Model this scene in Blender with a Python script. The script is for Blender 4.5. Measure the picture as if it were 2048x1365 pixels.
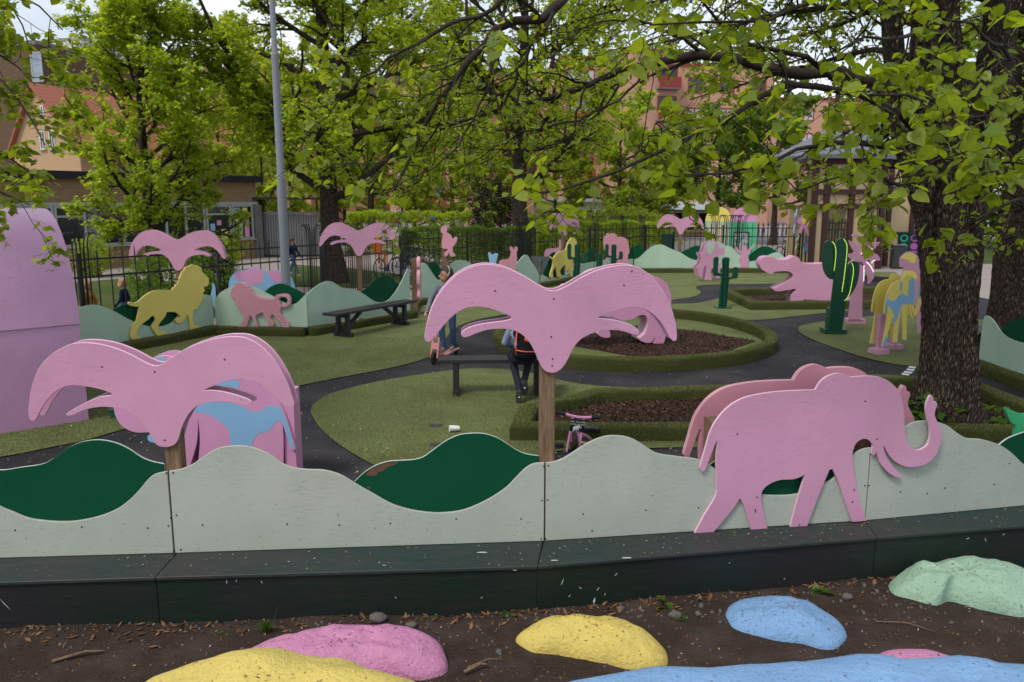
import bpy, bmesh, math, random
import numpy as np
from mathutils import Vector, Matrix, noise as mnoise
for _o in list(bpy.data.objects): bpy.data.objects.remove(_o)
S = bpy.context.scene
COL = S.collection
R = math.radians
# ------------------------------------------------------------------ camera
CAM_H, PITCH, LENS = 2.6, R(10.06), 28.0
cd = bpy.data.cameras.new('camera'); cd.lens = LENS; cd.sensor_width = 36.0
cd.clip_start = .05; cd.clip_end = 2000
cd.dof.use_dof = True; cd.dof.focus_distance = 6.0; cd.dof.aperture_fstop = 3.2
cam = bpy.data.objects.new('camera', cd); COL.objects.link(cam)
cam.location = (0, 0, CAM_H); cam.rotation_euler = (math.pi/2 - PITCH, 0, 0)
S.camera = cam
# ------------------------------------------------------------------ sky + sun
SUN_EL, SUN_AZ = R(54), R(220)       # azimuth measured from +Y, clockwise seen from above
w = bpy.data.worlds.new('World'); S.world = w; w.use_nodes = True
nt = w.node_tree; nt.nodes.clear()
out = nt.nodes.new('ShaderNodeOutputWorld'); bg = nt.nodes.new('ShaderNodeBackground')
sky = nt.nodes.new('ShaderNodeTexSky'); sky.sky_type = 'NISHITA'; sky.sun_disc = False
sky.sun_elevation = SUN_EL; sky.sun_rotation = SUN_AZ
sky.air_density = 1.2; sky.dust_density = 2.5; sky.ozone_density = 1.0
tc = nt.nodes.new('ShaderNodeTexCoord'); mp = nt.nodes.new('ShaderNodeMapping')
mp.inputs['Scale'].default_value = (1, 1, 2.2)
nz = nt.nodes.new('ShaderNodeTexNoise'); nz.inputs['Scale'].default_value = 2.3; nz.inputs['Detail'].default_value = 7
nz.inputs['Roughness'].default_value = .55
rp = nt.nodes.new('ShaderNodeValToRGB'); rp.color_ramp.elements[0].position = .30; rp.color_ramp.elements[1].position = .62
mx = nt.nodes.new('ShaderNodeMix'); mx.data_type = 'RGBA'
mx.inputs[7].default_value = (9.0, 9.5, 10.6, 1)      # thin high cloud, in the sky texture's own units
nt.links.new(tc.outputs['Generated'], mp.inputs[0]); nt.links.new(mp.outputs[0], nz.inputs['Vector'])
nt.links.new(nz.outputs[0], rp.inputs[0]); nt.links.new(rp.outputs[0], mx.inputs[0])
nt.links.new(sky.outputs[0], mx.inputs[6]); nt.links.new(mx.outputs[2], bg.inputs[0])
bg.inputs[1].default_value = 0.088
nt.links.new(bg.outputs[0], out.inputs[0])
sl = bpy.data.lights.new('sun', 'SUN'); sl.energy = 1.5; sl.angle = R(14); sl.color = (1, .95, .87)
sun = bpy.data.objects.new('sun', sl); COL.objects.link(sun)
_sd = Vector((math.sin(SUN_AZ)*math.cos(SUN_EL), math.cos(SUN_AZ)*math.cos(SUN_EL), math.sin(SUN_EL)))
sun.rotation_euler = (-_sd).to_track_quat('-Z', 'Y').to_euler(); sun.location = _sd*60
vs = S.view_settings; vs.view_transform = 'Standard'; vs.look = 'None'; vs.gamma = 1; vs.exposure = 0.5
vs.use_curve_mapping = False
S.render.engine = 'CYCLES'
S.cycles.use_denoising = True
try: S.cycles.denoiser = 'OPENIMAGEDENOISE'
except Exception: pass
S.cycles.max_bounces = 6; S.cycles.diffuse_bounces = 3; S.cycles.transmission_bounces = 4; S.cycles.transparent_max_bounces = 4
S.cycles.caustics_reflective = False; S.cycles.caustics_refractive = False
random.seed(7); RNG = np.random.default_rng(11)

# ------------------------------------------------------------------ helpers
FPX = LENS/36*2048
def ray(u, v):
    x = (u-1024)/FPX; y = -(v-682.5)/FPX
    return Vector((x, math.cos(PITCH)+y*math.sin(PITCH), -math.sin(PITCH)+y*math.cos(PITCH)))
def G(u, v, z=0.0):
    d = ray(u, v); t = (z-CAM_H)/d.z
    return Vector((d.x*t, d.y*t, z))
def D(u, v, Y):
    d = ray(u, v); t = Y/d.y
    return Vector((d.x*t, Y, CAM_H+d.z*t))
def Zm(x0, y0, wdt, pts):
    """picture coordinates of points read off an enlarged view of the reference"""
    s = wdt/2048
    return [(x0+p[0]*s, y0+p[1]*s) + tuple(p[2:]) for p in pts]
class Pl:
    """a vertical plane a board stands in: through a and b (ground points)"""
    def __init__(s, a, b):
        s.p = Vector((a[0], a[1], 0)); s.d = Vector((b[0]-a[0], b[1]-a[1], 0)).normalized()
        s.n = Vector((-s.d.y, s.d.x, 0))
        if s.n.dot(s.p+s.d*(Vector((b[0]-a[0], b[1]-a[1], 0)).length/2)) < 0: s.n = -s.n            # n points away from the camera
    def at(s, u, v):
        r = ray(u, v); o = Vector((0, 0, CAM_H)); t = (s.p-o).dot(s.n)/r.dot(s.n)
        return o+r*t
def facing(g, ang=0):
    """plane through ground point g whose left-right axis is turned by ang degrees"""
    return Pl(g, (g[0]+math.cos(R(ang)), g[1]+math.sin(R(ang))))
def spline(pts, n=4, closed=True):
    """smooth curve through points; a third element 1 marks a corner"""
    N = len(pts); out = []
    def P(i): return Vector(pts[i % N][:2]) if closed else Vector(pts[max(0, min(N-1, i))][:2])
    def cor(i): return len(pts[i % N]) > 2 and pts[i % N][2] if closed else (i <= 0 or i >= N-1 or (len(pts[i]) > 2 and pts[i][2]))
    for i in range(N if closed else N-1):
        p1, p2 = P(i), P(i+1)
        m1 = (p2-P(i-1))*.5 if not cor(i) else (p2-p1)*.5
        m2 = (P(i+2)-p1)*.5 if not cor(i+1) else (p2-p1)*.5
        L = (p2-p1).length
        for m in (m1, m2):
            if m.length > L*1.2: m *= L*1.2/m.length
        for k in range(n):
            t = k/n; t2 = t*t; t3 = t2*t
            out.append(p1*(2*t3-3*t2+1)+m1*(t3-2*t2+t)+p2*(-2*t3+3*t2)+m2*(t3-t2))
    if not closed: out.append(P(N-1))
    return out
def link(o, parent=None):
    COL.objects.link(o)
    if parent: o.parent = parent
    return o
def tag(o, label=None, cat=None, group=None, kind=None):
    if label: o['label'] = label
    if cat: o['category'] = cat
    if group: o['group'] = group
    if kind: o['kind'] = kind
    return o
def thing(name, label, cat, loc=(0, 0, 0), group=None, rz=0):
    o = bpy.data.objects.new(name, None); o.empty_display_size = .2; link(o)
    o.location = loc; o.rotation_euler = (0, 0, rz)
    return tag(o, label, cat, group)
def root_of(o):
    while o.parent: o = o.parent
    return o
class MB:
    def __init__(s): s.v = []; s.f = []; s.m = []
    def add(s, vs, fs, m=0):
        b = len(s.v); s.v += [tuple(x) for x in vs]
        s.f += [[i+b for i in f] for f in fs]; s.m += [m]*len(fs); return s
    def box(s, c, d, rz=0, m=0, axes=None):
        c = Vector(c)
        if axes is None: axes = (Vector((math.cos(rz), math.sin(rz), 0)), Vector((-math.sin(rz), math.cos(rz), 0)), Vector((0, 0, 1)))
        vs = [c+axes[0]*(i*d[0]/2)+axes[1]*(j*d[1]/2)+axes[2]*(k*d[2]/2) for i in (-1, 1) for j in (-1, 1) for k in (-1, 1)]
        return s.add(vs, [(0, 1, 3, 2), (4, 6, 7, 5), (0, 4, 5, 1), (2, 3, 7, 6), (0, 2, 6, 4), (1, 5, 7, 3)], m)
    def bar(s, a, b, w, h, m=0, up=(0, 0, 1)):
        a, b = Vector(a), Vector(b); d = (b-a).normalized(); up = Vector(up)
        if abs(d.dot(up)) > .98: up = Vector((1, 0, 0))
        x = d.cross(up).normalized(); y = x.cross(d).normalized()
        return s.box((a+b)/2, ((b-a).length, w, h), m=m, axes=(d, x, y))
    def tube(s, pts, rad, k=8, m=0, caps=True):
        pts = [Vector(p) for p in pts]; n = len(pts)
        if not hasattr(rad, '__len__'): rad = [rad]*n
        vs = []; t = (pts[1]-pts[0]).normalized()
        u = t.orthogonal().normalized()
        for i, p in enumerate(pts):
            t = (pts[min(i+1, n-1)]-pts[max(i-1, 0)]).normalized()
            u = (u-t*u.dot(t)).normalized(); q = t.cross(u)
            vs += [p+(u*math.cos(2*math.pi*j/k)+q*math.sin(2*math.pi*j/k))*rad[i] for j in range(k)]
        fs = [(i*k+j, i*k+(j+1) % k, (i+1)*k+(j+1) % k, (i+1)*k+j) for i in range(n-1) for j in range(k)]
        if caps: fs += [tuple(range(k-1, -1, -1)), tuple((n-1)*k+j for j in range(k))]
        return s.add(vs, fs, m)
    def ell(s, c, r, nu=14, nv=9, m=0, rot=None):
        vs = []; c = Vector(c)
        if not hasattr(r, '__len__'): r = (r, r, r)
        for i in range(nv+1):
            a = math.pi*i/nv
            for j in range(nu):
                b = 2*math.pi*j/nu
                q = Vector((r[0]*math.sin(a)*math.cos(b), r[1]*math.sin(a)*math.sin(b), r[2]*math.cos(a)))
                vs.append(c+(rot @ q if rot else q))
        fs = [(i*nu+j, (i+1)*nu+j, (i+1)*nu+(j+1) % nu, i*nu+(j+1) % nu) for i in range(nv) for j in range(nu)]
        return s.add(vs, fs, m)
    def prism(s, front, off, m=0, me=None):
        """polygon (list of 3-D points) extruded by vector off; me = material slot of the cut edge"""
        n = len(front); off = Vector(off); b = len(s.v)
        s.v += [tuple(p) for p in front]+[tuple(Vector(p)+off) for p in front]
        s.f += [[b+i for i in range(n)], [b+n+i for i in range(n-1, -1, -1)]]; s.m += [m, m]
        for i in range(n):
            j = (i+1) % n
            s.f.append([b+j, b+i, b+n+i, b+n+j]); s.m.append(m if me is None else me)
        return s
    def torus(s, c, ax, R_, r, nu=24, nv=8, m=0):
        ax = Vector(ax).normalized(); u = ax.orthogonal().normalized(); q = ax.cross(u); c = Vector(c); vs = []
        for i in range(nu):
            a = 2*math.pi*i/nu; e = u*math.cos(a)+q*math.sin(a)
            for j in range(nv):
                b = 2*math.pi*j/nv; vs.append(c+e*(R_+r*math.cos(b))+ax*r*math.sin(b))
        fs = [(i*nv+j, ((i+1) % nu)*nv+j, ((i+1) % nu)*nv+(j+1) % nv, i*nv+(j+1) % nv) for i in range(nu) for j in range(nv)]
        return s.add(vs, fs, m)
    def mesh(s, name, off=None):
        me = bpy.data.meshes.new(name)
        v = s.v if off is None else [(x[0]-off[0], x[1]-off[1], x[2]-off[2]) for x in s.v]
        me.from_pydata(v, [], s.f); me.polygons.foreach_set('material_index', s.m); return me
    def build(s, name, mats, parent=None, smooth=False, local=False, fix=True, bev=0):
        off = None if (local or not parent) else root_of(parent).location
        me = s.mesh(name, off)
        if not isinstance(mats, (list, tuple)): mats = [mats]
        for m in mats: me.materials.append(m)
        if fix:
            bm = bmesh.new(); bm.from_mesh(me); bmesh.ops.recalc_face_normals(bm, faces=bm.faces); bm.to_mesh(me); bm.free()
        if smooth:
            me.polygons.foreach_set('use_smooth', [True]*len(me.polygons))
            if smooth == 'auto':
                try: me.set_sharp_from_angle(angle=R(40))
                except Exception: pass
        me.update()
        o = link(bpy.data.objects.new(name, me), parent)
        if bev:
            b = o.modifiers.new('edge', 'BEVEL'); b.width = bev; b.segments = 1; b.limit_method = 'ANGLE'; b.angle_limit = R(50)
        return o
def clone(o, parent=None, loc=None, rot=None, scale=None):
    c = o.copy(); link(c, parent)
    if loc is not None: c.location = loc
    if rot is not None: c.rotation_euler = rot
    if scale is not None: c.scale = scale
    return c
def clone_tree(o, loc, rz=None):
    r = clone(o, None, loc)
    if rz is not None: r.rotation_euler = (0, 0, rz)
    for ch in list(o.children):
        c = clone(ch, r)
        for g in list(ch.children): clone(g, c)
    return r

# ------------------------------------------------------------------ materials
class NT:
    def __init__(s, name):
        s.m = bpy.data.materials.new(name); s.m.use_nodes = True; s.t = s.m.node_tree; s.t.nodes.clear()
        s.o = s.n('ShaderNodeOutputMaterial')
    def n(s, typ, **kw):
        x = s.t.nodes.new(typ)
        for k, v in kw.items():
            if k[0] == 'i' and k[1:].isdigit(): x.inputs[int(k[1:])].default_value = v
            else: setattr(x, k, v)
        return x
    def l(s, a, b): s.t.links.new(a, b)
    def noise(s, vec, scale, detail=4, rough=.55, scl=None):
        if scl is not None:
            mpn = s.n('ShaderNodeMapping'); mpn.inputs['Scale'].default_value = scl; s.l(vec, mpn.inputs[0]); vec = mpn.outputs[0]
        x = s.n('ShaderNodeTexNoise'); x.inputs['Scale'].default_value = scale; x.inputs['Detail'].default_value = detail
        x.inputs['Roughness'].default_value = rough; s.l(vec, x.inputs['Vector']); return x.outputs[0]
    def ramp(s, fac, a, b, ca=(0, 0, 0, 1), cb=(1, 1, 1, 1)):
        x = s.n('ShaderNodeValToRGB'); e = x.color_ramp.elements
        e[0].position = a; e[1].position = b; e[0].color = ca; e[1].color = cb; s.l(fac, x.inputs[0]); return x.outputs[0]
    def mix(s, fac, a, b, mode='MIX'):
        x = s.n('ShaderNodeMix', data_type='RGBA', blend_type=mode)
        for sock, val in ((x.inputs[0], fac), (x.inputs[6], a), (x.inputs[7], b)):
            if isinstance(val, (int, float)): sock.default_value = val
            elif isinstance(val, (tuple, list)): sock.default_value = tuple(val)+((1,) if len(val) == 3 else ())
            else: s.l(val, sock)
        return x.outputs[2]
    def mul(s, a, b):
        x = s.n('ShaderNodeMath', operation='MULTIPLY')
        for i, val in enumerate((a, b)):
            if isinstance(val, (int, float)): x.inputs[i].default_value = val
            else: s.l(val, x.inputs[i])
        return x.outputs[0]
    def bsdf(s, col, rough=.6, spec=.3, bump=None, bstr=.3, bdist=.01, **kw):
        b = s.n('ShaderNodeBsdfPrincipled')
        for k, val in (('Base Color', col), ('Roughness', rough)):
            if isinstance(val, (int, float)): b.inputs[k].default_value = val
            elif isinstance(val, (tuple, list)): b.inputs[k].default_value = tuple(val)+((1,) if len(val) == 3 else ())
            else: s.l(val, b.inputs[k])
        b.inputs['Specular IOR Level'].default_value = spec
        for k, val in kw.items(): b.inputs[k.replace('_', ' ')].default_value = val
        if bump is not None:
            bn = s.n('ShaderNodeBump'); bn.inputs['Strength'].default_value = bstr; bn.inputs['Distance'].default_value = bdist
            s.l(bump, bn.inputs['Height']); s.l(bn.outputs[0], b.inputs['Normal'])
        s.l(b.outputs[0], s.o.inputs[0]); return b
    def obj(s): return s.n('ShaderNodeTexCoord').outputs['Object']
    def pos(s): return s.n('ShaderNodeNewGeometry').outputs['Position']
def dk(c, k): return tuple(x*k for x in c)
def plain(name, col, rough=.6, var=.12, scale=6, bump=.0, bscale=60, spec=.3, **kw):
    n = NT(name); v = n.obj()
    c = n.mix(n.noise(v, scale), dk(col, 1-var), dk(col, 1+var))
    n.bsdf(c, rough, spec, n.noise(v, bscale, 3) if bump else None, bump, .01, **kw); return n.m
def painted(name, col, dirt=.35, dirtc=(.10, .075, .055), rough=.5, grain=1.0, spec=.35):
    """brush-painted plywood: faint horizontal grain, grime streaks, specks and small chips"""
    n = NT(name); v = n.obj()
    big = n.noise(v, 1.6, 3)
    c = n.mix(n.ramp(big, .35, .7), dk(col, .93), dk(col, 1.05))
    gr = n.noise(v, 9, 6, .65, (1.2, 1.2, 22))
    c = n.mix(n.mul(n.ramp(gr, .42, .72), .16*grain), c, dk(col, .76))
    patch = n.ramp(n.noise(v, 1.1, 5, .6), .43, .65)
    st = n.ramp(n.noise(v, 14, 8, .75, (1, 1, 7)), .53, .68)
    c = n.mix(n.mul(n.mul(st, patch), dirt), c, dirtc)
    sp = n.ramp(n.noise(v, 55, 2, .5), .70, .76)
    c = n.mix(n.mul(sp, dirt*.8), c, dk(dirtc, .7))
    c = n.mix(n.mul(n.ramp(n.noise(v, .9, 6, .7), .55, .8), dirt*.55), c, dk(col, .62))
    n.bsdf(c, rough, spec, gr, .18, .004); return n.m
# ------------------------------------------------------------------ shared materials
PINKC, SALMC, MINTC, DKGC, YELC, BLUC = (.60, .30, .44), (.60, .27, .34), (.44, .53, .46), (.001, .088, .040), (.72, .60, .15), (.25, .46, .72)
m_pink = painted('pink painted plywood', PINKC, .5)
m_pink2 = painted('bright pink painted plywood', (.66, .31, .50), .25)
m_salm = painted('salmon pink painted plywood', SALMC, .3)
m_pinkedge = painted('pale pink plywood edge', (.76, .50, .62), .3)  # paler than the face paint: sky light on the edges put into the colour
m_salmedge = painted('pale salmon plywood edge', (.72, .36, .43), .3)  # salmon lightened for the cut edges, skylight painted in
m_mint = painted('weathered mint plywood', (.41, .45, .385), .85, (.075, .085, .075), .6, 1.3, .2)
m_mint2 = painted('mint plywood', (.42, .57, .44), .4, (.10, .13, .10), .55, 1.0)
m_mintedge = plain('worn pale plywood edge', (.40, .37, .31), .7, .3, 30)
m_dgreen = painted('deep green plywood', (.001, .066, .029), .5, (.012, .05, .03), .6, .8, .15)
m_dgedge = plain('white chipped green edge', (.55, .60, .55), .6, .3, 20)
m_yel = painted('yellow painted plywood', (.80, .66, .16), .15, rough=.6)
m_yeledge = painted('yellow plywood edge', (.75, .60, .17), .2)
m_blu = painted('sky blue paint', (.25, .47, .70), .25)
m_bgreen = painted('bright green plywood', (.05, .42, .17), .2)
m_black = plain('black iron paint', (.012, .012, .013), .45, .2, 20, spec=.4)
m_dwood = NT('blackened bench timber')
_v = m_dwood.obj(); _g = m_dwood.noise(_v, 8, 6, .65, (2, 14, 14))
m_dwood.bsdf(m_dwood.mix(_g, (.010, .009, .011), (.045, .040, .045)), .55, .35, _g, .35, .006); m_dwood = m_dwood.m
def timber(name, a, b, sc=(16, 16, 1.4)):
    n = NT(name); v = n.obj(); g = n.noise(v, 5, 6, .6, sc); k = n.noise(v, 2.2, 3)
    c = n.mix(n.ramp(g, .3, .72), a, b); c = n.mix(n.mul(n.ramp(k, .5, .75), .45), c, dk(a, .5))
    n.bsdf(c, .75, .2, g, .3, .004); return n.m
m_post = timber('weathered pressure treated post', (.115, .070, .042), (.26, .175, .105))
m_steel = plain('galvanised steel', (.20, .205, .215), .45, .15, 14)
m_steel.node_tree.nodes['Principled BSDF'].inputs['Metallic'].default_value = .6
m_rubber = plain('black rubber', (.018, .018, .02), .7, .2, 12)
m_screw = plain('dark screw heads', (.02, .018, .016), .6)
m_white = plain('white paint', (.72, .72, .72), .6, .05)
def m_solid(name, col, **kw): return plain(name, col, **kw)

def turfmat(name, a, b):
    n = NT(name); v = n.pos()
    f = n.noise(v, 260, 2, .6); m_ = n.noise(v, 46, 4, .7); l = n.noise(v, 1.3, 5, .6)
    c = n.mix(n.ramp(m_, .3, .75), a, b)
    c = n.mix(n.mul(n.ramp(f, .35, .7), .5), c, dk(a, .55))
    c = n.mix(n.mul(n.ramp(l, .42, .7), .5), c, (.085, .062, .028))
    ml = n.n('ShaderNodeMath', operation='ADD'); n.l(f, ml.inputs[0]); n.l(m_, ml.inputs[1])
    n.bsdf(c, .85, .15, ml.outputs[0], .55, .02); return n.m
m_turf = turfmat('olive artificial turf', (.120, .155, .048), (.215, .240, .100))
m_kerb = turfmat('turf covered kerb', (.036, .046, .010), (.085, .095, .026))
n = NT('dark rubber asphalt'); v = n.pos(); f = n.noise(v, 190, 3, .7); l = n.noise(v, 1.1, 5)
c = n.mix(n.ramp(f, .35, .75), (.012, .0115, .0145), (.037, .034, .042)); c = n.mix(n.mul(n.ramp(l, .42, .68), .7), c, (.055, .049, .050)); c = n.mix(n.mul(n.ramp(n.noise(v, 7, 6, .75), .60, .72), .5), c, (.075, .064, .056))
n.bsdf(c, .8, .2, f, .5, .01); m_asph = n.m
n = NT('park gravel and paving'); v = n.pos(); f = n.noise(v, 60, 4, .7); l = n.noise(v, .35, 4)
c = n.mix(f, (.20, .175, .16), (.34, .305, .29)); c = n.mix(n.mul(l, .5), c, (.36, .28, .25))
n.bsdf(c, .9, .15, f, .4, .02); m_grav = n.m
n = NT('concrete paving'); v = n.pos(); f = n.noise(v, 30, 4, .7)
br = n.n('ShaderNodeTexBrick'); br.inputs['Scale'].default_value = 1.0; br.inputs['Mortar Size'].default_value = .008
br.inputs['Brick Width'].default_value = .42; br.inputs['Row Height'].default_value = .21
br.inputs['Color1'].default_value = (.30, .27, .26, 1); br.inputs['Color2'].default_value = (.36, .33, .315, 1); br.inputs['Mortar'].default_value = (.17, .15, .14, 1)
n.l(v, br.inputs['Vector']); c = n.mix(n.mul(f, .6), br.outputs[0], (.22, .20, .19)); n.bsdf(c, .9, .15, f, .3, .01); m_pave = n.m
n = NT('mown lawn'); v = n.pos(); f = n.noise(v, 90, 3, .7); l = n.noise(v, .8, 5)
c = n.mix(f, (.028, .060, .010), (.085, .125, .030)); c = n.mix(n.mul(n.ramp(l, .45, .7), .6), c, (.13, .115, .05)); n.bsdf(c, .9, .1, f, .6, .03); m_lawn = n.m
n = NT('bark mulch'); v = n.pos(); vo = n.n('ShaderNodeTexVoronoi'); vo.inputs['Scale'].default_value = 38; n.l(v, vo.inputs['Vector'])
c = n.mix(vo.outputs['Color'], (.018, .010, .007), (.085, .046, .032)); n.bsdf(c, .9, .15, vo.outputs['Distance'], .8, .03); m_mulch = n.m
n = NT('dark garden soil'); v = n.pos(); f = n.noise(v, 42, 6, .75); l = n.noise(v, 3, 5, .65); g2 = n.noise(v, 230, 2)
c = n.mix(f, (.020, .013, .010), (.085, .060, .047)); c = n.mix(n.mul(n.ramp(l, .45, .72), .65), c, (.105, .078, .066))
c = n.mix(n.mul(n.ramp(g2, .66, .75), .5), c, (.25, .20, .16)); n.bsdf(c, .95, .12, f, .9, .03); m_soil = n.m

# ------------------------------------------------------------------ the setting
def sheet(name, poly, z, m, parent=None, kind='structure', sub=4, smooth=True):
    """flat patch of ground given by ground points"""
    mb = MB(); P = [Vector((p[0], p[1], z)) for p in poly]
    mb.add(P, [list(range(len(P)))]); o = mb.build(name, m, parent, fix=False)
    bm = bmesh.new(); bm.from_mesh(o.data)
    for f_ in bm.faces:
        f_.normal_update()
        if f_.normal.z < 0: f_.normal_flip()
    bmesh.ops.triangulate(bm, faces=bm.faces); bm.to_mesh(o.data); bm.free()
    if not parent: tag(o, kind=kind)
    return o
def gp(pts, n=4, closed=True):
    """picture points lying on the ground -> smooth ground outline"""
    W = [tuple(G(p[0], p[1])[:2]) + tuple(p[2:]) for p in pts]
    return spline(W, n, closed)
sheet('ground', [(-500, -60), (500, -60), (500, 900), (-500, 900)], -.05, m_grav)
# playground floor: dark rubber asphalt with turf laid on it
PLAY = [(-9.5, 4.9), (-8.6, 13.2), (-6.8, 15.4), (-2.2, 17.6), (-2.0, 20.2), (1.2, 25.0), (4.5, 29.4), (12.5, 29.6), (12.6, 22), (13.5, 12), (12.5, 4.9), (3.9, 5.45), (2.45, 5.1), (.2, 4.75), (-2.1, 4.6)]
sheet('playground_asphalt', PLAY, 0, m_asph)
T1 = [(-700, 1000, 1), (0, 916), (100, 897), (169, 883), (246, 861), (400, 822), (598, 773), (720, 749), (800, 733), (860, 714), (885, 690), (900, 668), (930, 648), (1000, 632), (1120, 617), (1240, 608), (1344, 601), (1385, 595), (1402, 586), (1392, 577), (1402, 572), (1450, 570), (1555, 568), (1660, 560), (1750, 556), (1800, 553, 1), (1790, 545, 1), (1290, 539, 1), (1090, 568, 1), (850, 600, 1), (815, 640, 1), (610, 668, 1), (420, 664, 1), (180, 712, 1), (-500, 790, 1)]
sheet('turf_west', gp(T1), .012, m_turf)
T2 = [(622, 822), (628, 840), (650, 868), (700, 905), (780, 945), (900, 960), (1010, 940), (1110, 905), (1250, 900), (1400, 897), (1560, 905), (1900, 915), (2200, 935, 1), (2300, 880, 1), (2048, 845), (1965, 800), (1830, 757), (1700, 752), (1500, 778), (1331, 780), (1162, 770), (1050, 745), (960, 738), (880, 745), (760, 764), (665, 788), (630, 808)]
sheet('turf_centre', gp(T2), .012, m_turf)
T3 = [(1150, 640), (1240, 625), (1344, 610), (1395, 607), (1440, 597), (1475, 586), (1560, 579), (1680, 577), (1760, 577), (1790, 590), (1780, 612), (1710, 622), (1644, 628), (1581, 635), (1519, 641), (1456, 640), (1394, 632), (1344, 626), (1250, 630)]
sheet('turf_cactus_island', gp(T3), .012, m_turf)
T4 = [(1597, 662), (1604, 652), (1640, 645), (1700, 638), (1760, 632), (1850, 630), (1960, 640), (2100, 660, 1), (2100, 770, 1), (1980, 748), (1900, 742), (1850, 736), (1790, 730), (1720, 714), (1650, 690), (1612, 674)]
sheet('turf_east', gp(T4), .012, m_turf)
# zebra stripes painted on the path beside the big tree
for k, (a, b, c_, d_) in enumerate([((1819, 733), (1833, 735), (1830, 738), (1816, 736)), ((1815, 738), (1830, 740), (1827, 743), (1812, 741)), ((1809, 743), (1826, 745), (1823, 748), (1806, 746)), ((1805, 747), (1820, 749), (1817, 752), (1802, 750))]):
    o = sheet('path_stripe', [G(*p)[:2] for p in (a, b, c_, d_)], .0045, m_white)
    o['kind'] = 'structure'
# lawns and paths beyond the iron fence
sheet('lawn', [D(u, 500, Y)[:2] for u, Y in ((60, 16.5), (330, 16.5), (520, 20), (545, 23), (250, 27), (30, 24))], -.012, m_lawn)
sheet('lawn', [D(u, 500, Y)[:2] for u, Y in ((590, 24.5), (800, 24), (850, 27), (700, 31), (560, 33))], -.012, m_lawn)
sheet('lawn', [D(u, 500, Y)[:2] for u, Y in ((870, 36), (1290, 33), (1270, 58), (820, 70))], -.012, m_lawn)
sheet('lawn', [D(u, 500, Y)[:2] for u, Y in ((1760, 33), (2100, 30), (2200, 50), (1780, 60))], -.012, m_lawn)
sheet('paved_square', [D(u, 500, Y)[:2] for u, Y in ((1290, 32.5), (1760, 30), (1900, 90), (1260, 90))], -.018, m_pave)
sheet('gravel_yard', [(12.4, 20), (30, 18), (30, 34), (12.0, 32)], -.008, m_grav)
# soil bank in the foreground, rising towards the camera
def bank(x, y):
    t = max(0., min(1., (4.25-y)/2.6)); e = mnoise.noise(Vector((x*1.3, y*1.3, 3)))*.05+mnoise.noise(Vector((x*6, y*6, 1)))*.014+mnoise.noise(Vector((x*17, y*17, 5)))*.006
    return .02+.5*t*t*(1.4-.4*t)+e*(.55+.45*t)
nx, ny = 190, 90; vs_ = []; fs_ = []
for j in range(ny):
    for i in range(nx):
        x = -5.2+10.6*i/(nx-1); y = 1.2+4.1*j/(ny-1); vs_.append((x, y, bank(x, y)))
for j in range(ny-1):
    for i in range(nx-1):
        a = j*nx+i; fs_.append((a, a+1, a+nx+1, a+nx))
mb = MB(); mb.add(vs_, fs_); o = mb.build('soil_bank', m_soil, smooth=True, fix=False); tag(o, kind='structure')
# soil carries on behind the camera so that the bank has no edge
sheet('soil', [(-30, -40), (30, -40), (30, 4.6), (-30, 4.2)], -.022, m_soil)

# ------------------------------------------------------------------ turf covered kerbs
def sweep_kerb(name, pts, wd, ht, label, closed=False, group='turf covered kerbs', seed=0, mm=None, z0=0.0, cat='kerb'):
    pts = [Vector((p[0], p[1], 0)) for p in pts]; N = len(pts)
    prof = [(-.5, 0), (-.5, .8), (-.44, .95), (-.3, 1.0), (0, 1.03), (.3, 1.0), (.44, .95), (.5, .8), (.5, 0)]
    mb = MB(); vs = []; K = len(prof)
    for i, p in enumerate(pts):
        a = pts[(i-1) % N] if (closed or i > 0) else p; b = pts[(i+1) % N] if (closed or i < N-1) else p
        d = (b-a).normalized(); q = Vector((-d.y, d.x, 0))
        d1 = (p-a).normalized() if (p-a).length > 1e-6 else d
        mit = 1/max(.5, d.dot(d1))
        for (s_, h_) in prof:
            e = mnoise.noise(Vector((p.x*2+s_, p.y*2, h_+seed)))*.018+mnoise.noise(Vector((p.x*9+s_*3, p.y*9, h_*3+seed)))*.008
            vs.append(p+q*(s_*wd*mit+e)+Vector((0, 0, z0+h_*ht+(e if h_ > .1 else 0))))
    M_ = N if closed else N-1
    fs = [(i*K+j, ((i+1) % N)*K+j, ((i+1) % N)*K+j+1, i*K+j+1) for i in range(M_) for j in range(K-1)]
    if not closed: fs += [tuple(range(K)), tuple((N-1)*K+j for j in range(K-1, -1, -1))]
    mb.add(vs, fs); o = mb.build(name, mm or m_kerb, smooth=True)
    return tag(o, label, cat, group)
def dense(pts, step=.12, closed=False):
    out = []; N = len(pts)
    for i in range(N if closed else N-1):
        a, b = Vector(pts[i][:2]), Vector(pts[(i+1) % N][:2]); k = max(1, int((b-a).length/step))
        out += [a+(b-a)*(j/k) for j in range(k)]
    if not closed: out.append(Vector(pts[-1][:2]))
    return out
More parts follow.
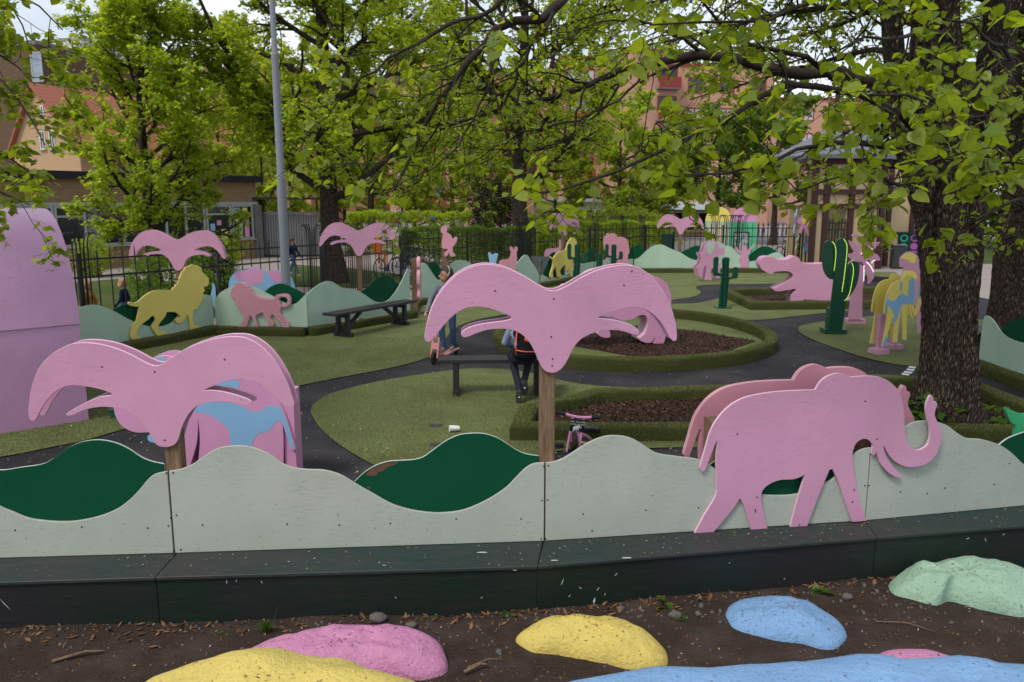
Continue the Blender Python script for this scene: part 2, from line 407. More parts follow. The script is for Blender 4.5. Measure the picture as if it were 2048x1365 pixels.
# oval bed
OV = [(988, 690), (1010, 712), (1070, 730), (1160, 741), (1260, 745), (1370, 742), (1470, 733), (1535, 716), (1556, 700), (1545, 682), (1500, 663), (1440, 648), (1370, 638), (1290, 634), (1200, 634), (1110, 640), (1030, 652), (992, 668)]
ov = gp(OV, 6)
oc = sum((Vector(p) for p in ov), Vector((0, 0)))/len(ov)
ovin = [oc+(Vector(p)-oc)*.955 for p in ov]
sweep_kerb('turf_kerb', ovin, .20, .21, 'oval turf kerb ringing the bark bed behind the bench', True, seed=3)
o = sheet('oval_bed_turf', [oc+(Vector(p)-oc)*.93 for p in ov], .02, m_turf)
o = sheet('bark_mulch', [G(*p)[:2] for p in ((1100, 668), (1190, 655), (1290, 655), (1395, 665), (1512, 685), (1470, 700), (1435, 723), (1345, 727), (1240, 712), (1130, 692))], .026, m_mulch)
# bed under the hippo
HB = [(1452, 594), (1508, 620), (1760, 618), (1830, 600), (1800, 588), (1560, 589)]
hb = [G(*p)[:2] for p in HB]
sweep_kerb('turf_kerb', dense([Vector(p) for p in hb], .15, True), .26, .2, 'angular turf kerb round the bed with the open mouthed hippo', True, seed=9)
sheet('bark_mulch', hb, .026, m_mulch)
# long bed with the big tree at its right end
LB = [(1040, 878), (1055, 842), (1195, 806), (1430, 800), (1700, 783), (1838, 779), (1960, 798), (2060, 840), (2110, 885), (1900, 883), (1400, 880)]
lb = [G(*p)[:2] for p in LB]
sweep_kerb('turf_kerb', dense([Vector(p) for p in lb], .1, True), .20, .175, 'long turf kerb round the bark bed where the big tree grows', True, seed=5)
sheet('bark_mulch', lb, .028, m_mulch)
# ------------------------------------------------------------------ boards cut from plywood
def outline(pts, pl, n=4): return [pl.at(p[0], p[1]) for p in spline(pts, n)]
def board(name, poly, nrm, off, th, mats, parent, bev=0):
    """poly: 3-D outline; standing off along nrm; th thick"""
    mb = MB(); mb.prism([Vector(p)+nrm*off for p in poly], nrm*th, 0, 1 if isinstance(mats, (list, tuple)) else None)
    return mb.build(name, mats, parent, bev=bev)
def patch(name, poly, nrm, off, m, parent):
    """area of a second colour painted on a board: a 1.5 mm skin"""
    mb = MB(); mb.prism([Vector(p)+nrm*(off-.0015) for p in poly], nrm*.0013); return mb.build(name, m, parent)
def screws(pts, pl, parent, off=0, r=.006, name='screw'):
    for i, (u, v) in enumerate(pts):
        c = pl.at(u, v)+pl.n*(off-.0015)
        mb = MB(); mb.tube([c, c+pl.n*.004], r, 7); mb.build(name, m_screw, parent)

# ------------------------------------------------------------------ ledge of dark boards under the hill panels
LZ = .33
fs1, fs2, fs3 = G(310, 1155, LZ), G(1075, 1133, LZ), G(1755, 1075, LZ)
fR = G(2048, 1052, LZ); fR = fs3+(fR-fs3).normalized()*2.38
fL = G(0, 1165, LZ); fL = fs1+(fL-fs1).normalized()*2.38
q1, q2, q3 = G(353, 1107, LZ), G(1087, 1083, LZ), G(1728, 1042, LZ)
qR = G(2048, 1012, LZ); qR = q3+(qR-q3).normalized()*2.42
qL = G(0, 1117, LZ); qL = q1+(qL-q1).normalized()*2.42
n = NT('dark green weathered ledge board'); v = n.obj(); g = n.noise(v, 7, 7, .7, (1.2, 8, 8)); big = n.noise(v, 1.3, 4); sp = n.noise(v, 26, 6, .7)
c = n.mix(n.ramp(big, .35, .65), (.010, .032, .030), (.028, .030, .030)); c = n.mix(n.mul(n.ramp(g, .45, .7), .7), c, (.055, .046, .038))
c = n.mix(n.mul(n.ramp(sp, .64, .76), .5), c, (.10, .11, .105)); n.bsdf(c, .55, .35, g, .35, .006); m_ledge = n.m
n = NT('black green scuffed front board'); v = n.obj(); g = n.noise(v, 5, 6, .65, (1, 4, 9)); big = n.noise(v, .8, 3); sc = n.noise(v, 9, 7, .8, (1, 1, 3))
c = n.mix(n.ramp(big, .4, .62), (.007, .019, .012), (.018, .016, .021)); c = n.mix(n.mul(n.ramp(g, .5, .72), .5), c, (.036, .029, .023))
c = n.mix(n.mul(n.ramp(sc, .68, .74), .6), c, (.13, .14, .13)); n.bsdf(c, .5, .35, g, .25, .006); m_front = n.m
ledge = thing('board_ledge', 'low dark ledge of weathered boards along the foot of the front hill panels', 'ledge', (0, 4.7, 0))
F_ = [fL, fs1, fs2, fs3, fR]; Q_ = [qL, q1, q2, q3, qR]
for i in range(4):
    a, b, c_, d_ = F_[i], F_[i+1], Q_[i+1], Q_[i]
    e = (b-a).normalized()*.0018; back = (d_-a).normalized()*.03
    poly = [a+e, b-e, c_-e+back, d_+e+back]
    mb = MB(); mb.prism(poly, (0, 0, -.022)); mb.build('ledge_board', m_ledge, ledge, bev=.003)
    inn = Vector((-(b-a).y, (b-a).x, 0)).normalized()
    a2, b2 = a+e+inn*.016, b-e+inn*.016; z0 = Vector((0, 0, -.024)); z1 = Vector((0, 0, -LZ-.12))
    mb = MB(); mb.prism([a2+z0, b2+z0, b2+z1, a2+z1], inn*.02); mb.build('front_board', m_front, ledge, bev=.002)
# drips and flakes of old paint on the ledge
mfl = plain('dried paint flakes', (.55, .60, .60), .7)
for (u, v_, z_, s_) in [(965, 1105, LZ, .03), (1110, 1121, LZ, .022), (1255, 1116, LZ, .03), (768, 1131, LZ, .012), (1030, 1141, LZ, .012)]:
    c0 = G(u, v_, z_+.003); mb = MB()
    mb.add([c0+Vector((math.cos(t)*s_*(1+.5*math.sin(3*t+u)), math.sin(t)*s_*.35*(1+.4*math.cos(2*t)), 0)) for t in [k*.7 for k in range(9)]], [list(range(9))])
    mb.build('paint_flake', mfl, ledge, fix=False)

# scuffs and drips on the front boards
def scuff(i, t, z, L_, ang, wd=.004, m=None):
    a, b = F_[i], F_[i+1]; dr = (b-a).normalized(); inn = Vector((-dr.y, dr.x, 0)).normalized(); c0 = a+dr*((b-a).length*t)+inn*.0145+Vector((0, 0, z-LZ)); e = dr*math.cos(ang)+Vector((0, 0, math.sin(ang))); q_ = dr*-math.sin(ang)+Vector((0, 0, math.cos(ang)))
    mb = MB(); mb.prism([c0-e*L_/2, c0-q_*wd/2, c0+e*L_/2, c0+q_*wd*.7], inn*.001); mb.build('paint_mark', m or mfl, ledge)
for a_ in ((1, .18, .28, .03, 1.5), (1, .205, .285, .02, 1.2), (1, .27, .27, .022, 1.9), (2, .07, .20, .05, 1.2), (2, .12, .15, .03, 2.6), (2, .17, .13, .03, .9), (2, .22, .22, .028, .8), (2, .16, .05, .05, 1.4, .012), (2, .19, .09, .02, 1.1), (2, .09, .10, .02, .6), (3, .30, .26, .03, .3), (3, .36, .24, .035, 2.0), (3, .42, .27, .02, .4), (3, .55, .20, .09, .25, .02), (0, .62, .18, .10, 2.2, .003), (1, .62, .14, .016, 2.0), (1, .85, .12, .018, .4), (2, .55, .23, .012, 1.2), (2, .72, .08, .014, .4)):
    scuff(*a_)
# ------------------------------------------------------------------ hill panels of the front wall
def hills(label, pl, light, bottom, dark=None, dbot=None, mats=(m_mint, m_mintedge), dmats=(m_dgreen, m_dgedge), loc=None, scr=(), gap=.030, group='front hill panels', zb=LZ, doff=None, bev=.0025):
    L = [pl.at(*p[:2]) for p in spline(light, 5, False)]
    a, b = L[0].copy(), L[-1].copy(); a.z = b.z = zb+.002
    # keep the board's ends upright
    root = thing('hill_panel', label, 'panel', ((a.x+b.x)/2, (a.y+b.y)/2, 0), group)
    board('light_hill', [a]+L+[b], pl.n, 0, .020, list(mats), root, bev)
    for dd in (dark or []):
        T = [pl.at(*p[:2]) for p in spline(dd, 5, False)]
        a2, b2 = T[0].copy(), T[-1].copy(); a2.z = b2.z = zb+.02
        board('dark_hill', [a2]+T+[b2], pl.n, gap, .020, list(dmats), root, bev)
    if scr: screws(scr, pl, root)
    return root
pl1, pl2, pl3, pl4 = Pl(qL, q1), Pl(q1, q2), Pl(q2, q3), Pl(q3, qR)
Z8 = lambda p: Zm(0, 640, 720, p); Z1 = lambda p: Zm(600, 720, 720, p); Z2 = lambda p: Zm(1328, 690, 720, p)
hills('weathered mint hill panel at the far left with a broad dark green hill set in its dip', pl1,
      [(-330, 905), (-260, 880), (-180, 890), (-120, 935), (-60, 980)]+Z8([(0, 1065), (60, 1090), (160, 1130), (260, 1145), (350, 1150), (440, 1145), (560, 1120), (660, 1080), (730, 1030), (790, 970), (840, 910), (880, 880), (950, 863)]),
      None, [[(-170, 960), (-90, 945)]+Z8([(0, 865), (100, 850), (220, 832), (290, 800), (350, 755), (420, 715), (500, 695), (580, 695), (660, 715), (730, 750), (790, 790), (850, 815), (922, 830)])],
      scr=Z8([(85, 1197), (465, 1179), (840, 1185), (972, 1127), (945, 872), (988, 1318), (958, 1172)]))
hills('weathered mint hill panel with one rounded summit left of its chipped dark green hill', pl2,
      Z8([(960, 862), (1030, 850), (1090, 825), (1150, 785), (1220, 740), (1290, 722), (1380, 718), (1460, 735), (1540, 770), (1600, 815), (1660, 840), (1740, 852), (1830, 855), (1900, 870), (1960, 895), (2020, 932)])+Z1([(420, 765), (520, 820), (620, 852), (720, 868), (800, 872), (900, 862), (980, 838), (1080, 790), (1170, 730), (1230, 670), (1280, 620), (1330, 592), (1390, 586)]),
      None, [Z1([(300, 710), (320, 690), (370, 645), (430, 610), (500, 588), (560, 583), (640, 578), (700, 562), (760, 520), (830, 470), (900, 438), (960, 428), (1040, 428), (1110, 447), (1170, 480), (1230, 520), (1290, 545), (1362, 556)])],
      scr=Z8([(985, 870), (1005, 1112), (1152, 1168), (1030, 1308), (1633, 1163), (1930, 1168)])+Z1([(223, 940), (514, 930), (888, 905), (1258, 905), (1377, 800), (1372, 1018), (1388, 606)]))
hp3 = hills('weathered mint hill panel standing behind the big pink elephant cutout', pl3,
      Z1([(1400, 586), (1450, 580), (1510, 555), (1580, 510), (1650, 468), (1730, 438), (1800, 432), (1870, 442), (1930, 470), (1990, 510), (2040, 535)])+Z2([(80, 637), (180, 650), (240, 675), (290, 705), (400, 800), (470, 835), (550, 852), (640, 858), (720, 855), (790, 842), (860, 815), (910, 790), (960, 765), (1000, 720), (1050, 660), (1100, 610), (1150, 590), (1176, 585)]),
      None, [Z2([(260, 700), (350, 640), (450, 600), (600, 565), (750, 555), (900, 560), (1050, 590), (1110, 602)])],
      scr=Z1([(1408, 798), (1610, 878), (1968, 855), (1662, 973), (1397, 1018), (1412, 603)])+Z2([(196, 927), (1143, 801)]))
hills('weathered mint hill panel at the far right under the raised elephant trunk', pl4,
      Z2([(1182, 585), (1230, 562), (1300, 520), (1370, 470), (1430, 440), (1500, 433), (1560, 440), (1620, 465), (1680, 510), (1730, 533), (1800, 538), (1870, 555), (1930, 580), (1990, 625), (2048, 680)])+[(2085, 950), (2130, 965), (2190, 960), (2260, 930)],
      None, [Z2([(1915, 590), (1970, 545), (2048, 512)])+[(2080, 862), (2130, 858), (2190, 880), (2230, 900)]],
      scr=Z2([(1166, 801), (1345, 836), (1497, 846), (1598, 815), (1878, 795), (1965, 676)]))
# torn laminate on the chipped hill: bare brown ply
m_ply = timber('bare brown plywood', (.10, .045, .03), (.17, .09, .055), (4, 4, 18))
pr = [o_ for o_ in bpy.data.objects if o_.name == 'hill_panel.001'][0]
patch('torn_patch', outline(Z1([(375, 655), (400, 632), (450, 608), (500, 594), (555, 588), (550, 600), (505, 615), (490, 625), (470, 640), (437, 652), (433, 668), (380, 668)]), pl2, 2), pl2.n, .030, m_ply, pr)
patch('torn_patch', outline(Z1([(375, 733), (398, 730), (397, 745), (385, 742)]), pl2, 1), pl2.n, .030, m_ply, pr)

# ------------------------------------------------------------------ palm cutouts
def palm(label, pl, pts, ubase, vtop, zb, off=.022, pw=.1, gap=None, mats=(m_pink, m_pinkedge), th=.02, scr=(), postc=None, bev=.0025, n=4, ptop=None, group='pink palm cutouts'):
    P = outline(pts, pl, n); g0 = pl.at(ubase, vtop)
    root = thing('palm_cutout', label, 'palm cutout', (g0.x, g0.y, 0), group)
    gap = pw if gap is None else gap
    board('front_fronds', P, pl.n, off, th, list(mats), root, bev)
    board('back_fronds', P, pl.n, off+th+gap, th, list(mats), root, bev)
    c0 = g0+pl.n*(off+th+gap/2)
    zt = (pl.at(ubase, vtop).z) if ptop is None else ptop
    ax = (pl.d, pl.n, Vector((0, 0, 1)))
    mb = MB(); mb.box((c0.x, c0.y, (zt+zb)/2), (pw, gap-.004, zt-zb), axes=ax); mb.build('post', m_post, root, bev=.008)
    if scr: screws(scr, pl, root, off)
    return root
Z5 = lambda p: Zm(560, 400, 640, p); Z6 = lambda p: Zm(1050, 400, 640, p)
PALM = Z5([(1750, 582), (1680, 560), (1600, 512), (1500, 458), (1400, 422), (1300, 413), (1200, 438), (1110, 495), (1030, 585), (975, 680), (940, 790), (925, 870), (930, 900), (945, 912), (965, 905), (990, 880), (1040, 815), (1100, 750), (1170, 702), (1240, 685), (1320, 690), (1400, 715), (1478, 748, 1), (1478, 762), (1430, 775), (1350, 785), (1260, 800), (1190, 825), (1160, 852), (1168, 876), (1195, 880), (1250, 858), (1330, 833), (1430, 827), (1500, 838), (1560, 872), (1605, 925), (1640, 990), (1670, 1060), (1700, 1098)])+Z6([(180, 1108), (230, 1085), (270, 1030), (310, 950), (360, 892), (430, 857), (500, 838), (600, 836), (690, 862), (720, 864), (732, 845), (710, 820), (650, 790), (560, 767), (462, 757, 1), (560, 717), (670, 690), (730, 690), (800, 718), (860, 772), (900, 830), (930, 885), (955, 906), (972, 890), (970, 830), (955, 750), (920, 650), (870, 560), (800, 480), (720, 430), (650, 418), (580, 422), (470, 447), (370, 492), (260, 555)])
palm('large pink palm cutout on a timber post in the middle of the front wall', pl2, PALM, 1097, 735, .0, off=.0, scr=Z5([(1375, 584), (1752, 635), (1736, 878), (1744, 1018), (1742, 1063)])+Z6([(633, 547), (683, 458)]), ptop=1.6)
PALMA = Z8([(880, 262), (820, 240), (740, 197), (640, 157), (540, 135), (450, 131), (380, 146), (300, 191), (230, 262), (185, 365), (165, 470), (163, 545), (175, 572), (195, 574), (212, 550), (250, 480), (305, 415), (370, 380), (430, 373), (520, 385), (600, 405), (645, 425, 1), (620, 432), (560, 441), (470, 480), (395, 522), (376, 538), (388, 547), (420, 540), (480, 513), (560, 497), (650, 500), (720, 522), (785, 562), (835, 622), (870, 680), (895, 714), (945, 725), (990, 712), (1013, 680), (1030, 620), (1058, 560), (1085, 522), (1130, 485), (1190, 469), (1280, 468), (1350, 476), (1405, 490), (1430, 482), (1426, 462), (1380, 440), (1280, 412), (1200, 401), (1152, 402, 1), (1250, 362), (1330, 341), (1400, 338), (1470, 362), (1530, 408), (1580, 455), (1620, 490), (1655, 500), (1672, 488), (1668, 460), (1640, 375), (1600, 292), (1545, 210), (1475, 143), (1400, 104), (1330, 96), (1250, 102), (1150, 128), (1050, 168), (970, 218), (920, 252)])
palm('large pink palm cutout on a timber post at the left of the front wall', pl1, PALMA, 341, 880, .0, off=.0, scr=Z8([(580, 268), (880, 296), (1278, 226), (938, 685)]), ptop=D(341, 860, 4.95).z)

# ------------------------------------------------------------------ big pink elephant on the ledge
ELE = Z2([(215, 722), (205, 700), (230, 610), (270, 480), (330, 390), (400, 330), (480, 295), (600, 272), (720, 262), (862, 257, 1), (890, 212), (930, 180), (985, 163), (1030, 170), (1063, 185, 1), (1150, 178), (1230, 185), (1290, 215), (1340, 270), (1363, 350), (1370, 470), (1380, 540), (1402, 582), (1445, 600), (1490, 580), (1512, 540), (1515, 480), (1500, 420), (1492, 360), (1503, 312), (1520, 288), (1533, 302), (1532, 330, 1), (1545, 323), (1556, 340), (1545, 370), (1542, 405), (1562, 450), (1580, 490), (1575, 560), (1545, 630), (1490, 680), (1400, 697), (1330, 675), (1282, 630), (1250, 570, 1), (1256, 612), (1280, 660), (1330, 725), (1350, 738), (1345, 752), (1325, 755), (1280, 730), (1235, 680), (1214, 625), (1210, 603, 1), (1200, 626), (1183, 622), (1186, 595), (1188, 570), (1165, 542), (1130, 537), (1095, 560), (1075, 610), (1077, 680), (1095, 800), (1125, 920), (1153, 1002, 1), (1070, 1008, 1), (1040, 920), (1000, 800), (960, 707, 1), (942, 712, 1), (880, 860), (815, 1033, 1), (720, 1037, 1), (755, 900), (805, 740, 1), (740, 765), (660, 770), (590, 800), (555, 847), (560, 920), (590, 1047, 1), (495, 1053, 1), (460, 930), (433, 873, 1), (380, 950), (275, 1075, 1), (172, 1078, 1), (230, 970), (297, 855), (300, 780), (297, 640), (305, 565), (300, 548, 1), (282, 590), (245, 690), (231, 716)])
pe = Pl(q2-pl3.n*.024, q3-pl3.n*.024)
EO = outline(ELE, pe)
root = thing('elephant_cutout', 'big plain pink elephant cutout with raised trunk standing on the dark ledge', 'elephant cutout', (1.75, 5.25, LZ), 'animal cutouts')
board('front_board', EO, pe.n, 0, .0225, [m_pink, m_pinkedge], root, .0025)
EB = [p.copy() for p in EO]
board('back_board', EB, pe.n, .30, .045, [m_salm, m_salmedge], root, .0025)['label'] = 'thicker salmon pink back board'
mb = MB()
for u in (1450, 1745):
    c0 = pe.at(u, 940)+pe.n*.19
    mb = MB(); mb.box((c0.x, c0.y, .5), (.09, .2, 1.0) if u > 1700 else (.09, .2, 1.15), axes=(pe.d, pe.n, Vector((0, 0, 1)))); mb.build('post', m_post, root)
screws(Z2([(417, 508), (1145, 321), (1212, 536), (530, 867), (519, 938), (520, 950), (1072, 894), (1082, 826), (770, 1025)]), pe, root, 0)

# ------------------------------------------------------------------ pink and blue elephant behind the left palm
p2b = facing(G(590, 975), 3)
E2 = Z8([(1680, 735), (1658, 738), (1640, 690), (1608, 595, 1), (1612, 700), (1612, 1010, 1), (1455, 1010, 1), (1430, 900), (1370, 830), (1290, 815), (1230, 830), (1200, 900), (1205, 1010, 1), (1090, 1010, 1), (1120, 860), (1137, 690), (1126, 558, 1), (1118, 700), (1080, 835), (1040, 1010, 1), (930, 1010, 1), (950, 900), (985, 760), (960, 670), (900, 640), (840, 640), (760, 638), (690, 600), (655, 540), (650, 490), (675, 400), (740, 300), (820, 240), (900, 208), (960, 207), (1010, 228), (1090, 262), (1200, 300), (1300, 325), (1400, 339), (1480, 365), (1560, 435), (1610, 510), (1650, 620)])
EO2 = outline(E2, p2b)
root = thing('elephant_cutout', 'pink elephant cutout with large sky blue patches half hidden behind the left palm', 'elephant cutout', (EO2[0].x-.5, EO2[0].y, 0), 'animal cutouts')
board('front_board', EO2, p2b.n, 0, .02, [m_pink2, m_pinkedge], root)
board('back_board', [p.copy() for p in EO2], p2b.n, .24, .02, [m_pink2, m_pinkedge], root)
patch('blue_patch', outline(Z8([(1085, 520), (1120, 495), (1180, 470), (1290, 467), (1370, 490), (1420, 515), (1480, 520), (1520, 492), (1585, 492), (1600, 510), (1640, 600), (1672, 725), (1660, 735), (1640, 690), (1608, 590), (1570, 580), (1530, 630), (1470, 650), (1440, 690), (1430, 740), (1400, 800), (1330, 800), (1312, 700), (1300, 630), (1250, 580), (1200, 545), (1150, 530)]), p2b, 3), p2b.n, 0, m_blu, root)
patch('blue_patch', outline(Z8([(1190, 400), (1255, 360), (1300, 345), (1355, 341), (1352, 395), (1290, 392)]), p2b, 2), p2b.n, 0, m_blu, root)
patch('blue_patch', outline(Z8([(860, 240), (900, 212), (938, 209), (930, 240), (900, 262)]), p2b, 2), p2b.n, 0, m_blu, root)
c0 = p2b.at(582, 930); mb = MB(); mb.box((c0.x+p2b.n.x*.13, c0.y+.13, .45), (.10, .215, .9)); mb.build('post', m_pink2, root)
c0 = p2b.at(360, 930); mb = MB(); mb.box((c0.x, c0.y+.13, .35), (.10, .215, .7)); mb.build('post', m_pink2, root)
c1 = p2b.at(297, 871); mb = MB(); mb.prism(outline(Z8([(838, 670), (848, 655), (880, 665), (905, 680), (895, 700), (850, 693)]), p2b, 2), p2b.n*.02); mb.build('tusk', m_blu, root)

# ------------------------------------------------------------------ big pink tunnel on the left
def tunnel():
    g0 = G(178, 842); ax = Vector((math.cos(R(40)), math.sin(R(40)), 0)); pr = Vector((-ax.y, ax.x, 0))
    hw, hh, L = 1.5, 2.47, 4.2
    root = thing('play_tunnel', 'big arched tunnel of bent pink plywood at the left edge', 'tunnel', g0)
    prof = []
    for k in range(0, 81):
        t = k/80; a = math.pi*t
        x = hw-hw*math.cos(a); z = hh*abs(math.sin(a))**.52
        prof.append((x, z))
    def shell(s0, s1, k0, k1, name, m, ro=0.0):
        mb = MB(); vs = []
        for s_ in (s0, s1):
            for r_ in (-ro, .022-ro):
                for (x, z) in prof[k0:k1+1]:
                    cx, cz = hw, .6
                    d = Vector((x-cx, z-cz)); d = d.normalized()*r_
                    vs.append(g0+ax*s_+pr*(x-d[0])+Vector((0, 0, max(0, z-d[1]))))
        K = k1-k0+1; fs = []
        for j in range(K-1):
            fs += [(j, j+1, 2*K+j+1, 2*K+j), (K+j, 3*K+j, 3*K+j+1, K+j+1), (j, K+j, K+j+1, j+1), (2*K+j, 2*K+j+1, 3*K+j+1, 3*K+j)]
        fs += [(0, 2*K, 3*K, K), (K-1, 2*K-1, 4*K-1, 3*K-1)]
        mb.add(vs, fs); return mb.build(name, m, root, smooth='auto')
    shell(-L, 0, 0, 7, 'lower_sheet', m_tun); shell(-L, .012, 6, 74, 'upper_sheet', m_tun, .024); shell(-L, 0, 73, 80, 'lower_sheet', m_tun)
m_tun = painted('pink bent tunnel plywood', (.56, .30, .48), .6, (.13, .07, .09), .38, .7, .5)
tunnel()

# ------------------------------------------------------------------ painted boulders
def rockmat(name, col):
    n = NT(name); v = n.obj(); f = n.noise(v, 34, 5, .65); b2 = n.noise(v, 120, 3, .6); l = n.noise(v, 5, 5, .65); s2 = n.noise(v, 48, 3, .6)
    c = n.mix(l, dk(col, .86), dk(col, 1.08)); c = n.mix(n.mul(n.ramp(f, .56, .74), .35), c, dk(col, .6))
    c = n.mix(n.mul(n.ramp(s2, .64, .70), .8), c, (.06, .035, .02)); c = n.mix(n.mul(n.ramp(n.noise(v, 2.2, 6, .75), .56, .72), .45), c, dk(col, .55)); c = n.mix(n.mul(n.ramp(n.noise(v, 11, 6, .8), .66, .72), .6), c, (.30, .25, .22))
    ad = n.n('ShaderNodeMath', operation='ADD'); n.l(f, ad.inputs[0]); n.l(n.mul(b2, .35), ad.inputs[1])
    n.bsdf(c, .55, .3, ad.outputs[0], .85, .022); return n.m
mr_p, mr_y, mr_b, mr_g = rockmat('pink painted rock', (.60, .25, .42)), rockmat('yellow painted rock', (.70, .55, .14)), rockmat('blue painted rock', (.22, .40, .66)), rockmat('mint painted rock', (.33, .50, .36))
def boulder(label, c, r, m, seed, rz=0, lean=(0, 0), pw=2.3, bumps=()):
    mb = MB(); nu, nv = 64, 30; vs = []
    cs, sn = math.cos(rz), math.sin(rz)
    for i in range(nv+1):
        a = math.pi*.62*i/nv
        for j in range(nu):
            b = 2*math.pi*j/nu; ca, sa = math.cos(b), math.sin(b)
            rr = (abs(ca)**pw+abs(sa)**pw)**(-1/pw)
            s_ = math.sin(a) if a < math.pi/2 else 1-.12*(a-math.pi/2)
            x, y, z = r[0]*s_*ca*rr, r[1]*s_*sa*rr, r[2]*math.cos(a)
            p = Vector((x, y, z)); q = p*1.0
            e = mnoise.noise(q*2.1+Vector((seed*7.3, 0, 0)))*.13+mnoise.noise(q*5+Vector((0, seed*3.1, 0)))*.07+mnoise.noise(q*14+Vector((seed, 0, 5)))*.012
            k = 1+e*(.16/max(.12, min(r)))**.5
            p = Vector((x*k+lean[0]*max(0, z), y*k+lean[1]*max(0, z), z*(1+e*1.1)))
            for (bx, by, br, bh) in bumps:
                d2 = (p.x-bx)**2+(p.y-by)**2; p.z += bh*math.exp(-d2/(br*br))
            vs.append((c[0]+p.x*cs-p.y*sn, c[1]+p.x*sn+p.y*cs, c[2]+p.z))
    fs = [(i*nu+j, (i+1)*nu+j, (i+1)*nu+(j+1) % nu, i*nu+(j+1) % nu) for i in range(nv) for j in range(nu)]
    mb.add([(v_[0]-c[0], v_[1]-c[1], v_[2]-c[2]) for v_ in vs], fs); o = mb.build('painted_boulder', m, smooth=True); o.location = c
    return tag(o, label, 'boulder', 'painted boulders')
def bz(x, y): return bank(x, y)
def rock2(label, foot, H, m, seed, zb=.0, ridge=0):
    W = [tuple(G(p[0], p[1], .02)[:2]) for p in foot]; W = spline(W, 5); c0 = sum((Vector(p) for p in W), Vector((0, 0)))/len(W); nr = 26; N = len(W); vs = []; c3 = Vector((c0[0], c0[1], zb))
    for i in range(nr+1):
        t = i/nr; s_ = min(1.0, t*1.06)
        for j in range(N):
            b_ = Vector(W[j]); p = c0+(b_-c0)*(s_ if t < .95 else 1.0+.02*(t-.95)/.05); q = Vector((p[0], p[1], seed*3.7))
            e = mnoise.noise(q*2.3)*.34+mnoise.noise(q*5.5)*.22+mnoise.noise(q*13)*.11+mnoise.noise(q*30)*.04
            rg_ = (1-abs(mnoise.noise(q*2.6+Vector((9, 3, 1))))*2)*ridge
            z = H*max(0, 1-s_**2.3)**.60*(1+e+rg_) if t < .95 else -.10*(t-.95)/.05
            vs.append((p[0]-c3.x+mnoise.noise(q*9)*.012*s_, p[1]-c3.y+mnoise.noise(q*9+Vector((5, 5, 5)))*.012*s_, z))
    fs = [(i*N+j, i*N+(j+1) % N, (i+1)*N+(j+1) % N, (i+1)*N+j) for i in range(nr) for j in range(N)]
    mb = MB(); mb.add(vs, fs); o = mb.build('painted_boulder', m, smooth=True, fix=False); o.location = c3
    return tag(o, label, 'boulder', 'painted boulders')
rock2('long bumpy pink painted boulder lying against the dark ledge', [(400, 1362), (470, 1322), (520, 1300), (600, 1282), (700, 1270), (800, 1272), (868, 1288), (895, 1320), (888, 1352), (840, 1366), (760, 1362), (650, 1375), (520, 1395)], .155, mr_p, 2, .03)
rock2('low yellow painted boulder in the centre beside the dark ledge', [(1028, 1280), (1060, 1260), (1110, 1248), (1200, 1250), (1270, 1262), (1320, 1288), (1338, 1318), (1318, 1334), (1265, 1340), (1200, 1326), (1130, 1312), (1060, 1302)], .16, mr_y, 5, .0)
rock2('flat blue painted boulder in the soil before the elephant cutout', [(1448, 1225), (1470, 1204), (1530, 1196), (1610, 1206), (1668, 1232), (1696, 1264), (1684, 1290), (1650, 1298), (1600, 1286), (1540, 1280), (1480, 1264), (1453, 1246)], .12, mr_b, 8, .0)
rock2('ridged mint green painted boulder wedged against the ledge at the right', [(1776, 1172), (1800, 1156), (1850, 1146), (1930, 1140), (2010, 1150), (2070, 1168), (2120, 1210), (2060, 1236), (1960, 1220), (1900, 1206), (1870, 1216), (1820, 1204), (1784, 1192)], .20, mr_g, 4, .0, .22)
boulder('large yellow painted boulder at the bottom edge on the left', (-1.0, 2.98, .31), (.78, .46, .37), mr_y, 11, R(-10))
boulder('huge blue painted boulder filling the bottom right corner', (1.50, 2.72, .31), (1.55, .50, .50), mr_b, 13, R(-2), pw=3.2)
boulder('pink painted boulder peeping up behind the huge blue one', (2.02, 3.55, .18), (.34, .26, .22), mr_p, 17)
boulder('small blue painted boulder wedged between the yellow and pink ones', (-.36, 3.42, .12), (.18, .15, .2), mr_b, 19)
# ------------------------------------------------------------------ ring of hill panels at the back, with turf kerbs
FZ = .17
ring = {}
def far_hill(key, label, a, b, light, dark=None):
    pl = Pl(a, b); ring[key] = pl
    return hills(label, pl, light, None, dark, mats=(m_mint2, m_mint2), dmats=(m_dgreen, m_dgreen), group='back hill panels', zb=FZ, gap=.05, bev=0)
gA, gB, gC, gD = G(150, 722), G(427, 668), G(614, 672), G(822, 636)
gE, gF, gH, gI, gJ = G(826, 612), G(1000, 590), G(1190, 556), G(1268, 546), G(1580, 546)
far_hill('L1', 'mint hill panel behind the yellow lion beside the pink tunnel', gA, gB, [(150, 618), (190, 610), (225, 621), (260, 640), (300, 653), (340, 648), (370, 615), (395, 590), (425, 592)], [[(215, 628), (240, 615), (270, 605), (300, 588), (325, 580), (350, 590), (380, 600)]])
far_hill('L2', 'mint hill panel behind the small salmon lion', gB, gC, [(428, 603), (440, 586), (470, 571), (500, 572), (540, 590), (570, 606), (590, 608), (612, 588)], [[(500, 598), (520, 590), (540, 574), (560, 568), (580, 575), (608, 589)]])
far_hill('L3', 'mint hill panel with a dark green hill behind the long black bench', gC, gD, [(615, 588), (630, 575), (650, 564), (664, 564), (685, 576), (712, 580), (730, 590), (750, 603), (770, 604), (785, 592), (800, 570), (812, 545), (816, 538), (819, 540)], [[(724, 586), (740, 574), (755, 560), (770, 552), (783, 553), (795, 565), (806, 572)]])
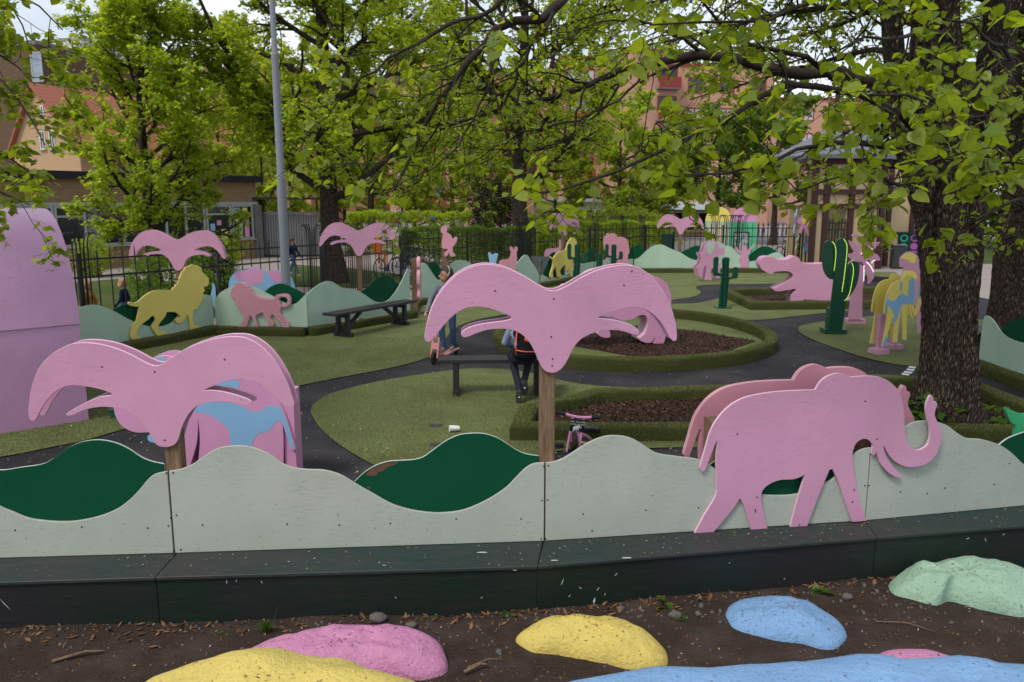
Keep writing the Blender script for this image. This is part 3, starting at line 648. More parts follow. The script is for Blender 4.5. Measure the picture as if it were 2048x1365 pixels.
far_hill('L4', 'mint hill panel with a pointed summit behind the girl on the scooter', gE, gF, [(828, 575), (834, 545), (842, 530), (848, 526), (856, 533), (866, 548), (876, 560), (885, 556), (893, 540), (905, 526), (920, 520), (940, 526), (960, 545), (980, 560), (998, 560)], [[(855, 535), (862, 528), (871, 524), (880, 532), (888, 545)]])
far_hill('L5', 'mint hill panel with a tall hump behind the grey yield sign', gF, gH, [(1000, 560), (1020, 545), (1036, 525), (1048, 511), (1056, 512), (1066, 528), (1080, 545), (1100, 556), (1130, 550), (1160, 530), (1188, 524)], [[(1090, 542), (1100, 515), (1110, 505), (1120, 510), (1130, 530)], [(1168, 515), (1180, 502), (1192, 496)]])
far_hill('L6', 'short mint hill panel behind the far pink elephant', gH, gI, [(1190, 524), (1210, 520), (1240, 521), (1266, 518)], [[(1255, 512), (1262, 500), (1268, 492)]])
far_hill('L7', 'longest mint hill panel along the back before the ticket kiosk', gI, gJ, [(1268, 520), (1280, 514), (1295, 500), (1310, 491), (1325, 490), (1340, 497), (1360, 505), (1380, 517), (1400, 521), (1425, 510), (1445, 494), (1460, 493), (1475, 505), (1492, 521), (1510, 522), (1530, 514), (1545, 507), (1558, 506), (1572, 518)],
         [[(1358, 508), (1375, 499), (1392, 492), (1405, 495), (1418, 508)], [(1495, 516), (1510, 502), (1525, 494), (1540, 495), (1556, 505), (1566, 515)], [(1262, 512), (1270, 494), (1278, 490), (1288, 498)]])
gK, gL_ = G(1962, 742), G(2130, 805)
far_hill('R1', 'mint hill panel on the right behind the big tree trunk', gK, gL_, [(1964, 655), (1970, 632), (1985, 640), (2005, 668), (2030, 682), (2060, 688), (2110, 690)], [[(1998, 655), (2015, 642), (2045, 635), (2080, 640), (2110, 660)]])
for i, (a, b, lab) in enumerate([(gA, gB, 'turf kerb below the yellow lion panel'), (gB, gC, 'turf kerb below the small salmon lion'), (gC, gD, 'turf kerb behind the long black bench'), (gE, gF, 'turf kerb behind the girl on the scooter'), (gF, gH, 'turf kerb behind the grey yield sign'), (gH, gI, 'short turf kerb under the far pink elephant'), (gI, gJ, 'turf kerb along the longest back panel'), (gK, gL_, 'turf kerb on the right of the big tree trunk')]):
    nn = Pl(a, b).n
    sweep_kerb('turf_kerb', dense([a-nn*.10, b-nn*.10], .15), .2, .17, lab, False, seed=20+i)
sweep_kerb('turf_kerb', dense([gD-Vector((0, .1, 0)), gE-Vector((-.1, .1, 0))], .15), .2, .17, 'short turf kerb turning the corner by the edge-on pink cutout', False, seed=33)
bb = MB(); bb.bar(Vector((9.9, 28.6, .08)), Vector((13.2, 23.0, .08)), .14, .2); tag(bb.build('timber_edging', m_dwood), 'dark low timber edging between turf and gravel yard by the timber house', 'edging')

# ------------------------------------------------------------------ palms at the back (same template, real size 1.66 m)
_P3 = outline(PALM, pl2, 3); _ux = [(p-_P3[0]).dot(pl2.d) for p in _P3]; _zz = [p.z for p in _P3]
_w = max(_ux)-min(_ux); _mid = (max(_ux)+min(_ux))/2
_T = [((x-_mid)*1.66/_w, (z-max(_zz))*1.66/_w) for x, z in zip(_ux, _zz)]
def palm_at(label, u, Y, ang, zt=2.08, mats=(m_pink, m_pinkedge), wd=1.66):
    g = D(u, 450, Y); d = Vector((math.cos(R(ang)), math.sin(R(ang)), 0)); nn = Vector((-d.y, d.x, 0))
    if nn.y < 0: nn = -nn
    root = thing('palm_cutout', label, 'palm cutout', (g.x, g.y, 0), 'pink palm cutouts')
    P = [Vector((g.x, g.y, 0))+d*(x*wd/1.66)+Vector((0, 0, zt+z*wd/1.66)) for x, z in _T]
    board('front_fronds', P, nn, -.07, .02, list(mats), root); board('back_fronds', P, nn, .05, .02, list(mats), root)
    mb = MB(); mb.box((g.x, g.y, (zt-.45)/2), (.1, .094, zt-.45), axes=(d, nn, Vector((0, 0, 1)))); mb.build('post', m_post, root)
palm_at('pink palm cutout on a post rising behind the yellow lion', 352, 15.75, 4, 2.02, wd=1.84)
palm_at('pink palm cutout on a post behind the long black bench', 716, 17.3, 10, 2.12)
palm_at('small far pink palm cutout turned sideways before the green hedge', 1127, 25.8, 52, 2.18)
palm_at('small far pink palm cutout near the ticket kiosk', 1361, 29.0, 0, 2.08)

# ------------------------------------------------------------------ animal cutouts
def cutout(name, label, cat, pts, pl, th, mats, off=0, back=None, n=3, zmin=None, group='animal cutouts', part='board'):
    P = outline(pts, pl, n)
    if zmin is not None: P = [Vector((p.x, p.y, max(p.z, zmin))) for p in P]
    g = sum(P, Vector())/len(P)
    root = thing(name, label, cat, (g.x, g.y, 0), group)
    board(part if back is None else 'front_board', P, pl.n, off, th, list(mats), root)
    if back is not None: board('back_board', [p.copy() for p in P], pl.n, off+back, th, list(mats), root)
    return root, P
ZA = lambda p: Zm(0, 340, 560, p); Z4 = lambda p: Zm(0, 400, 640, p); Z7 = lambda p: Zm(1300, 380, 400, p); ZR = lambda p: Zm(1640, 380, 400, p); ZS = lambda p: Zm(1408, 400, 640, p); ZC = lambda p: Zm(760, 430, 300, p); ZB = lambda p: Zm(960, 400, 400, p)
LION = ZA([(930, 972), (945, 965), (975, 972), (1010, 955), (1050, 920), (1110, 885), (1180, 878), (1250, 880, 1), (1258, 860), (1270, 858), (1278, 838), (1290, 835), (1295, 815), (1305, 812), (1303, 790), (1315, 770), (1322, 745), (1338, 735), (1345, 715), (1375, 705), (1400, 692), (1440, 700), (1465, 720), (1470, 745), (1500, 775), (1517, 795), (1515, 840), (1495, 855), (1480, 850), (1488, 885), (1475, 900), (1483, 925), (1470, 940), (1474, 960), (1455, 970), (1455, 992), (1436, 998), (1438, 1018), (1412, 1022), (1405, 1045), (1400, 1080), (1410, 1130), (1450, 1145), (1452, 1165), (1400, 1177), (1380, 1165), (1375, 1100), (1360, 1055, 1), (1345, 1090), (1310, 1118), (1280, 1115), (1270, 1095), (1290, 1080), (1310, 1078), (1300, 1060), (1270, 1040), (1210, 1040, 1), (1200, 1070), (1160, 1120), (1145, 1160), (1165, 1178), (1200, 1182), (1203, 1205), (1145, 1213), (1115, 1175), (1097, 1145), (1120, 1110), (1125, 1085), (1105, 1065, 1), (1080, 1090), (1020, 1135), (1000, 1165), (985, 1210), (1015, 1225), (1010, 1238), (965, 1240), (945, 1225), (950, 1160), (985, 1110), (1000, 1060), (1010, 1000, 1), (980, 1000), (940, 990)])
cutout('lion_cutout', 'large yellow lion cutout striding right beside the pink tunnel', 'lion cutout', LION, ring['L1'], .03, (m_yel, m_yeledge), off=-.034)
SL = Z4([(1483, 595), (1490, 570), (1508, 548), (1512, 535), (1545, 527), (1575, 533), (1588, 545), (1600, 548), (1604, 562), (1616, 570), (1618, 585), (1632, 594), (1640, 608), (1690, 625), (1765, 630, 1), (1772, 608), (1810, 600), (1850, 605), (1868, 635), (1862, 668), (1835, 688), (1808, 682), (1800, 672, 1), (1832, 668), (1848, 642), (1832, 622), (1800, 622), (1790, 640, 1), (1800, 660), (1806, 690), (1800, 720), (1830, 760), (1855, 790), (1855, 815), (1815, 817), (1812, 795), (1780, 760), (1755, 730, 1), (1735, 750), (1765, 790), (1735, 815), (1705, 817), (1705, 800), (1730, 785), (1700, 750), (1690, 720, 1), (1650, 735), (1645, 760), (1660, 800), (1655, 817), (1620, 815), (1640, 790), (1610, 735, 1), (1595, 780), (1580, 815), (1535, 815), (1540, 795), (1560, 780), (1568, 738), (1552, 722), (1550, 706), (1534, 698), (1534, 680), (1518, 672), (1522, 652), (1510, 640), (1512, 628), (1490, 620)])
rl_, Pl_s = cutout('lion_cutout', 'small thick salmon pink lion cutout with a curled tail left of the bench', 'lion cutout', SL, ring['L2'], .05, (m_salm, m_salmedge), off=-.054)
def groove(P, pl, off, inset, r, m, parent, name='routed_line'):
    c2 = [((p-P[0]).dot(pl.d), p.z) for p in P]; ar = sum(a[0]*b[1]-b[0]*a[1] for a, b in zip(c2, c2[1:]+c2[:1])); sg = 1 if ar > 0 else -1; N = len(P); Q = []
    for i in range(N):
        a, b = c2[i-1], c2[(i+1) % N]; tx, tz = b[0]-a[0], b[1]-a[1]; L_ = math.hypot(tx, tz) or 1; Q.append(P[i]+pl.d*(-tz/L_*sg*inset)+Vector((0, 0, tx/L_*sg*inset))+pl.n*off)
    mb = MB(); mb.tube(Q+[Q[0]], r, 4, caps=False); mb.build(name, m, parent)
groove(Pl_s, ring['L2'], -.0555, .028, .0045, plain('pale routed groove', (.72, .45, .50), .6), rl_)
pe3 = facing(Vector((-5.1, 16.0, 0)), 2)
r_, P_ = cutout('elephant_cutout', 'blue elephant cutout with pink patches behind the small salmon lion', 'elephant cutout', Z4([(1463, 540), (1480, 490), (1520, 455), (1580, 450), (1610, 430), (1650, 440), (1690, 455), (1750, 450), (1820, 458), (1860, 490), (1880, 540), (1895, 600), (1880, 700, 1), (1800, 700, 1), (1790, 620), (1600, 620), (1590, 700, 1), (1480, 700, 1), (1470, 610)]), pe3, .02, (m_blu, m_blu))
patch('pink_patch', outline(Z4([(1495, 490), (1520, 460), (1580, 453), (1610, 434), (1650, 443), (1688, 460), (1690, 490), (1660, 540), (1600, 545), (1560, 520), (1510, 510)]), pe3, 2), pe3.n, 0, m_pink2, r_)
patch('pink_patch', outline(Z4([(1715, 460), (1750, 454), (1815, 460), (1835, 480), (1830, 520), (1760, 530), (1730, 500)]), pe3, 2), pe3.n, 0, m_pink2, r_)
cutout('trunk_cutout', 'tiny sky blue elephant trunk tip beside the yellow lion', 'elephant cutout', Z4([(1350, 600), (1358, 560), (1355, 540), (1368, 537), (1376, 560), (1380, 610), (1372, 680), (1352, 680)]), pe3, .02, (m_blu, m_blu))
cutout('lion_cutout', 'small far yellow lion cutout near the dark green cactus', 'lion cutout', ZB([(710, 592), (718, 580), (745, 595), (780, 548), (830, 522), (870, 512), (895, 440), (930, 388), (965, 395), (985, 430), (985, 500), (970, 560), (950, 620), (940, 690), (938, 782), (920, 780), (912, 690), (900, 722), (870, 722), (875, 698), (860, 665, 1), (830, 700), (815, 740), (835, 780), (825, 795), (790, 790), (785, 760), (770, 680, 1), (740, 740), (745, 790), (715, 797), (713, 760), (735, 690), (740, 620)]), Pl(gF-ring['L5'].n*.04, gH-ring['L5'].n*.04), .03, (m_yel, m_yeledge), off=-.02)
cutout('elephant_cutout', 'far salmon elephant cutout between the two dark cacti and the hedge', 'elephant cutout', ZB([(1268, 470), (1270, 390), (1310, 355), (1360, 345), (1395, 355), (1402, 385), (1450, 380), (1500, 400), (1520, 450), (1530, 545), (1515, 570), (1520, 668, 1), (1488, 668), (1480, 635, 1), (1460, 668), (1380, 668), (1370, 620), (1320, 610), (1310, 668), (1285, 668), (1290, 570)]), facing(G(1232, 552), 8), .05, (m_salm, m_salmedge))
pz = facing(G(1440, 562), 18)
r_, P_ = cutout('zebra_cutout', 'grazing pink zebra cutout with mint green patches in front of the back panels', 'zebra cutout', Z7([(485, 780), (481, 800), (505, 885), (530, 882), (545, 820), (560, 780), (582, 790), (572, 880), (560, 925, 1), (635, 928, 1), (625, 860), (635, 790), (660, 740), (692, 705), (706, 740), (690, 820), (680, 905, 1), (716, 905, 1), (720, 800), (740, 730), (760, 680), (763, 590), (745, 548), (700, 530), (650, 525), (590, 545), (560, 590), (545, 640), (514, 648), (522, 680), (530, 700), (510, 760)]), pz, .02, (m_pink, m_pinkedge), back=.22)
patch('mint_patch', outline(Z7([(585, 552), (650, 528), (665, 560), (640, 640), (610, 660), (580, 620)]), pz, 2), pz.n, 0, m_mint2, r_)
patch('mint_patch', outline(Z7([(690, 535), (745, 552), (760, 590), (720, 600), (700, 570)]), pz, 2), pz.n, 0, m_mint2, r_)
patch('mint_patch', outline(Z7([(715, 680), (758, 660), (755, 690), (730, 740), (700, 760), (695, 710)]), pz, 2), pz.n, 0, m_mint2, r_)
cutout('penguin_cutout', 'pink penguin cutout with raised flippers on the back panels', 'penguin cutout', Z7([(866, 535), (882, 585), (930, 628), (945, 578), (970, 570), (992, 585), (1000, 620), (1066, 556), (1062, 575), (1005, 660), (1012, 720), (1000, 772), (1012, 795), (905, 795), (925, 775), (912, 700), (928, 660), (890, 632), (868, 560)]), ring['L7'], .03, (m_pink, m_pinkedge), off=-.034)
pk = facing(G(1018, 592), 10)
cutout('deer_cutout', 'thick salmon cutout of an animal with two round ears behind the central palm', 'animal cutout', ZC([(1630, 650), (1660, 620), (1750, 608), (1780, 570), (1790, 510), (1773, 462), (1790, 438), (1815, 446), (1822, 472), (1838, 472), (1850, 440), (1875, 443), (1882, 470), (1866, 515), (1872, 640), (1845, 740), (1830, 900, 1), (1660, 900, 1), (1640, 740)]), pk, .05, (m_salm, m_salmedge))
cutout('leaf_cutout', 'pale blue pointed leaf cutout peeping over the central palm', 'plant cutout', ZC([(1475, 540), (1485, 512), (1510, 530), (1535, 550), (1565, 530), (1600, 532), (1612, 545), (1595, 600), (1580, 700), (1540, 900, 1), (1510, 900, 1), (1495, 640)]), facing(G(992, 590), 0), .03, (m_blu, m_blu), back=.12)
# monkey hanging on a post, and one seen edge-on
pm = facing(G(893, 604), -10)
r_, P_ = cutout('monkey_cutout', 'pink monkey cutout fixed high on a timber post before the fence', 'monkey cutout', ZC([(838, 195), (850, 165), (880, 155), (912, 165), (925, 200), (915, 240), (960, 268), (1000, 330), (1025, 302), (1050, 302), (1062, 325), (1045, 380), (1018, 415), (1000, 440), (1000, 510), (1030, 545), (1025, 565), (972, 563), (965, 530), (945, 520), (930, 555), (900, 567), (885, 520), (930, 480), (920, 462), (870, 460), (852, 420), (855, 340), (870, 270), (842, 235)]), pm, .06, (m_salm, m_salmedge), off=-.07)
c0 = pm.at(890, 480); mb = MB(); mb.box((c0.x, c0.y+.06, pm.at(890, 458).z/2), (.17, .13, pm.at(890, 458).z)); mb.build('post', m_post, r_)
pm2 = Pl(gD+Vector((.02, .35, 0)), gD+Vector((.12, 1.3, 0)))
root = thing('monkey_cutout', 'pink monkey cutout seen edge-on at the corner of the back panels', 'monkey cutout', gD+Vector((.05, .3, 0)), 'animal cutouts')
prof = [(0, .36), (.18, .36), (.22, .5), (.16, .62), (.26, .72), (.27, .92), (.12, 1.0), (.1, 1.06), (.2, 1.14), (.2, 1.28), (.08, 1.34), (-.04, 1.28), (-.06, 1.12), (0, 1.05), (-.1, .95), (-.12, .75), (-.04, .6), (-.08, .45)]
mb = MB(); mb.prism([root.location+Vector((.07, x*.9, z)) for x, z in [tuple(q) for q in spline(prof, 3)]], (.07, 0, 0), 0, 1); mb.build('board', [m_salm, m_salmedge], root)
mb = MB(); mb.box(root.location+Vector((0, .1, .65)), (.12, .14, 1.3)); mb.build('post', m_post, root)
# hippo
HIP = ZS([(358, 395), (375, 372), (405, 364), (440, 368), (480, 384), (540, 380), (572, 362), (602, 368), (630, 402), (700, 412), (780, 408), (860, 410), (940, 412), (1000, 440), (1020, 520), (1005, 610), (985, 640), (990, 672, 1), (910, 672, 1), (905, 645), (800, 646), (637, 638, 1), (637, 672, 1), (552, 672, 1), (560, 610), (590, 572), (540, 577), (470, 586), (445, 572), (480, 552), (535, 523), (568, 492), (560, 468), (520, 456), (450, 462), (436, 476), (412, 470), (370, 445), (356, 420)])
ph = facing(G(1590, 611), -6)
cutout('hippo_figure', 'thick pink hippo figure with a wide open mouth in the bark bed', 'hippo figure', HIP, ph, .46, (m_pink, m_pink), n=4, part='body')
# bear in the oval bed
BEAR = Z6([(298, 556), (330, 545), (370, 512), (460, 455), (600, 445), (740, 455), (850, 497), (905, 530), (930, 590), (936, 660), (920, 740), (905, 810), (902, 870), (885, 922, 1), (822, 920, 1), (832, 875), (805, 915), (748, 907), (735, 887), (772, 850), (787, 790), (776, 745), (740, 738), (680, 766), (600, 770), (545, 748), (540, 830), (545, 877), (500, 880), (466, 858), (482, 825), (440, 780), (380, 770), (330, 745), (290, 728), (230, 720), (178, 704), (152, 676), (166, 646), (205, 615), (240, 590), (262, 566), (280, 552)])
pb = facing(G(1320, 692), 12)
cutout('bear_figure', 'thick pink bear figure with clawed paws standing in the oval bark bed', 'bear figure', BEAR, pb, .42, (m_pink2, m_pinkedge), n=4, part='body')
# yellow and blue elephant on pink posts
pY = facing(G(1775, 712), 22)
YE = ZR([(655, 1270), (662, 1200), (690, 1060), (740, 970), (800, 935), (842, 930, 1), (860, 890), (890, 872), (930, 885), (965, 900), (975, 960), (972, 1100), (966, 1200), (978, 1228), (998, 1190), (1012, 1100), (1012, 992), (1022, 985), (1032, 1000), (1030, 1120), (1016, 1225), (985, 1288), (958, 1288), (943, 1240), (930, 1190, 1), (940, 1260), (955, 1322), (944, 1325), (918, 1260), (908, 1165, 1), (905, 1240), (912, 1278), (893, 1280), (885, 1180, 1), (888, 1380), (885, 1535, 1), (850, 1535, 1), (845, 1380), (832, 1230, 1), (805, 1400), (790, 1560, 1), (750, 1560, 1), (765, 1400), (768, 1300), (740, 1330), (700, 1450), (680, 1600, 1), (638, 1600, 1), (668, 1450), (690, 1300), (697, 1200), (690, 1120, 1), (680, 1200), (668, 1274)])
r_, P_ = cutout('elephant_cutout', 'yellow elephant cutout with blue patches on pink posts beside the big tree', 'elephant cutout', YE, pY, .022, (m_yel, m_yeledge), back=.26, n=3)
for pp in ([(690, 1180), (700, 1120), (760, 1140), (800, 1090), (850, 1060), (900, 1090), (915, 930), (960, 902), (972, 960), (970, 1100), (955, 1180), (925, 1170), (905, 1160), (890, 1180), (850, 1170), (820, 1230), (800, 1300), (760, 1380), (745, 1360), (760, 1290), (720, 1210)], [(657, 1268), (664, 1190), (690, 1065), (700, 1070), (685, 1150), (670, 1272)], [(642, 1596), (655, 1540), (700, 1480), (690, 1540), (678, 1598)], [(818, 960), (842, 934), (840, 1010), (825, 1050)], [(1008, 1090), (1012, 994), (1022, 988), (1030, 1010), (1026, 1095)]):
    patch('blue_patch', outline(ZR(pp), pY, 2), pY.n, 0, m_blu, r_)
for (u, v_) in ((1768, 712), (1797, 702)):
    c0 = G(u, v_)+Vector((-.02, .17, 0)); mb = MB(); mb.box(c0+Vector((0, 0, .045)), (.24, .24, .09), R(10)); mb.build('base_block', m_pink, r_)
    mb = MB(); mb.box(c0+Vector((0, 0, .39)), (.1, .1, .60), R(10)); mb.build('post', m_pink, r_)
pA = facing(G(1840, 668), -12)
r_, P_ = cutout('ape_cutout', 'pink ape cutout with yellow cap and shoulders half hidden by the big tree', 'ape cutout', ZR([(815, 715), (835, 680), (880, 645), (925, 635), (975, 655), (1010, 690), (1050, 770), (1090, 900), (1110, 1100), (1100, 1500, 1), (1000, 1500, 1), (980, 1200), (900, 1000), (850, 880), (845, 830), (862, 795), (825, 792), (812, 745), (822, 730)]), pA, .03, (m_pink, m_pinkedge))
patch('yellow_patch', outline(ZR([(830, 690), (880, 650), (925, 640), (972, 658), (985, 690), (978, 735), (940, 755), (900, 720), (850, 705)]), pA, 2), pA.n, 0, m_yel, r_)
patch('yellow_patch', outline(ZR([(850, 830), (900, 825), (970, 840), (1000, 900), (960, 940), (880, 900), (853, 875)]), pA, 2), pA.n, 0, m_yel, r_)
# green beast at the right edge
cutout('crocodile_cutout', 'bright green cutout with a pointed snout at the right edge behind the wall', 'animal cutout', Zm(1780, 700, 268*2048/1829, [(1580, 805), (1640, 815), (1740, 855), (1829, 878), (1950, 860), (2050, 900), (2060, 1400, 1), (1690, 1400, 1), (1700, 1180), (1715, 1030), (1660, 1000), (1620, 930)]), facing(Vector((4.4, 6.3, 0)), 8), .03, (m_bgreen, m_bgreen))
# pink flamingo-like cutout behind the far palm
cutout('flamingo_cutout', 'small pale pink cutout just behind the far yellow lion', 'animal cutout', ZB([(660, 590), (665, 530), (690, 505), (740, 498), (790, 495), (812, 480), (810, 420), (822, 405), (830, 430), (830, 500), (800, 540), (760, 590), (760, 720), (690, 720)]), facing(G(1110, 560), 5), .03, (m_pink, m_pinkedge))

# ------------------------------------------------------------------ cacti
m_cact = painted('glossy dark green cactus paint', (.003, .062, .035), .2, (.01, .05, .03), .3, .4, .45)
CT = [(705, 1200), (720, 925), (715, 890), (650, 885), (635, 870), (632, 712), (645, 697), (665, 697), (678, 712), (675, 840), (690, 855), (725, 855), (722, 720), (740, 702), (775, 702), (790, 718), (790, 893), (832, 885), (836, 815), (850, 800), (880, 805), (886, 888), (865, 915), (797, 925), (787, 1100), (778, 1200)]
def cactus(label, u, v_, hgt, ang, flip=1):
    g = G(u, v_); root = thing('cactus_figure', label, 'cactus figure', g, 'plain dark green cacti')
    s_ = hgt/500; pts = spline([((x-745)*s_*flip, (1200-y)*s_) for x, y in CT], 2)
    d = Vector((math.cos(R(ang)), math.sin(R(ang)), 0)); nn = Vector((-d.y, d.x, 0))
    mb = MB(); mb.prism([g+d*p[0]+Vector((0, 0, p[1]+.02))-nn*.03 for p in pts], nn*.06); mb.build('armed_board', m_cact, root)
    fin = [(-.05, 0), (.05, 0), (.045, hgt*.93), (.03, hgt*.985), (-.03, hgt*.985), (-.045, hgt*.93)]
    for sg in (1, -1):
        mb = MB(); mb.prism([g+nn*sg*(.032+.07*(k in (1, 2, 3, 0) and (x+.05)/.1))+Vector((0, 0, z+.02))-d*.02 for k, (x, z) in enumerate(fin)], d*.04); mb.build('cross_fin', m_cact, root)
    mb = MB(); mb.box(g+Vector((0, 0, .02)), (.34, .3, .04), R(ang)); mb.build('base_plate', m_cact, root)
cactus('dark green cactus figure between the paths left of the hippo', 1445, 617, 1.22, 8)
cactus('dark green cactus figure beside the far yellow lion', 1152, 572, 1.25, 10)
cactus('dark green cactus figure before the far salmon elephant', 1225, 562, 1.16, 10)
cactus('dark green cactus figure seen almost edge-on between the two far cacti', 1198, 566, .95, 84)
m_neong = NT('yellow green neon tube'); m_neong.bsdf((.6, .9, .2), .4, .3, Emission_Strength=.6, Emission_Color=(.62, 1, .08, 1)); m_neong = m_neong.m
m_neonp = NT('white pink neon tube'); m_neonp.bsdf((.9, .8, .95), .4, .3, Emission_Strength=1.0, Emission_Color=(1, .82, 1, 1)); m_neonp = m_neonp.m
pc = facing(G(1668, 670), -5); g = G(1668, 668)
root = thing('neon_cactus', 'tall dark green cactus figure edged with glowing yellow green neon tubes', 'cactus figure', g)
mb = MB(); mb.box(g+Vector((0, .05, .05)), (.42, .36, .10), R(-5)); mb.build('base_block', m_cact, root)
mb = MB(); mb.box(g+Vector((0, .05, .3)), (.26, .24, .42), R(-5)); mb.build('plinth', m_cact, root)
def ncut(pts, off, th, nm): board(nm, outline(ZS(pts), pc, 3), pc.n, off, th, [m_cact, m_cact], root)
ncut([(798, 832, 1), (815, 650), (832, 500), (838, 330), (842, 285), (860, 255), (885, 245), (910, 255), (922, 300), (921, 420), (915, 600), (885, 832, 1)], 0, .05, 'trunk_board')
ncut([(833, 508), (800, 500), (775, 460), (764, 400), (766, 320), (780, 275), (810, 262), (835, 275), (842, 310), (838, 400), (836, 440)], .05, .05, 'arm_board')
ncut([(905, 600), (912, 520), (925, 440), (945, 402), (975, 395), (998, 412), (1001, 460), (985, 540), (950, 605), (900, 648), (888, 655)], .05, .05, 'arm_board')
for pts in ([(818, 268), (836, 290), (843, 340), (838, 400), (831, 455)], [(893, 250), (912, 285), (913, 340), (900, 460), (882, 590)], [(943, 404), (954, 430), (953, 480), (935, 580), (918, 625), (898, 646)]):
    mb = MB(); mb.tube([pc.at(*p[:2])-pc.n*.012 for p in spline(ZS(pts), 5, False)], .005, 7); mb.build('neon_tube', m_neong, root, smooth=True)
# pink palm with neon
pq = facing(G(1712, 650), -10); g = G(1712, 648)
root = thing('neon_palm', 'pink palm figure with radiating fronds and white neon tubes behind the neon cactus', 'palm figure', g)
mb = MB(); mb.box(g+Vector((0, .05, .05)), (.36, .32, .1), R(-10)); mb.build('base_block', m_pink, root)
board('trunk_board', outline(ZR([(290, 1325, 1), (318, 1100), (345, 850), (360, 720), (440, 720), (440, 900), (435, 1100), (432, 1325, 1)]), pq, 2), pq.n, 0, .06, [m_pink, m_pink], root)
for k_ in (-1, 1):
    mb = MB(); c0 = g+pq.n*.03; mb.prism([c0+pq.n*(.032*k_)+pq.d*-.02+Vector((0, 0, .1)), c0+pq.n*(.14*k_)+pq.d*-.02+Vector((0, 0, .1)), c0+pq.n*(.06*k_)+pq.d*-.02+Vector((0, 0, 1.1)), c0+pq.n*(.032*k_)+pq.d*-.02+Vector((0, 0, 1.1))], pq.d*.04); mb.build('trunk_fin', m_pink, root)
FR = [(405, 690), (300, 700), (270, 650, 1), (330, 655), (345, 635, 1), (300, 560), (290, 515, 1), (345, 545), (385, 580, 1), (375, 520), (350, 475), (318, 470), (345, 448), (390, 460), (420, 500), (432, 505, 1), (440, 478), (470, 450), (510, 450), (530, 470), (495, 480), (470, 510), (480, 530, 1), (520, 500), (558, 492), (545, 530), (560, 540), (610, 535), (580, 570), (545, 610), (520, 640, 1), (570, 655), (605, 690), (610, 720), (560, 725), (500, 715), (470, 725, 1), (520, 760), (550, 830), (545, 900), (490, 965), (485, 900), (470, 820), (445, 770), (425, 740, 1), (360, 740), (300, 800), (270, 860), (265, 790), (300, 730, 1)]
board('fronds', outline(ZR(FR), pq, 2), pq.n, -.045, .04, [m_pink, m_pinkedge], root)
for pts in ([(420, 505), (428, 560), (425, 610), (416, 660)], [(532, 598), (505, 625), (482, 658)], [(556, 718), (530, 735), (522, 750)], [(468, 735), (510, 780), (542, 840)], [(443, 775), (443, 850), (441, 935)]):
    mb = MB(); mb.tube([pq.at(*p[:2])-pq.n*.056 for p in spline(ZR(pts), 4, False)], .006, 7); mb.build('neon_tube', m_neonp, root, smooth=True)

# ------------------------------------------------------------------ benches
def bench(label, a, b, hgt=.5, dep=.34, brace=False):
    a, b = Vector((a.x, a.y, 0)), Vector((b.x, b.y, 0)); d = (b-a).normalized(); q = Vector((-d.y, d.x, 0)); L = (b-a).length
    root = thing('bench', label, 'bench', (a+b)/2, 'black timber benches'); Z_ = Vector((0, 0, 1))
    for k in range(3):
        c0 = (a+b)/2+q*((k-1)*dep/3)+Z_*(hgt-.025); mb = MB(); mb.box(c0, (L, dep/3-.012, .05), axes=(d, q, Z_)); mb.build('seat_plank', m_dwood, root, bev=.004)
    for s_ in (.15, .85):
        p = a+d*(L*s_)
        mb = MB(); mb.box(p+Z_*(hgt-.085), (.07, dep*.9, .07), axes=(d, q, Z_)); mb.build('cross_beam', m_dwood, root)
        for t in (-.33, .33):
            mb = MB(); mb.box(p+q*dep*t+Z_*(hgt-.05)/2, (.075, .075, hgt-.07), axes=(d, q, Z_)); mb.build('leg', m_dwood, root)
        mb = MB(); mb.box(p+Z_*.045, (.075, dep*1.25, .09), axes=(d, q, Z_)); mb.build('foot_beam', m_dwood, root)
        if brace:
            e = a+d*(L*(.36 if s_ < .5 else .64)); mb = MB(); mb.bar(p+Z_*.1, e+Z_*(hgt-.06), .06, .06); mb.build('brace', m_dwood, root)
bench('black timber bench with a child seated on its right end', G(878, 788), G(1108, 786), .50)
bench('long black timber bench with diagonal braces before the back panels', G(660, 680), G(822, 646), .50, .36, True)
# slatted deck by the far tree on the right
root = thing('tree_deck', 'weathered grey slatted deck seat behind the big tree trunk on the right', 'deck', (8.1, 12.6, 0))
md = timber('grey deck boards', (.13, .11, .10), (.24, .21, .19), (3, 20, 20))
for k in range(7):
    mb = MB(); mb.box((7.75+.115*k, 13.0, .46), (.10, 1.3, .035), R(-8)); mb.build('slat', md, root)
for x, y in ((7.75, 12.5), (8.4, 12.4), (7.85, 13.5), (8.5, 13.4)):
    mb = MB(); mb.box((x, y, .215), (.09, .09, .43)); mb.build('leg', m_dwood, root)

# ------------------------------------------------------------------ grey yield sign seen from behind
g = G(1079, 590); root = thing('yield_sign', 'back of a small grey triangular yield sign on a pole', 'sign', g)
py = facing(g, 6); msg = plain('grey sign back', (.085, .095, .10), .5)
board('sign_plate', outline(ZB([(522, 590), (532, 578), (705, 582), (714, 595), (632, 770), (618, 776), (606, 768)]), py, 2), py.n, -.02, .012, [msg, msg], root)
zt = py.at(1080, 514).z
mb = MB(); mb.tube([g+py.n*-.04, g+py.n*-.04+Vector((0, 0, zt-.02))], .022, 10); mb.build('pole', m_steel, root, smooth='auto')
for k in (.62, .9):
    mb = MB(); mb.box(g+py.n*-.04+Vector((0, 0, zt*k)), (.09, .06, .025)); mb.build('clamp', m_steel, root)
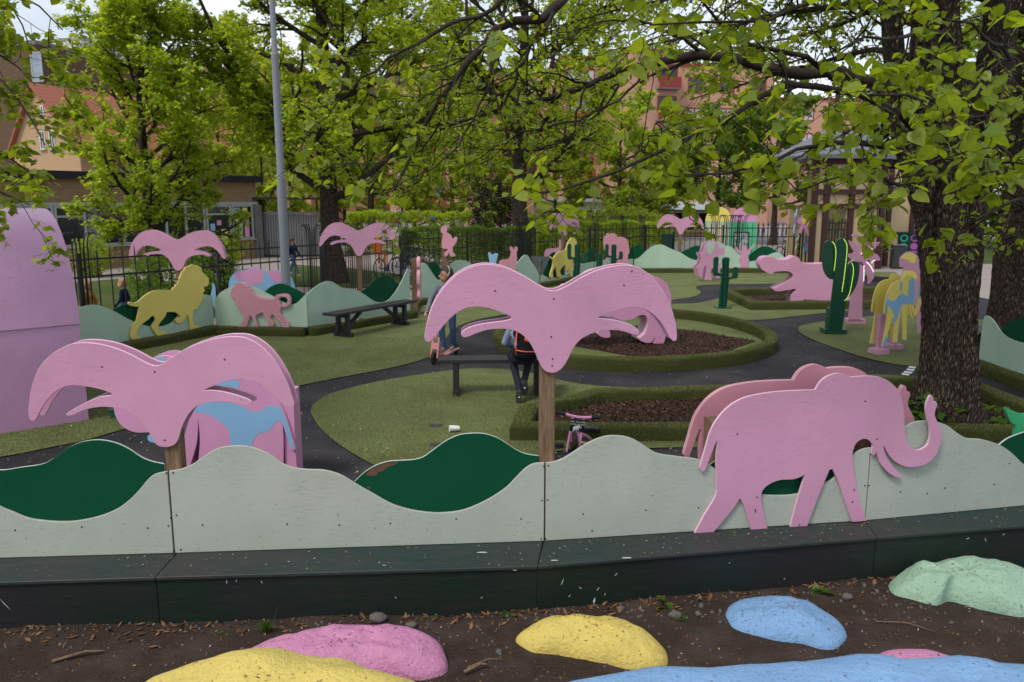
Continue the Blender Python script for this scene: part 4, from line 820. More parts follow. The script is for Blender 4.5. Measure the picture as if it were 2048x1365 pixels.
# stub post and green box by the tunnel, litter, hatch plates
g = G(228, 700); o = MB(); root = thing('stub_post', 'short grey steel stub post before the yellow lion panel', 'post', g)
o.tube([g, g+Vector((-.02, 0, .46))], .055, 14); o.build('pipe', m_steel, root, smooth='auto')
g = G(228, 838); root = thing('cable_box', 'small dark green cable box behind the left palm', 'box', g); mgb = plain('green box paint', (.012, .085, .05), .5)
mb = MB(); mb.box(g+Vector((.02, .06, .05)), (.15, .13, .10), R(8)); mb.build('box', mgb, root, bev=.006); mb = MB(); mb.box(g+Vector((.02, .06, .108)), (.165, .145, .016), R(8)); mb.build('lid', mgb, root, bev=.004)
g = G(909, 863, .02); root = thing('paper_cup', 'crushed white paper cup lying on the turf', 'cup', g)
mcup = plain('white paper', (.75, .75, .75), .7, .05); mb = MB(); ax_ = Vector((1, .25, 0)).normalized()
mb.tube([g+ax_*-.055+Vector((0, 0, .036)), g+Vector((0, 0, .034)), g+ax_*.055+Vector((0, 0, .031))], [.036, .033, .027], 16); mb.build('cup_wall', mcup, root, smooth='auto')
mb = MB(); mb.torus(g+ax_*-.056+Vector((0, 0, .036)), ax_, .036, .003, 16, 6); mb.build('rim', mcup, root, smooth=True)
mpl = plain('dark rubber plate', (.05, .043, .052), .8, .2, 20)
for u, v_, lb_ in ((872, 851, 'small dark plate in the turf near the paper cup, farther one'), (873, 889, 'small dark plate in the turf nearest the chipped green hill')):
    g = G(u, v_, .018); mb = MB(); mb.box((0, 0, 0), (.14, .09, .01), .05); o = mb.build('ground_plate', mpl); o.location = g; tag(o, lb_, 'ground plate', 'ground plates')
# ------------------------------------------------------------------ buildings
class Bld:
    """building with a local frame: x along the facade, y into the building, z up"""
    def __init__(s, name, label, cat, a, b, group=None):
        a, b = Vector((a[0], a[1], 0)), Vector((b[0], b[1], 0)); s.L = (b-a).length; s.pl = Pl(a, b); s.o = a
        ang = math.atan2(b.y-a.y, b.x-a.x); s.d = (b-a).normalized(); s.root = thing(name, label, cat, a, group, ang)
    def loc(s, u, v):
        p = s.pl.at(u, v); return (p-s.o).dot(s.d), p.z
    def box(s, name, x0, x1, y0, y1, z0, z1, m, parent=None, bev=0):
        mb = MB(); mb.box(((x0+x1)/2, (y0+y1)/2, (z0+z1)/2), (x1-x0, y1-y0, z1-z0)); return mb.build(name, m, parent or s.root, local=True, bev=bev)
    def mesh(s, name, vs, fs, m, parent=None): mb = MB(); mb.add(vs, fs); return mb.build(name, m, parent or s.root, local=True)
    def window(s, x0, x1, z0, z1, fm, gm, fw=.07, bars=(), hbars=(), dep=.05, sill=None):
        mb = MB(); y0 = -dep
        def b(xa, xb, za, zb): mb.box(((xa+xb)/2, y0/2, (za+zb)/2), (xb-xa, dep, zb-za))
        b(x0, x0+fw, z0, z1); b(x1-fw, x1, z0, z1); b(x0+fw, x1-fw, z0, z0+fw); b(x0+fw, x1-fw, z1-fw, z1)
        for t in bars: xx = x0+(x1-x0)*t; b(xx-fw/2, xx+fw/2, z0+fw, z1-fw)
        for t in hbars: zz = z0+(z1-z0)*t; mb.box(((x0+x1)/2, y0/2+.004, zz), (x1-x0-2*fw, dep-.012, fw*.8))
        w_ = mb.build('window', fm, s.root, local=True)
        s.box('pane', x0+fw*.5, x1-fw*.5, -.022, -.008, z0+fw*.5, z1-fw*.5, gm, w_)
        if sill: s.box('sill', x0-.05, x1+.05, -dep-.07, -.001, z0-.05, z0-.004, sill, w_)
        return w_
def brickmat(name, c1, c2, mor, sc=1.0, bw=.25, rh=.075):
    n = NT(name); v = n.obj(); sx = n.n('ShaderNodeSeparateXYZ'); cx = n.n('ShaderNodeCombineXYZ'); ad = n.n('ShaderNodeMath', operation='ADD')
    n.l(v, sx.inputs[0]); n.l(sx.outputs[0], ad.inputs[0]); n.l(sx.outputs[1], ad.inputs[1]); n.l(ad.outputs[0], cx.inputs[0]); n.l(sx.outputs[2], cx.inputs[1])
    br = n.n('ShaderNodeTexBrick'); br.inputs['Scale'].default_value = sc; br.inputs['Brick Width'].default_value = bw; br.inputs['Row Height'].default_value = rh
    br.inputs['Mortar Size'].default_value = .012; br.inputs['Color1'].default_value = c1+(1,); br.inputs['Color2'].default_value = c2+(1,); br.inputs['Mortar'].default_value = mor+(1,)
    n.l(cx.outputs[0], br.inputs['Vector']); c = n.mix(n.mul(n.noise(v, 2.5, 5), .5), br.outputs[0], dk(c1, .6)); n.bsdf(c, .85, .15, br.outputs['Fac'], -.3, .01); return n.m
def glassmat(name, col, rough=.06):
    n = NT(name); v = n.obj(); c = n.mix(n.noise(v, 1.2, 3), dk(col, .5), dk(col, 1.3)); n.bsdf(c, rough, .6); return n.m
m_glass = glassmat('dark window glass', (.025, .030, .033)); m_blind = plain('white blind behind glass', (.50, .50, .52), .4, .1, 3)
m_tanbrick = brickmat('tan brick', (.36, .235, .125), (.28, .175, .09), (.19, .14, .095))
m_orange = brickmat('orange brick', (.60, .33, .235), (.54, .285, .195), (.48, .30, .22), 1, .3, .1)
m_concrete = plain('grey concrete', (.16, .155, .15), .85, .2, 3)
m_alu = plain('pale grey aluminium', (.33, .36, .35), .5, .08)
m_fascia = plain('black metal fascia', (.012, .013, .018), .5)
m_redfr = plain('dark red window frames', (.24, .035, .03), .6)
# school on the left
a0, b0 = G(180, 537), G(519, 514); dd = (b0-a0).normalized(); a0 = a0-dd*7.5
sc = Bld('school_building', 'low tan brick school with a black fascia on the left', 'building', a0, b0)
zt = sc.loc(300, 347)[1]; zf = sc.loc(300, 361)[1]; zw1 = sc.loc(300, 406)[1]; zs = sc.loc(460, 480)[1]
X1 = sc.L
sc.box('upper_wall', 0, X1, 0, 9, zw1, zf, m_tanbrick); sc.box('lower_wall', 0, X1, 0, 9, -.1, zs-.06, m_tanbrick)
sc.box('fascia', -.2, X1+.25, -.25, 9.2, zf, zt, m_fascia)
sc.box('back_wall', 0, X1, .25, .32, zs-.06, zw1, plain('dim room', (.03, .028, .025), .9))  # dark sheet close behind the windows, the room's dimness painted as its colour
xs = lambda u: sc.loc(u, 450)[0]
for k in range(2): sc.box('header_rail', 0, X1, -.09, -.002, zw1-.10+.0*k, zw1+.02, m_alu) if k == 0 else None
for (u0, u1, bars) in ((-260, -120, (.5,)), (-110, 10, (.5,)), (12, 108, (.5,)), (109, 172, ()), (198, 290, (.5,)), (291, 410, (.33, .66)), (412, 462, ()), (463, 506, ())):
    sc.window(xs(u0), xs(u1), zs, zw1-.10, m_alu, m_glass, .09, bars, (.74,), .07, m_alu)
for u0, u1 in ((174, 196), (508, 522)): sc.box('column', xs(u0), xs(u1), -.12, .3, -.1, zw1-.11, m_concrete)
# paper pictures stuck inside the right-hand windows
def pic(u0, u1, v0, v1, m):
    x0, z1 = sc.loc(u0, v0); x1, z0 = sc.loc(u1, v1); sc.box('window_picture', x0, x1, -.027, -.0225, z0, z1, m)
pic(469, 486, 432, 475, m_mint2); pic(487, 499, 424, 474, m_pink2); pic(484, 494, 416, 425, m_yel); pic(471, 480, 444, 472, plain('cream paper', (.6, .5, .35), .8)); pic(433, 442, 441, 451, m_pink2); pic(442, 457, 459, 476, m_yel); pic(420, 430, 448, 462, m_blu); pic(466, 480, 416, 430, m_blu)
# grey slatted bin shed beside the school
sh = Bld('bin_shed', 'grey steel slatted bin shed at the right end of the school', 'shed', G(523, 513), G(640, 512))
h_ = sh.loc(540, 424)[1]
for k in range(26):
    x = .06+k*.115
    if x < sh.L-.05: sh.box('slat', x, x+.085, -.03, 0, .05, h_-.12, m_steel)
sh.box('top_rail', 0, sh.L, -.05, .02, h_-.10, h_, m_steel); sh.box('dark_back', 0, sh.L, .05, .1, 0, h_-.14, m_fascia); sh.box('canopy_roof', -.3, sh.L+.4, -.5, 2.5, h_+.55, h_+.65, m_fascia)
for x in (.05, sh.L-.1): sh.box('post', x, x+.08, .12, .2, 0, h_+.55, m_fascia)
# yellow gabled house with red tiles
n = NT('red clay roof tiles'); v = n.obj(); wv = n.n('ShaderNodeTexWave'); wv.inputs['Scale'].default_value = 2.2; wv.bands_direction = 'X'; n.l(v, wv.inputs[0])
wv2 = n.n('ShaderNodeTexWave'); wv2.inputs['Scale'].default_value = 1.4; wv2.bands_direction = 'Z'; n.l(v, wv2.inputs[0])
c = n.mix(n.mul(wv.outputs[1], .5), (.36, .13, .085), (.26, .085, .055)); c = n.mix(n.mul(wv2.outputs[1], .3), c, (.2, .05, .03)); c = n.mix(n.mul(n.noise(v, 5), .4), c, (.42, .18, .12)); n.bsdf(c, .8, .15); m_tile = n.m
m_ocre = plain('ochre render', (.44, .29, .17), .85, .08, 2)
hs = Bld('gabled_house', 'ochre rendered house with a steep red tiled roof above the school', 'house', D(38, 400, 47), D(168, 400, 45))
xr = hs.L; zr = hs.loc(85, 165)[1]; ze = hs.loc(100, 292)[1]; DP = 17.0
hs.mesh('wall', [(0, 0, -.1), (xr, 0, -.1), (xr, 0, ze), (xr*.42, 0, zr-.15), (0, 0, ze), (0, DP, -.1), (xr, DP, -.1), (xr, DP, ze), (xr*.42, DP, zr-.15), (0, DP, ze)], [(0, 1, 2, 3, 4), (5, 9, 8, 7, 6), (1, 6, 7, 2), (0, 4, 9, 5)], m_ocre)
o_ = .35
hs.mesh('roof', [(-o_, -.3, ze-.5), (xr*.42, -.3, zr), (xr*.42, DP+.3, zr), (-o_, DP+.3, ze-.5), (xr+o_, -.3, ze-.35), (xr+o_, DP+.3, ze-.35), (-o_, -.3, ze-.68), (xr*.42, -.3, zr-.2), (xr+o_, -.3, ze-.55), (xr+o_, DP+.3, ze-.55), (-o_, DP+.3, ze-.68), (xr*.42, DP+.3, zr-.2)], [(0, 1, 2, 3), (1, 4, 5, 2), (0, 6, 7, 1), (1, 7, 8, 4), (4, 8, 9, 5), (6, 10, 11, 7), (7, 11, 9, 8), (0, 3, 10, 6)], m_tile)
for u0, u1 in ((79, 93), (98, 112)):
    x0, z1 = hs.loc(u0, 262); x1, z0 = hs.loc(u1, 299); hs.window(x0, x1, z0, z1, m_white, m_glass, .045, (.5,), (), .05, m_alu)
x0, z1 = hs.loc(81, 212); x1, z0 = hs.loc(89, 232); hs.window(x0, x1, z0, z1, m_white, m_glass, .06)
# long tiled wing to its right
wg = Bld('tiled_wing', 'long ochre wing with a red tiled roof behind the school', 'house', D(150, 400, 52), D(600, 400, 60))
zr2 = wg.loc(350, 192)[1]; ze2 = wg.loc(350, 262)[1]
wg.box('wall', 0, wg.L, 0, 8, -.1, ze2, m_ocre)
wg.mesh('roof', [(-.3, -.5, ze2-.1), (wg.L+.3, -.5, ze2-.1), (wg.L+.3, 4, zr2), (-.3, 4, zr2), (-.3, 8.5, ze2-.1), (wg.L+.3, 8.5, ze2-.1), (-.3, -.5, ze2-.25), (wg.L+.3, -.5, ze2-.25)], [(0, 1, 2, 3), (3, 2, 5, 4), (0, 6, 7, 1), (0, 3, 4), (1, 5, 2)], m_tile)
for k in range(int((wg.L-1.5)/1.9)): wg.window(1.0+k*1.9, 2.0+k*1.9, 2.4, 4.0, m_white, m_glass, .07, (.5,), (), .05)
# brown and white blocks in the far left
bk = Bld('brown_block', 'brown brick block with grey blue window strip at the top left', 'building', D(-160, 400, 66), D(102, 400, 62))
hz = bk.loc(40, 92)[1]; bk.box('wall', 0, bk.L, 0, 14, -.1, hz, brickmat('brown brick', (.16, .10, .06), (.13, .08, .05), (.09, .07, .05), 1, .3, .1)); bk.box('roof_edge', -.1, bk.L+.1, -.12, 14, hz+.005, hz+.3, m_concrete)
x0, z1 = bk.loc(60, 105); x1, z0 = bk.loc(88, 164); bk.window(x0, x1, z0, z1, m_alu, glassmat('blue grey panel', (.25, .32, .40), .3), .1, (), (.3, .6))
wb = Bld('white_block', 'pale lilac white rendered block behind the left tree', 'building', D(84, 400, 74), D(190, 400, 72))
wb.box('wall', 0, wb.L, 0, 12, -.1, wb.loc(130, 82)[1], plain('white render', (.62, .60, .64), .85, .04, 1)); wb.box('roof_edge', -.06, wb.L+.06, -.06, 12, wb.loc(130, 82)[1]+.004, wb.loc(130, 82)[1]+.2, m_alu)
# orange brick apartments
def apartments(label, u0, u1, vt, Y, seed, bal=()):
    rg = random.Random(seed)
    B = Bld('apartment_block', label, 'building', D(u0, 400, Y), D(u1, 400, Y+1.0), 'orange brick apartments')
    H = B.loc((u0+u1)/2, vt)[1]; B.box('wall', 0, B.L, 0, 11, -.1, H, m_orange); B.box('roof_edge', -.1, B.L+.1, -.1, 11.1, H+.005, H+.25, m_redfr)
    nc = max(2, int(B.L/2.5)); fl = max(2, int(H/2.85)); cw = B.L/nc
    for f in range(fl):
        for c_ in range(nc):
            x0 = cw*c_+cw*.28; x1 = x0+cw*.46; z0 = H-1.0-1.45-f*2.85; big = c_ in bal
            if z0 < .6: continue
            if big:
                x0 -= cw*.18; x1 += cw*.18
                B.box('balcony_panel', x0-.1, x1+.1, -.75, -.70, z0-.75, z0+.22, m_redfr); B.box('balcony_floor', x0-.1, x1+.1, -.74, -.002, z0-.86, z0-.76, m_concrete)
            B.window(x0, x1, z0, z0+1.45, m_redfr, m_blind if rg.random() < .42 else m_glass, .11, (.5,), (), .06)
for k, (u0, u1, vt, Y, bal, lab) in enumerate([(425, 622, 140, 90, (1,), 'orange brick apartment block behind the grey lamp post'), (622, 782, 158, 96, (2,), 'recessed orange apartment block left of centre behind the trees'), (780, 952, 126, 86, (1, 3), 'orange apartment block with red balconies left of the central tree'), (952, 1128, 152, 94, (1,), 'recessed orange apartment block directly behind the central tree'), (1124, 1256, 118, 82, (0, 2), 'orange apartment block with red balconies right of the central tree'), (1256, 1350, 104, 76, (1,), 'tallest narrow orange apartment tower above the far palm'), (1350, 1536, 134, 80, (4,), 'wide orange apartment block above the ticket kiosk'), (1536, 1720, 200, 98, (), 'lowest orange apartment block behind the timber house')]):
    apartments(lab, u0, u1, vt, Y, k, bal)
# white shop front at the foot of the apartments
sp = Bld('shop_front', 'single storey white shop front with wide glass under the far trees', 'shop', D(1070, 400, 64), D(1262, 400, 62))
hz = sp.loc(1160, 404)[1]; sp.box('wall', 0, sp.L, 0, 4, -.1, hz, plain('white shop fascia', (.6, .6, .6), .6, .05)); sp.box('roof_edge', -.1, sp.L+.1, -.5, 4, hz+.004, hz+.25, m_alu)
for k in range(4): sp.window(.25+k*sp.L/4.05, (k+1)*sp.L/4.05, .25, hz-.55, m_white, m_glass, .1, (.5,), (.75,), .06)
sp.box('brick_pier', -1.1, -.05, -.1, 1, -.1, hz, m_orange)
s2 = Bld('shop_front', 'long low white and red shop front far behind the monkey post', 'shop', D(770, 400, 78), D(905, 400, 76))
hz = s2.loc(840, 426)[1]; s2.box('wall', 0, s2.L, 0, 3, -.1, hz+.15, plain('dull white shop wall', (.36, .34, .33), .8, .1)); s2.box('red_band', 0, s2.L*.55, -.05, -.004, hz-.9, hz-.3, m_redfr); x0, z1 = s2.loc(862, 425); x1, z0 = s2.loc(878, 443); s2.box('blue_sign', x0, x1, -.08, -.004, z0, z1, plain('blue sign', (.03, .14, .45), .5)); x0, z1 = s2.loc(882, 428); x1, z0 = s2.loc(905, 447); s2.window(x0, x1, z0, z1, m_white, m_glass, .1, (.5,))
s3 = Bld('shop_front', 'shop front with pale awning right of the far palm', 'shop', D(1330, 400, 60), D(1440, 400, 58))
hz = s3.loc(1380, 418)[1]; s3.box('wall', 0, s3.L, 0, 3, -.1, hz+.7, m_orange); s3.window(.4, s3.L-.4, .3, hz-.2, m_white, m_glass, .09, (.33, .66)); s3.mesh('awning', [(0, 0, hz+.5), (s3.L, 0, hz+.5), (s3.L, -1.4, hz-.05), (0, -1.4, hz-.05)], [(0, 1, 2, 3)], m_alu)
# timber framed house on the right
m_cream = NT('cream weatherboard'); _v = m_cream.obj(); wv = m_cream.n('ShaderNodeTexWave'); wv.inputs['Scale'].default_value = 3.2; wv.bands_direction = 'Z'; wv.wave_profile = 'SAW'; m_cream.l(_v, wv.inputs[0])
m_cream.bsdf(m_cream.mix(m_cream.noise(_v, 3), (.46, .35, .20), (.56, .44, .27)), .7, .2, wv.outputs[1], .6, .02); m_cream = m_cream.m
m_brown = plain('dark brown timber frame', (.045, .018, .016), .65, .2, 5)
th = Bld('timber_house', 'cream boarded house with dark brown timber framing on the right', 'house', G(1626, 541), G(1762, 538))
W_ = lambda u: th.loc(u, 450)[0]; V_ = lambda v_: th.loc(1690, v_)[1]
eave = V_(318); th.box('wall', 0, W_(1650), .05, .3, 0, eave, m_cream); th.box('wall', W_(1692), th.L, .05, 2.6, 0, eave, m_cream); th.box('wall', W_(1650), W_(1692), .05, .3, V_(412), eave, m_cream); th.box('passage_back', W_(1650), W_(1692), 2.4, 2.5, 0, V_(412), m_cream)
for u in (1626, 1650, 1700, 1738, 1762): x = W_(u); th.box('timber_post', x-.11, x+.11, -.04, .055, 0, eave, m_brown)
for v_ in (384, 413): z = V_(v_); th.box('timber_rail', -.1, th.L+.1, -.06, .05, z-.09, z+.09, m_brown)
th.box('timber_rail', -.1, th.L+.1, -.07, .05, eave-.2, eave-.005, m_brown); th.box('timber_rail', W_(1700)+.12, th.L, -.05, .049, V_(502)-.07, V_(502)+.07, m_brown)
th.box('side_wall', th.L, th.L+2.2, 1.2, 2.6, 0, eave-.3, m_cream)
for k in (0, .95, 2.05): th.box('timber_post', th.L+k, th.L+k+.2, 1.12, 1.21, 0, eave-.3, m_brown)
m_slate = plain('pale grey sheet roof', (.13, .14, .165), .5, .15, 2)
ov_ = .4; zt = eave+1.15; th.mesh('roof', [(-ov_, -ov_, eave), (th.L+.4, -ov_, eave), (th.L+.4, 2.9, eave), (-ov_, 2.9, eave), (1.0, 1.2, zt), (th.L-.6, 1.2, zt), (-ov_, -ov_, eave+.14), (th.L+.4, -ov_, eave+.14), (th.L+.4, 2.9, eave+.14), (-ov_, 2.9, eave+.14)], [(3, 2, 1, 0), (0, 1, 7, 6), (1, 2, 8, 7), (2, 3, 9, 8), (3, 0, 6, 9), (6, 7, 5, 4), (7, 8, 5), (8, 9, 4, 5), (9, 6, 4)], m_slate)
for k in range(7): x = W_(1653)+k*(W_(1690)-W_(1653))/6; th.box('gate_bar', x-.018, x+.018, -.02, .02, .1, V_(438), m_black)
for z in (.3, 1.0, 1.5, V_(446)): th.box('gate_rail', W_(1652), W_(1691), -.03, -.021, z-.03, z+.03, m_black)

# ------------------------------------------------------------------ ticket kiosk
tk = Bld('ticket_kiosk', 'mint and green ticket kiosk with yellow and pink round tops behind the fence', 'kiosk', G(1457, 527), G(1510, 528))
H1 = tk.loc(1480, 444)[1]; rr = tk.L/2; m_kg = painted('kiosk green', (.10, .50, .27), .15)
tk.box('front_panel', 0, tk.L, 0, .06, 0, H1, m_kg)
arc = [(rr+rr*math.cos(t), H1+rr*1.12*math.sin(t)) for t in [math.pi*k/24 for k in range(25)]]
mb = MB(); mb.prism([Vector((x, 0, z+.002)) for x, z in arc], (0, .06, 0)); mb.build('round_top', m_pink2, tk.root, local=True)
sd = Vector((-1.1, .95, 0)).normalized(); SL_ = 1.35
P4 = [Vector((0, .065, 0)), Vector((0, .065, H1)), Vector((0, .065, H1))+sd*SL_, Vector((0, .065, 0))+sd*SL_]
mb = MB(); mb.prism(P4, (.04, .045, 0)); mb.build('side_panel', m_mint2, tk.root, local=True)
mb = MB(); mb.prism([Vector((0, .065, H1+.003))+sd*(SL_/2+SL_/2*math.cos(t))+Vector((0, 0, rr*1.12*math.sin(t))) for t in [math.pi*k/24 for k in range(25)]], (.04, .045, 0)); mb.build('round_top', m_yel, tk.root, local=True)
m_poster = NT('printed poster'); _v = m_poster.obj(); _c = m_poster.mix(m_poster.ramp(m_poster.noise(_v, 7, 3), .45, .55), (.62, .66, .66), (.16, .34, .30)); _c = m_poster.mix(m_poster.ramp(m_poster.noise(_v, 4, 2), .58, .62), _c, (.55, .25, .15)); m_poster.bsdf(_c, .3, .4); m_poster = m_poster.m
def tb(u, v_): return tk.loc(u, v_)
x0, z1 = tb(1467, 464); x1, z0 = tb(1496, 518)
fr_ = tk.box('poster_frame', x0, x1, -.03, -.001, z0, z1, m_black); tk.box('poster', x0+.05, x1-.05, -.036, -.0305, z0+.05, z1-.05, m_poster, fr_)
mb = MB(); q0 = Vector((0, .06, 0)); pp = [q0+sd*a+Vector((0, 0, z))-Vector((.012, .012, 0)) for a, z in ((.35, .75), (1.05, .75), (1.05, 1.55), (.35, 1.55))]; mb.prism(pp, (-.01, -.012, 0)); mb.build('side_poster', plain('cream poster', (.6, .52, .36), .5, .2, 6), tk.root, local=True)

# ------------------------------------------------------------------ recycling station, bin, mottled cone
rc = Bld('recycling_station', 'dark green recycling container with ring symbols beside the timber house', 'container', G(1772, 531), G(1845, 533))
Hc = rc.loc(1800, 466)[1]; m_rec = plain('dark green container', (.006, .035, .026), .5, .2, 3); m_teal = plain('teal symbol', (.05, .42, .33), .5); m_purp = plain('purple symbol', (.36, .08, .36), .5)
rc.box('body', 0, rc.L+.3, 0, 1.1, .05, Hc-.06, m_rec, bev=.02); rc.box('lid', -.04, rc.L+.34, -.05, 1.15, Hc-.055, Hc+.03, m_rec)
for u, mm_ in ((1786, m_teal), (1808, m_teal), (1829, m_purp)):
    x, z = rc.loc(u, 477); mb = MB(); mb.torus((x, -.006, z), (0, 1, 0), .12, .03, 20, 6); mb.build('ring_symbol', mm_, rc.root, local=True, smooth=True)
    mb = MB(); mb.tube([(x, -.005, z-.32), (x, -.012, z-.32)], .13, 18); mb.build('round_sign', mm_, rc.root, local=True)
    rc.box('label_bar', x-.13, x+.13, -.012, -.002, z-.58, z-.5, mm_)
g = G(1797, 538); root = thing('litter_bin', 'dark grey square litter bin before the recycling container', 'bin', g)
mb = MB(); mb.box(g+Vector((0, .15, .45)), (.46, .4, .86), R(-8)); mb.build('body', plain('anthracite steel', (.03, .034, .034), .5), root, bev=.02); mb = MB(); mb.box(g+Vector((0, .15, .9)), (.5, .44, .03), R(-8)); mb.build('lid', m_steel, root)
g = D(1833, 500, 33.0); g.z = 0; mcone = NT('black and white mottled mosaic'); _v = mcone.obj(); mcone.bsdf(mcone.mix(mcone.ramp(mcone.noise(_v, 9, 4, .7), .47, .53), (.03, .03, .035), (.6, .6, .63)), .5, .3); mcone = mcone.m
mb = MB(); mb.tube([(0, 0, 0), (0, 0, .8), (0, 0, 1.5), (0, 0, 1.95), (0, 0, 2.1)], [.52, .48, .36, .2, .05], 22); o = mb.build('mosaic_cone', mcone, smooth='auto'); o.location = g; tag(o, 'black and white mottled cone sculpture behind the recycling container', 'sculpture')
g = D(1333, 500, 34.0); g.z = 0; root = thing('litter_bin', 'dark green post mounted litter bin behind the far right palm', 'bin', g)
mb = MB(); mb.tube([g+Vector((.28, 0, 0)), g+Vector((.28, 0, 1.25))], .05, 8); mb.build('post', m_rec, root); mb = MB(); mb.box(g+Vector((0, 0, .82)), (.42, .36, .75)); mb.build('body', m_rec, root, bev=.03)
# ------------------------------------------------------------------ flower totems
def flower(label, u, vc, r, mm_, cm_, Y, petals=7, ang=0):
    c0 = D(u, vc, Y); root = thing('flower_totem', label, 'flower figure', (c0.x, c0.y, 0), 'painted flower figures')
    mb = MB(); mb.tube([(c0.x, c0.y+.05, 0), (c0.x, c0.y+.05, c0.z)], .025, 8); mb.build('stem', m_black, root)
    d = Vector((math.cos(R(ang)), math.sin(R(ang)), 0)); pts = []
    for k in range(petals*8):
        t = 2*math.pi*k/(petals*8); rad = r*(.72+.28*math.cos(petals*t)); pts.append(c0+d*(rad*.72*math.cos(t))+Vector((0, 0, rad*1.15*math.sin(t))))
    nn = Vector((-d.y, d.x, 0)); mb = MB(); mb.prism(pts, nn*.025); mb.build('petals', mm_, root)
    mb = MB(); mb.prism([c0-nn*.012+d*(r*.25*math.cos(t))+Vector((0, 0, r*.3*math.sin(t))) for t in [2*math.pi*k/14 for k in range(14)]], nn*.010); mb.build('centre', cm_, root)
for k, a_ in enumerate([(1592, 448, .50, m_blu, m_pink2, 'tall sky blue flower figure at the left of the flower cluster'), (1609, 442, .48, m_pink2, m_yel, 'tall pink flower figure second from the left of the cluster'), (1624, 440, .46, m_pink, m_blu, 'dusty pink flower figure in the middle of the cluster'), (1641, 450, .46, m_blu, m_pink2, 'blue flower figure with pink centre right of the cluster'), (1614, 490, .36, m_blu, m_pink2, 'low blue flower figure with a large pink centre'), (1628, 512, .36, m_yel, m_mint2, 'low yellow flower figure nearest the timber house'), (1596, 490, .32, m_mint2, m_yel, 'small mint flower figure low in the cluster')]):
    flower(a_[5], a_[0], a_[1], a_[2], a_[3], a_[4], 30.2+.12*k, 5+k % 3, [60, 10, 45, -30, 15, 0, 50][k])

# ------------------------------------------------------------------ iron fence
def fence(label, pts, sp, bundles=()):
    pts = [Vector((p[0], p[1], 0)) for p in pts]; root = thing('iron_fence', label, 'fence', pts[0], 'black iron fence runs')
    barm = None; acc = 0.0; L0 = root.location
    mbp = MB(); mbp.tube([(0, 0, .04), (0, 0, 1.63)], .0125, 6, caps=False); mbp.tube([(0, 0, 1.63), (0, 0, 1.76)], [.013, .002], 6)
    me = mbp.mesh('bar'); me.materials.append(m_black)
    mb2 = MB(); mb2.tube([(0, 0, .02), (0, 0, 1.5), (0, 0, 1.8), (.03, 0, 1.95), (.10, 0, 2.02), (.16, 0, 1.98)], .014, 6); me2 = mb2.mesh('curled_bar'); me2.materials.append(m_black)
    mb3 = MB(); mb3.box((0, 0, .82), (.055, .055, 1.64)); me3 = mb3.mesh('fence_post'); me3.materials.append(m_black)
    def put(nm, m, p, rz=0): o = link(bpy.data.objects.new(nm, m), root); o.location = p-L0; o.rotation_euler = (0, 0, rz)
    for i in range(len(pts)-1):
        a, b = pts[i], pts[i+1]; d = (b-a).normalized(); L = (b-a).length; rz = math.atan2(d.y, d.x)
        for z in (.16, 1.2, 1.52):
            mb = MB(); mb.bar(a+Vector((0, 0, z)), b+Vector((0, 0, z)), .018, .035); mb.build('rail', m_black, root)
        k = int(L/sp)
        for j in range(k):
            p = a+d*(sp*(j+.5)); put('bar', me, p)
        np_ = max(1, int(L/2.4))
        for j in range(np_+1):
            p = a+d*(L*j/np_); put('fence_post', me3, p+Vector((.002, .03, 0)), rz)
        for t in bundles:
            if i == int(t):
                for q in range(-2, 3): put('curled_bar', me2, a+d*(L*(t-i)+q*.07)+Vector((0, .03, 0)), rz if q > 0 else rz+math.pi)
def fp(u, Y): p = D(u, 480, Y); return (p.x, p.y)
fence('black iron fence on the left behind the yellow lion', [fp(-30, 12.9), fp(150, 14.5), fp(640, 19.5)], .25, (1.01, 1.95))
fence('black iron fence in the middle before the parked bicycles', [fp(645, 19.6), fp(800, 21.8), fp(1045, 26.4)], .21, (.35, .5, 1.02, 1.97))
fence('black iron fence before the clipped hedge', [fp(1050, 26.6), fp(1290, 31.0)], .2, (.05, .55, .8, .97))
fence('black iron fence before the ticket kiosk', [fp(1292, 31.0), fp(1600, 31.0), fp(1645, 30.0)], .2, (.45, .53, .58, .62))

# ------------------------------------------------------------------ lamp post
g = D(572, 560, 15.75); tl = D(543, -30, 15.75); root = thing('lamp_post', 'tall tapering grey steel lamp post on the left', 'lamp post', (g.x, g.y, 0))
base = Vector((g.x, g.y, 0)); m_lamp = plain('grey painted steel', (.20, .22, .25), .5, .1, 3)
mb = MB(); mb.tube([base, base+Vector((0, 0, 3.05))], .088, 18); mb.build('lower_tube', m_lamp, root, smooth='auto')
mb = MB(); mb.tube([base+Vector((0, 0, 3.05)), base+Vector((0, 0, 3.12)), base+Vector((0, 0, 5.3))], [.088, .072, .070], 18); mb.build('middle_tube', m_lamp, root, smooth='auto')
mb = MB(); mb.tube([base+Vector((0, 0, 5.3)), base+Vector((0, 0, 5.35)), base+Vector((0, 0, 7.6))], [.07, .055, .05], 18); mb.build('upper_tube', m_lamp, root, smooth='auto')
mb = MB(); mb.tube([base+Vector((0, 0, 7.6)), base+Vector((.3, -.1, 7.85)), base+Vector((.9, -.3, 7.95))], .04, 12); mb.build('bracket', m_lamp, root, smooth='auto')
mb = MB(); mb.ell(base+Vector((1.1, -.36, 7.93)), (.32, .13, .07)); mb.build('lantern', m_lamp, root, smooth=True)
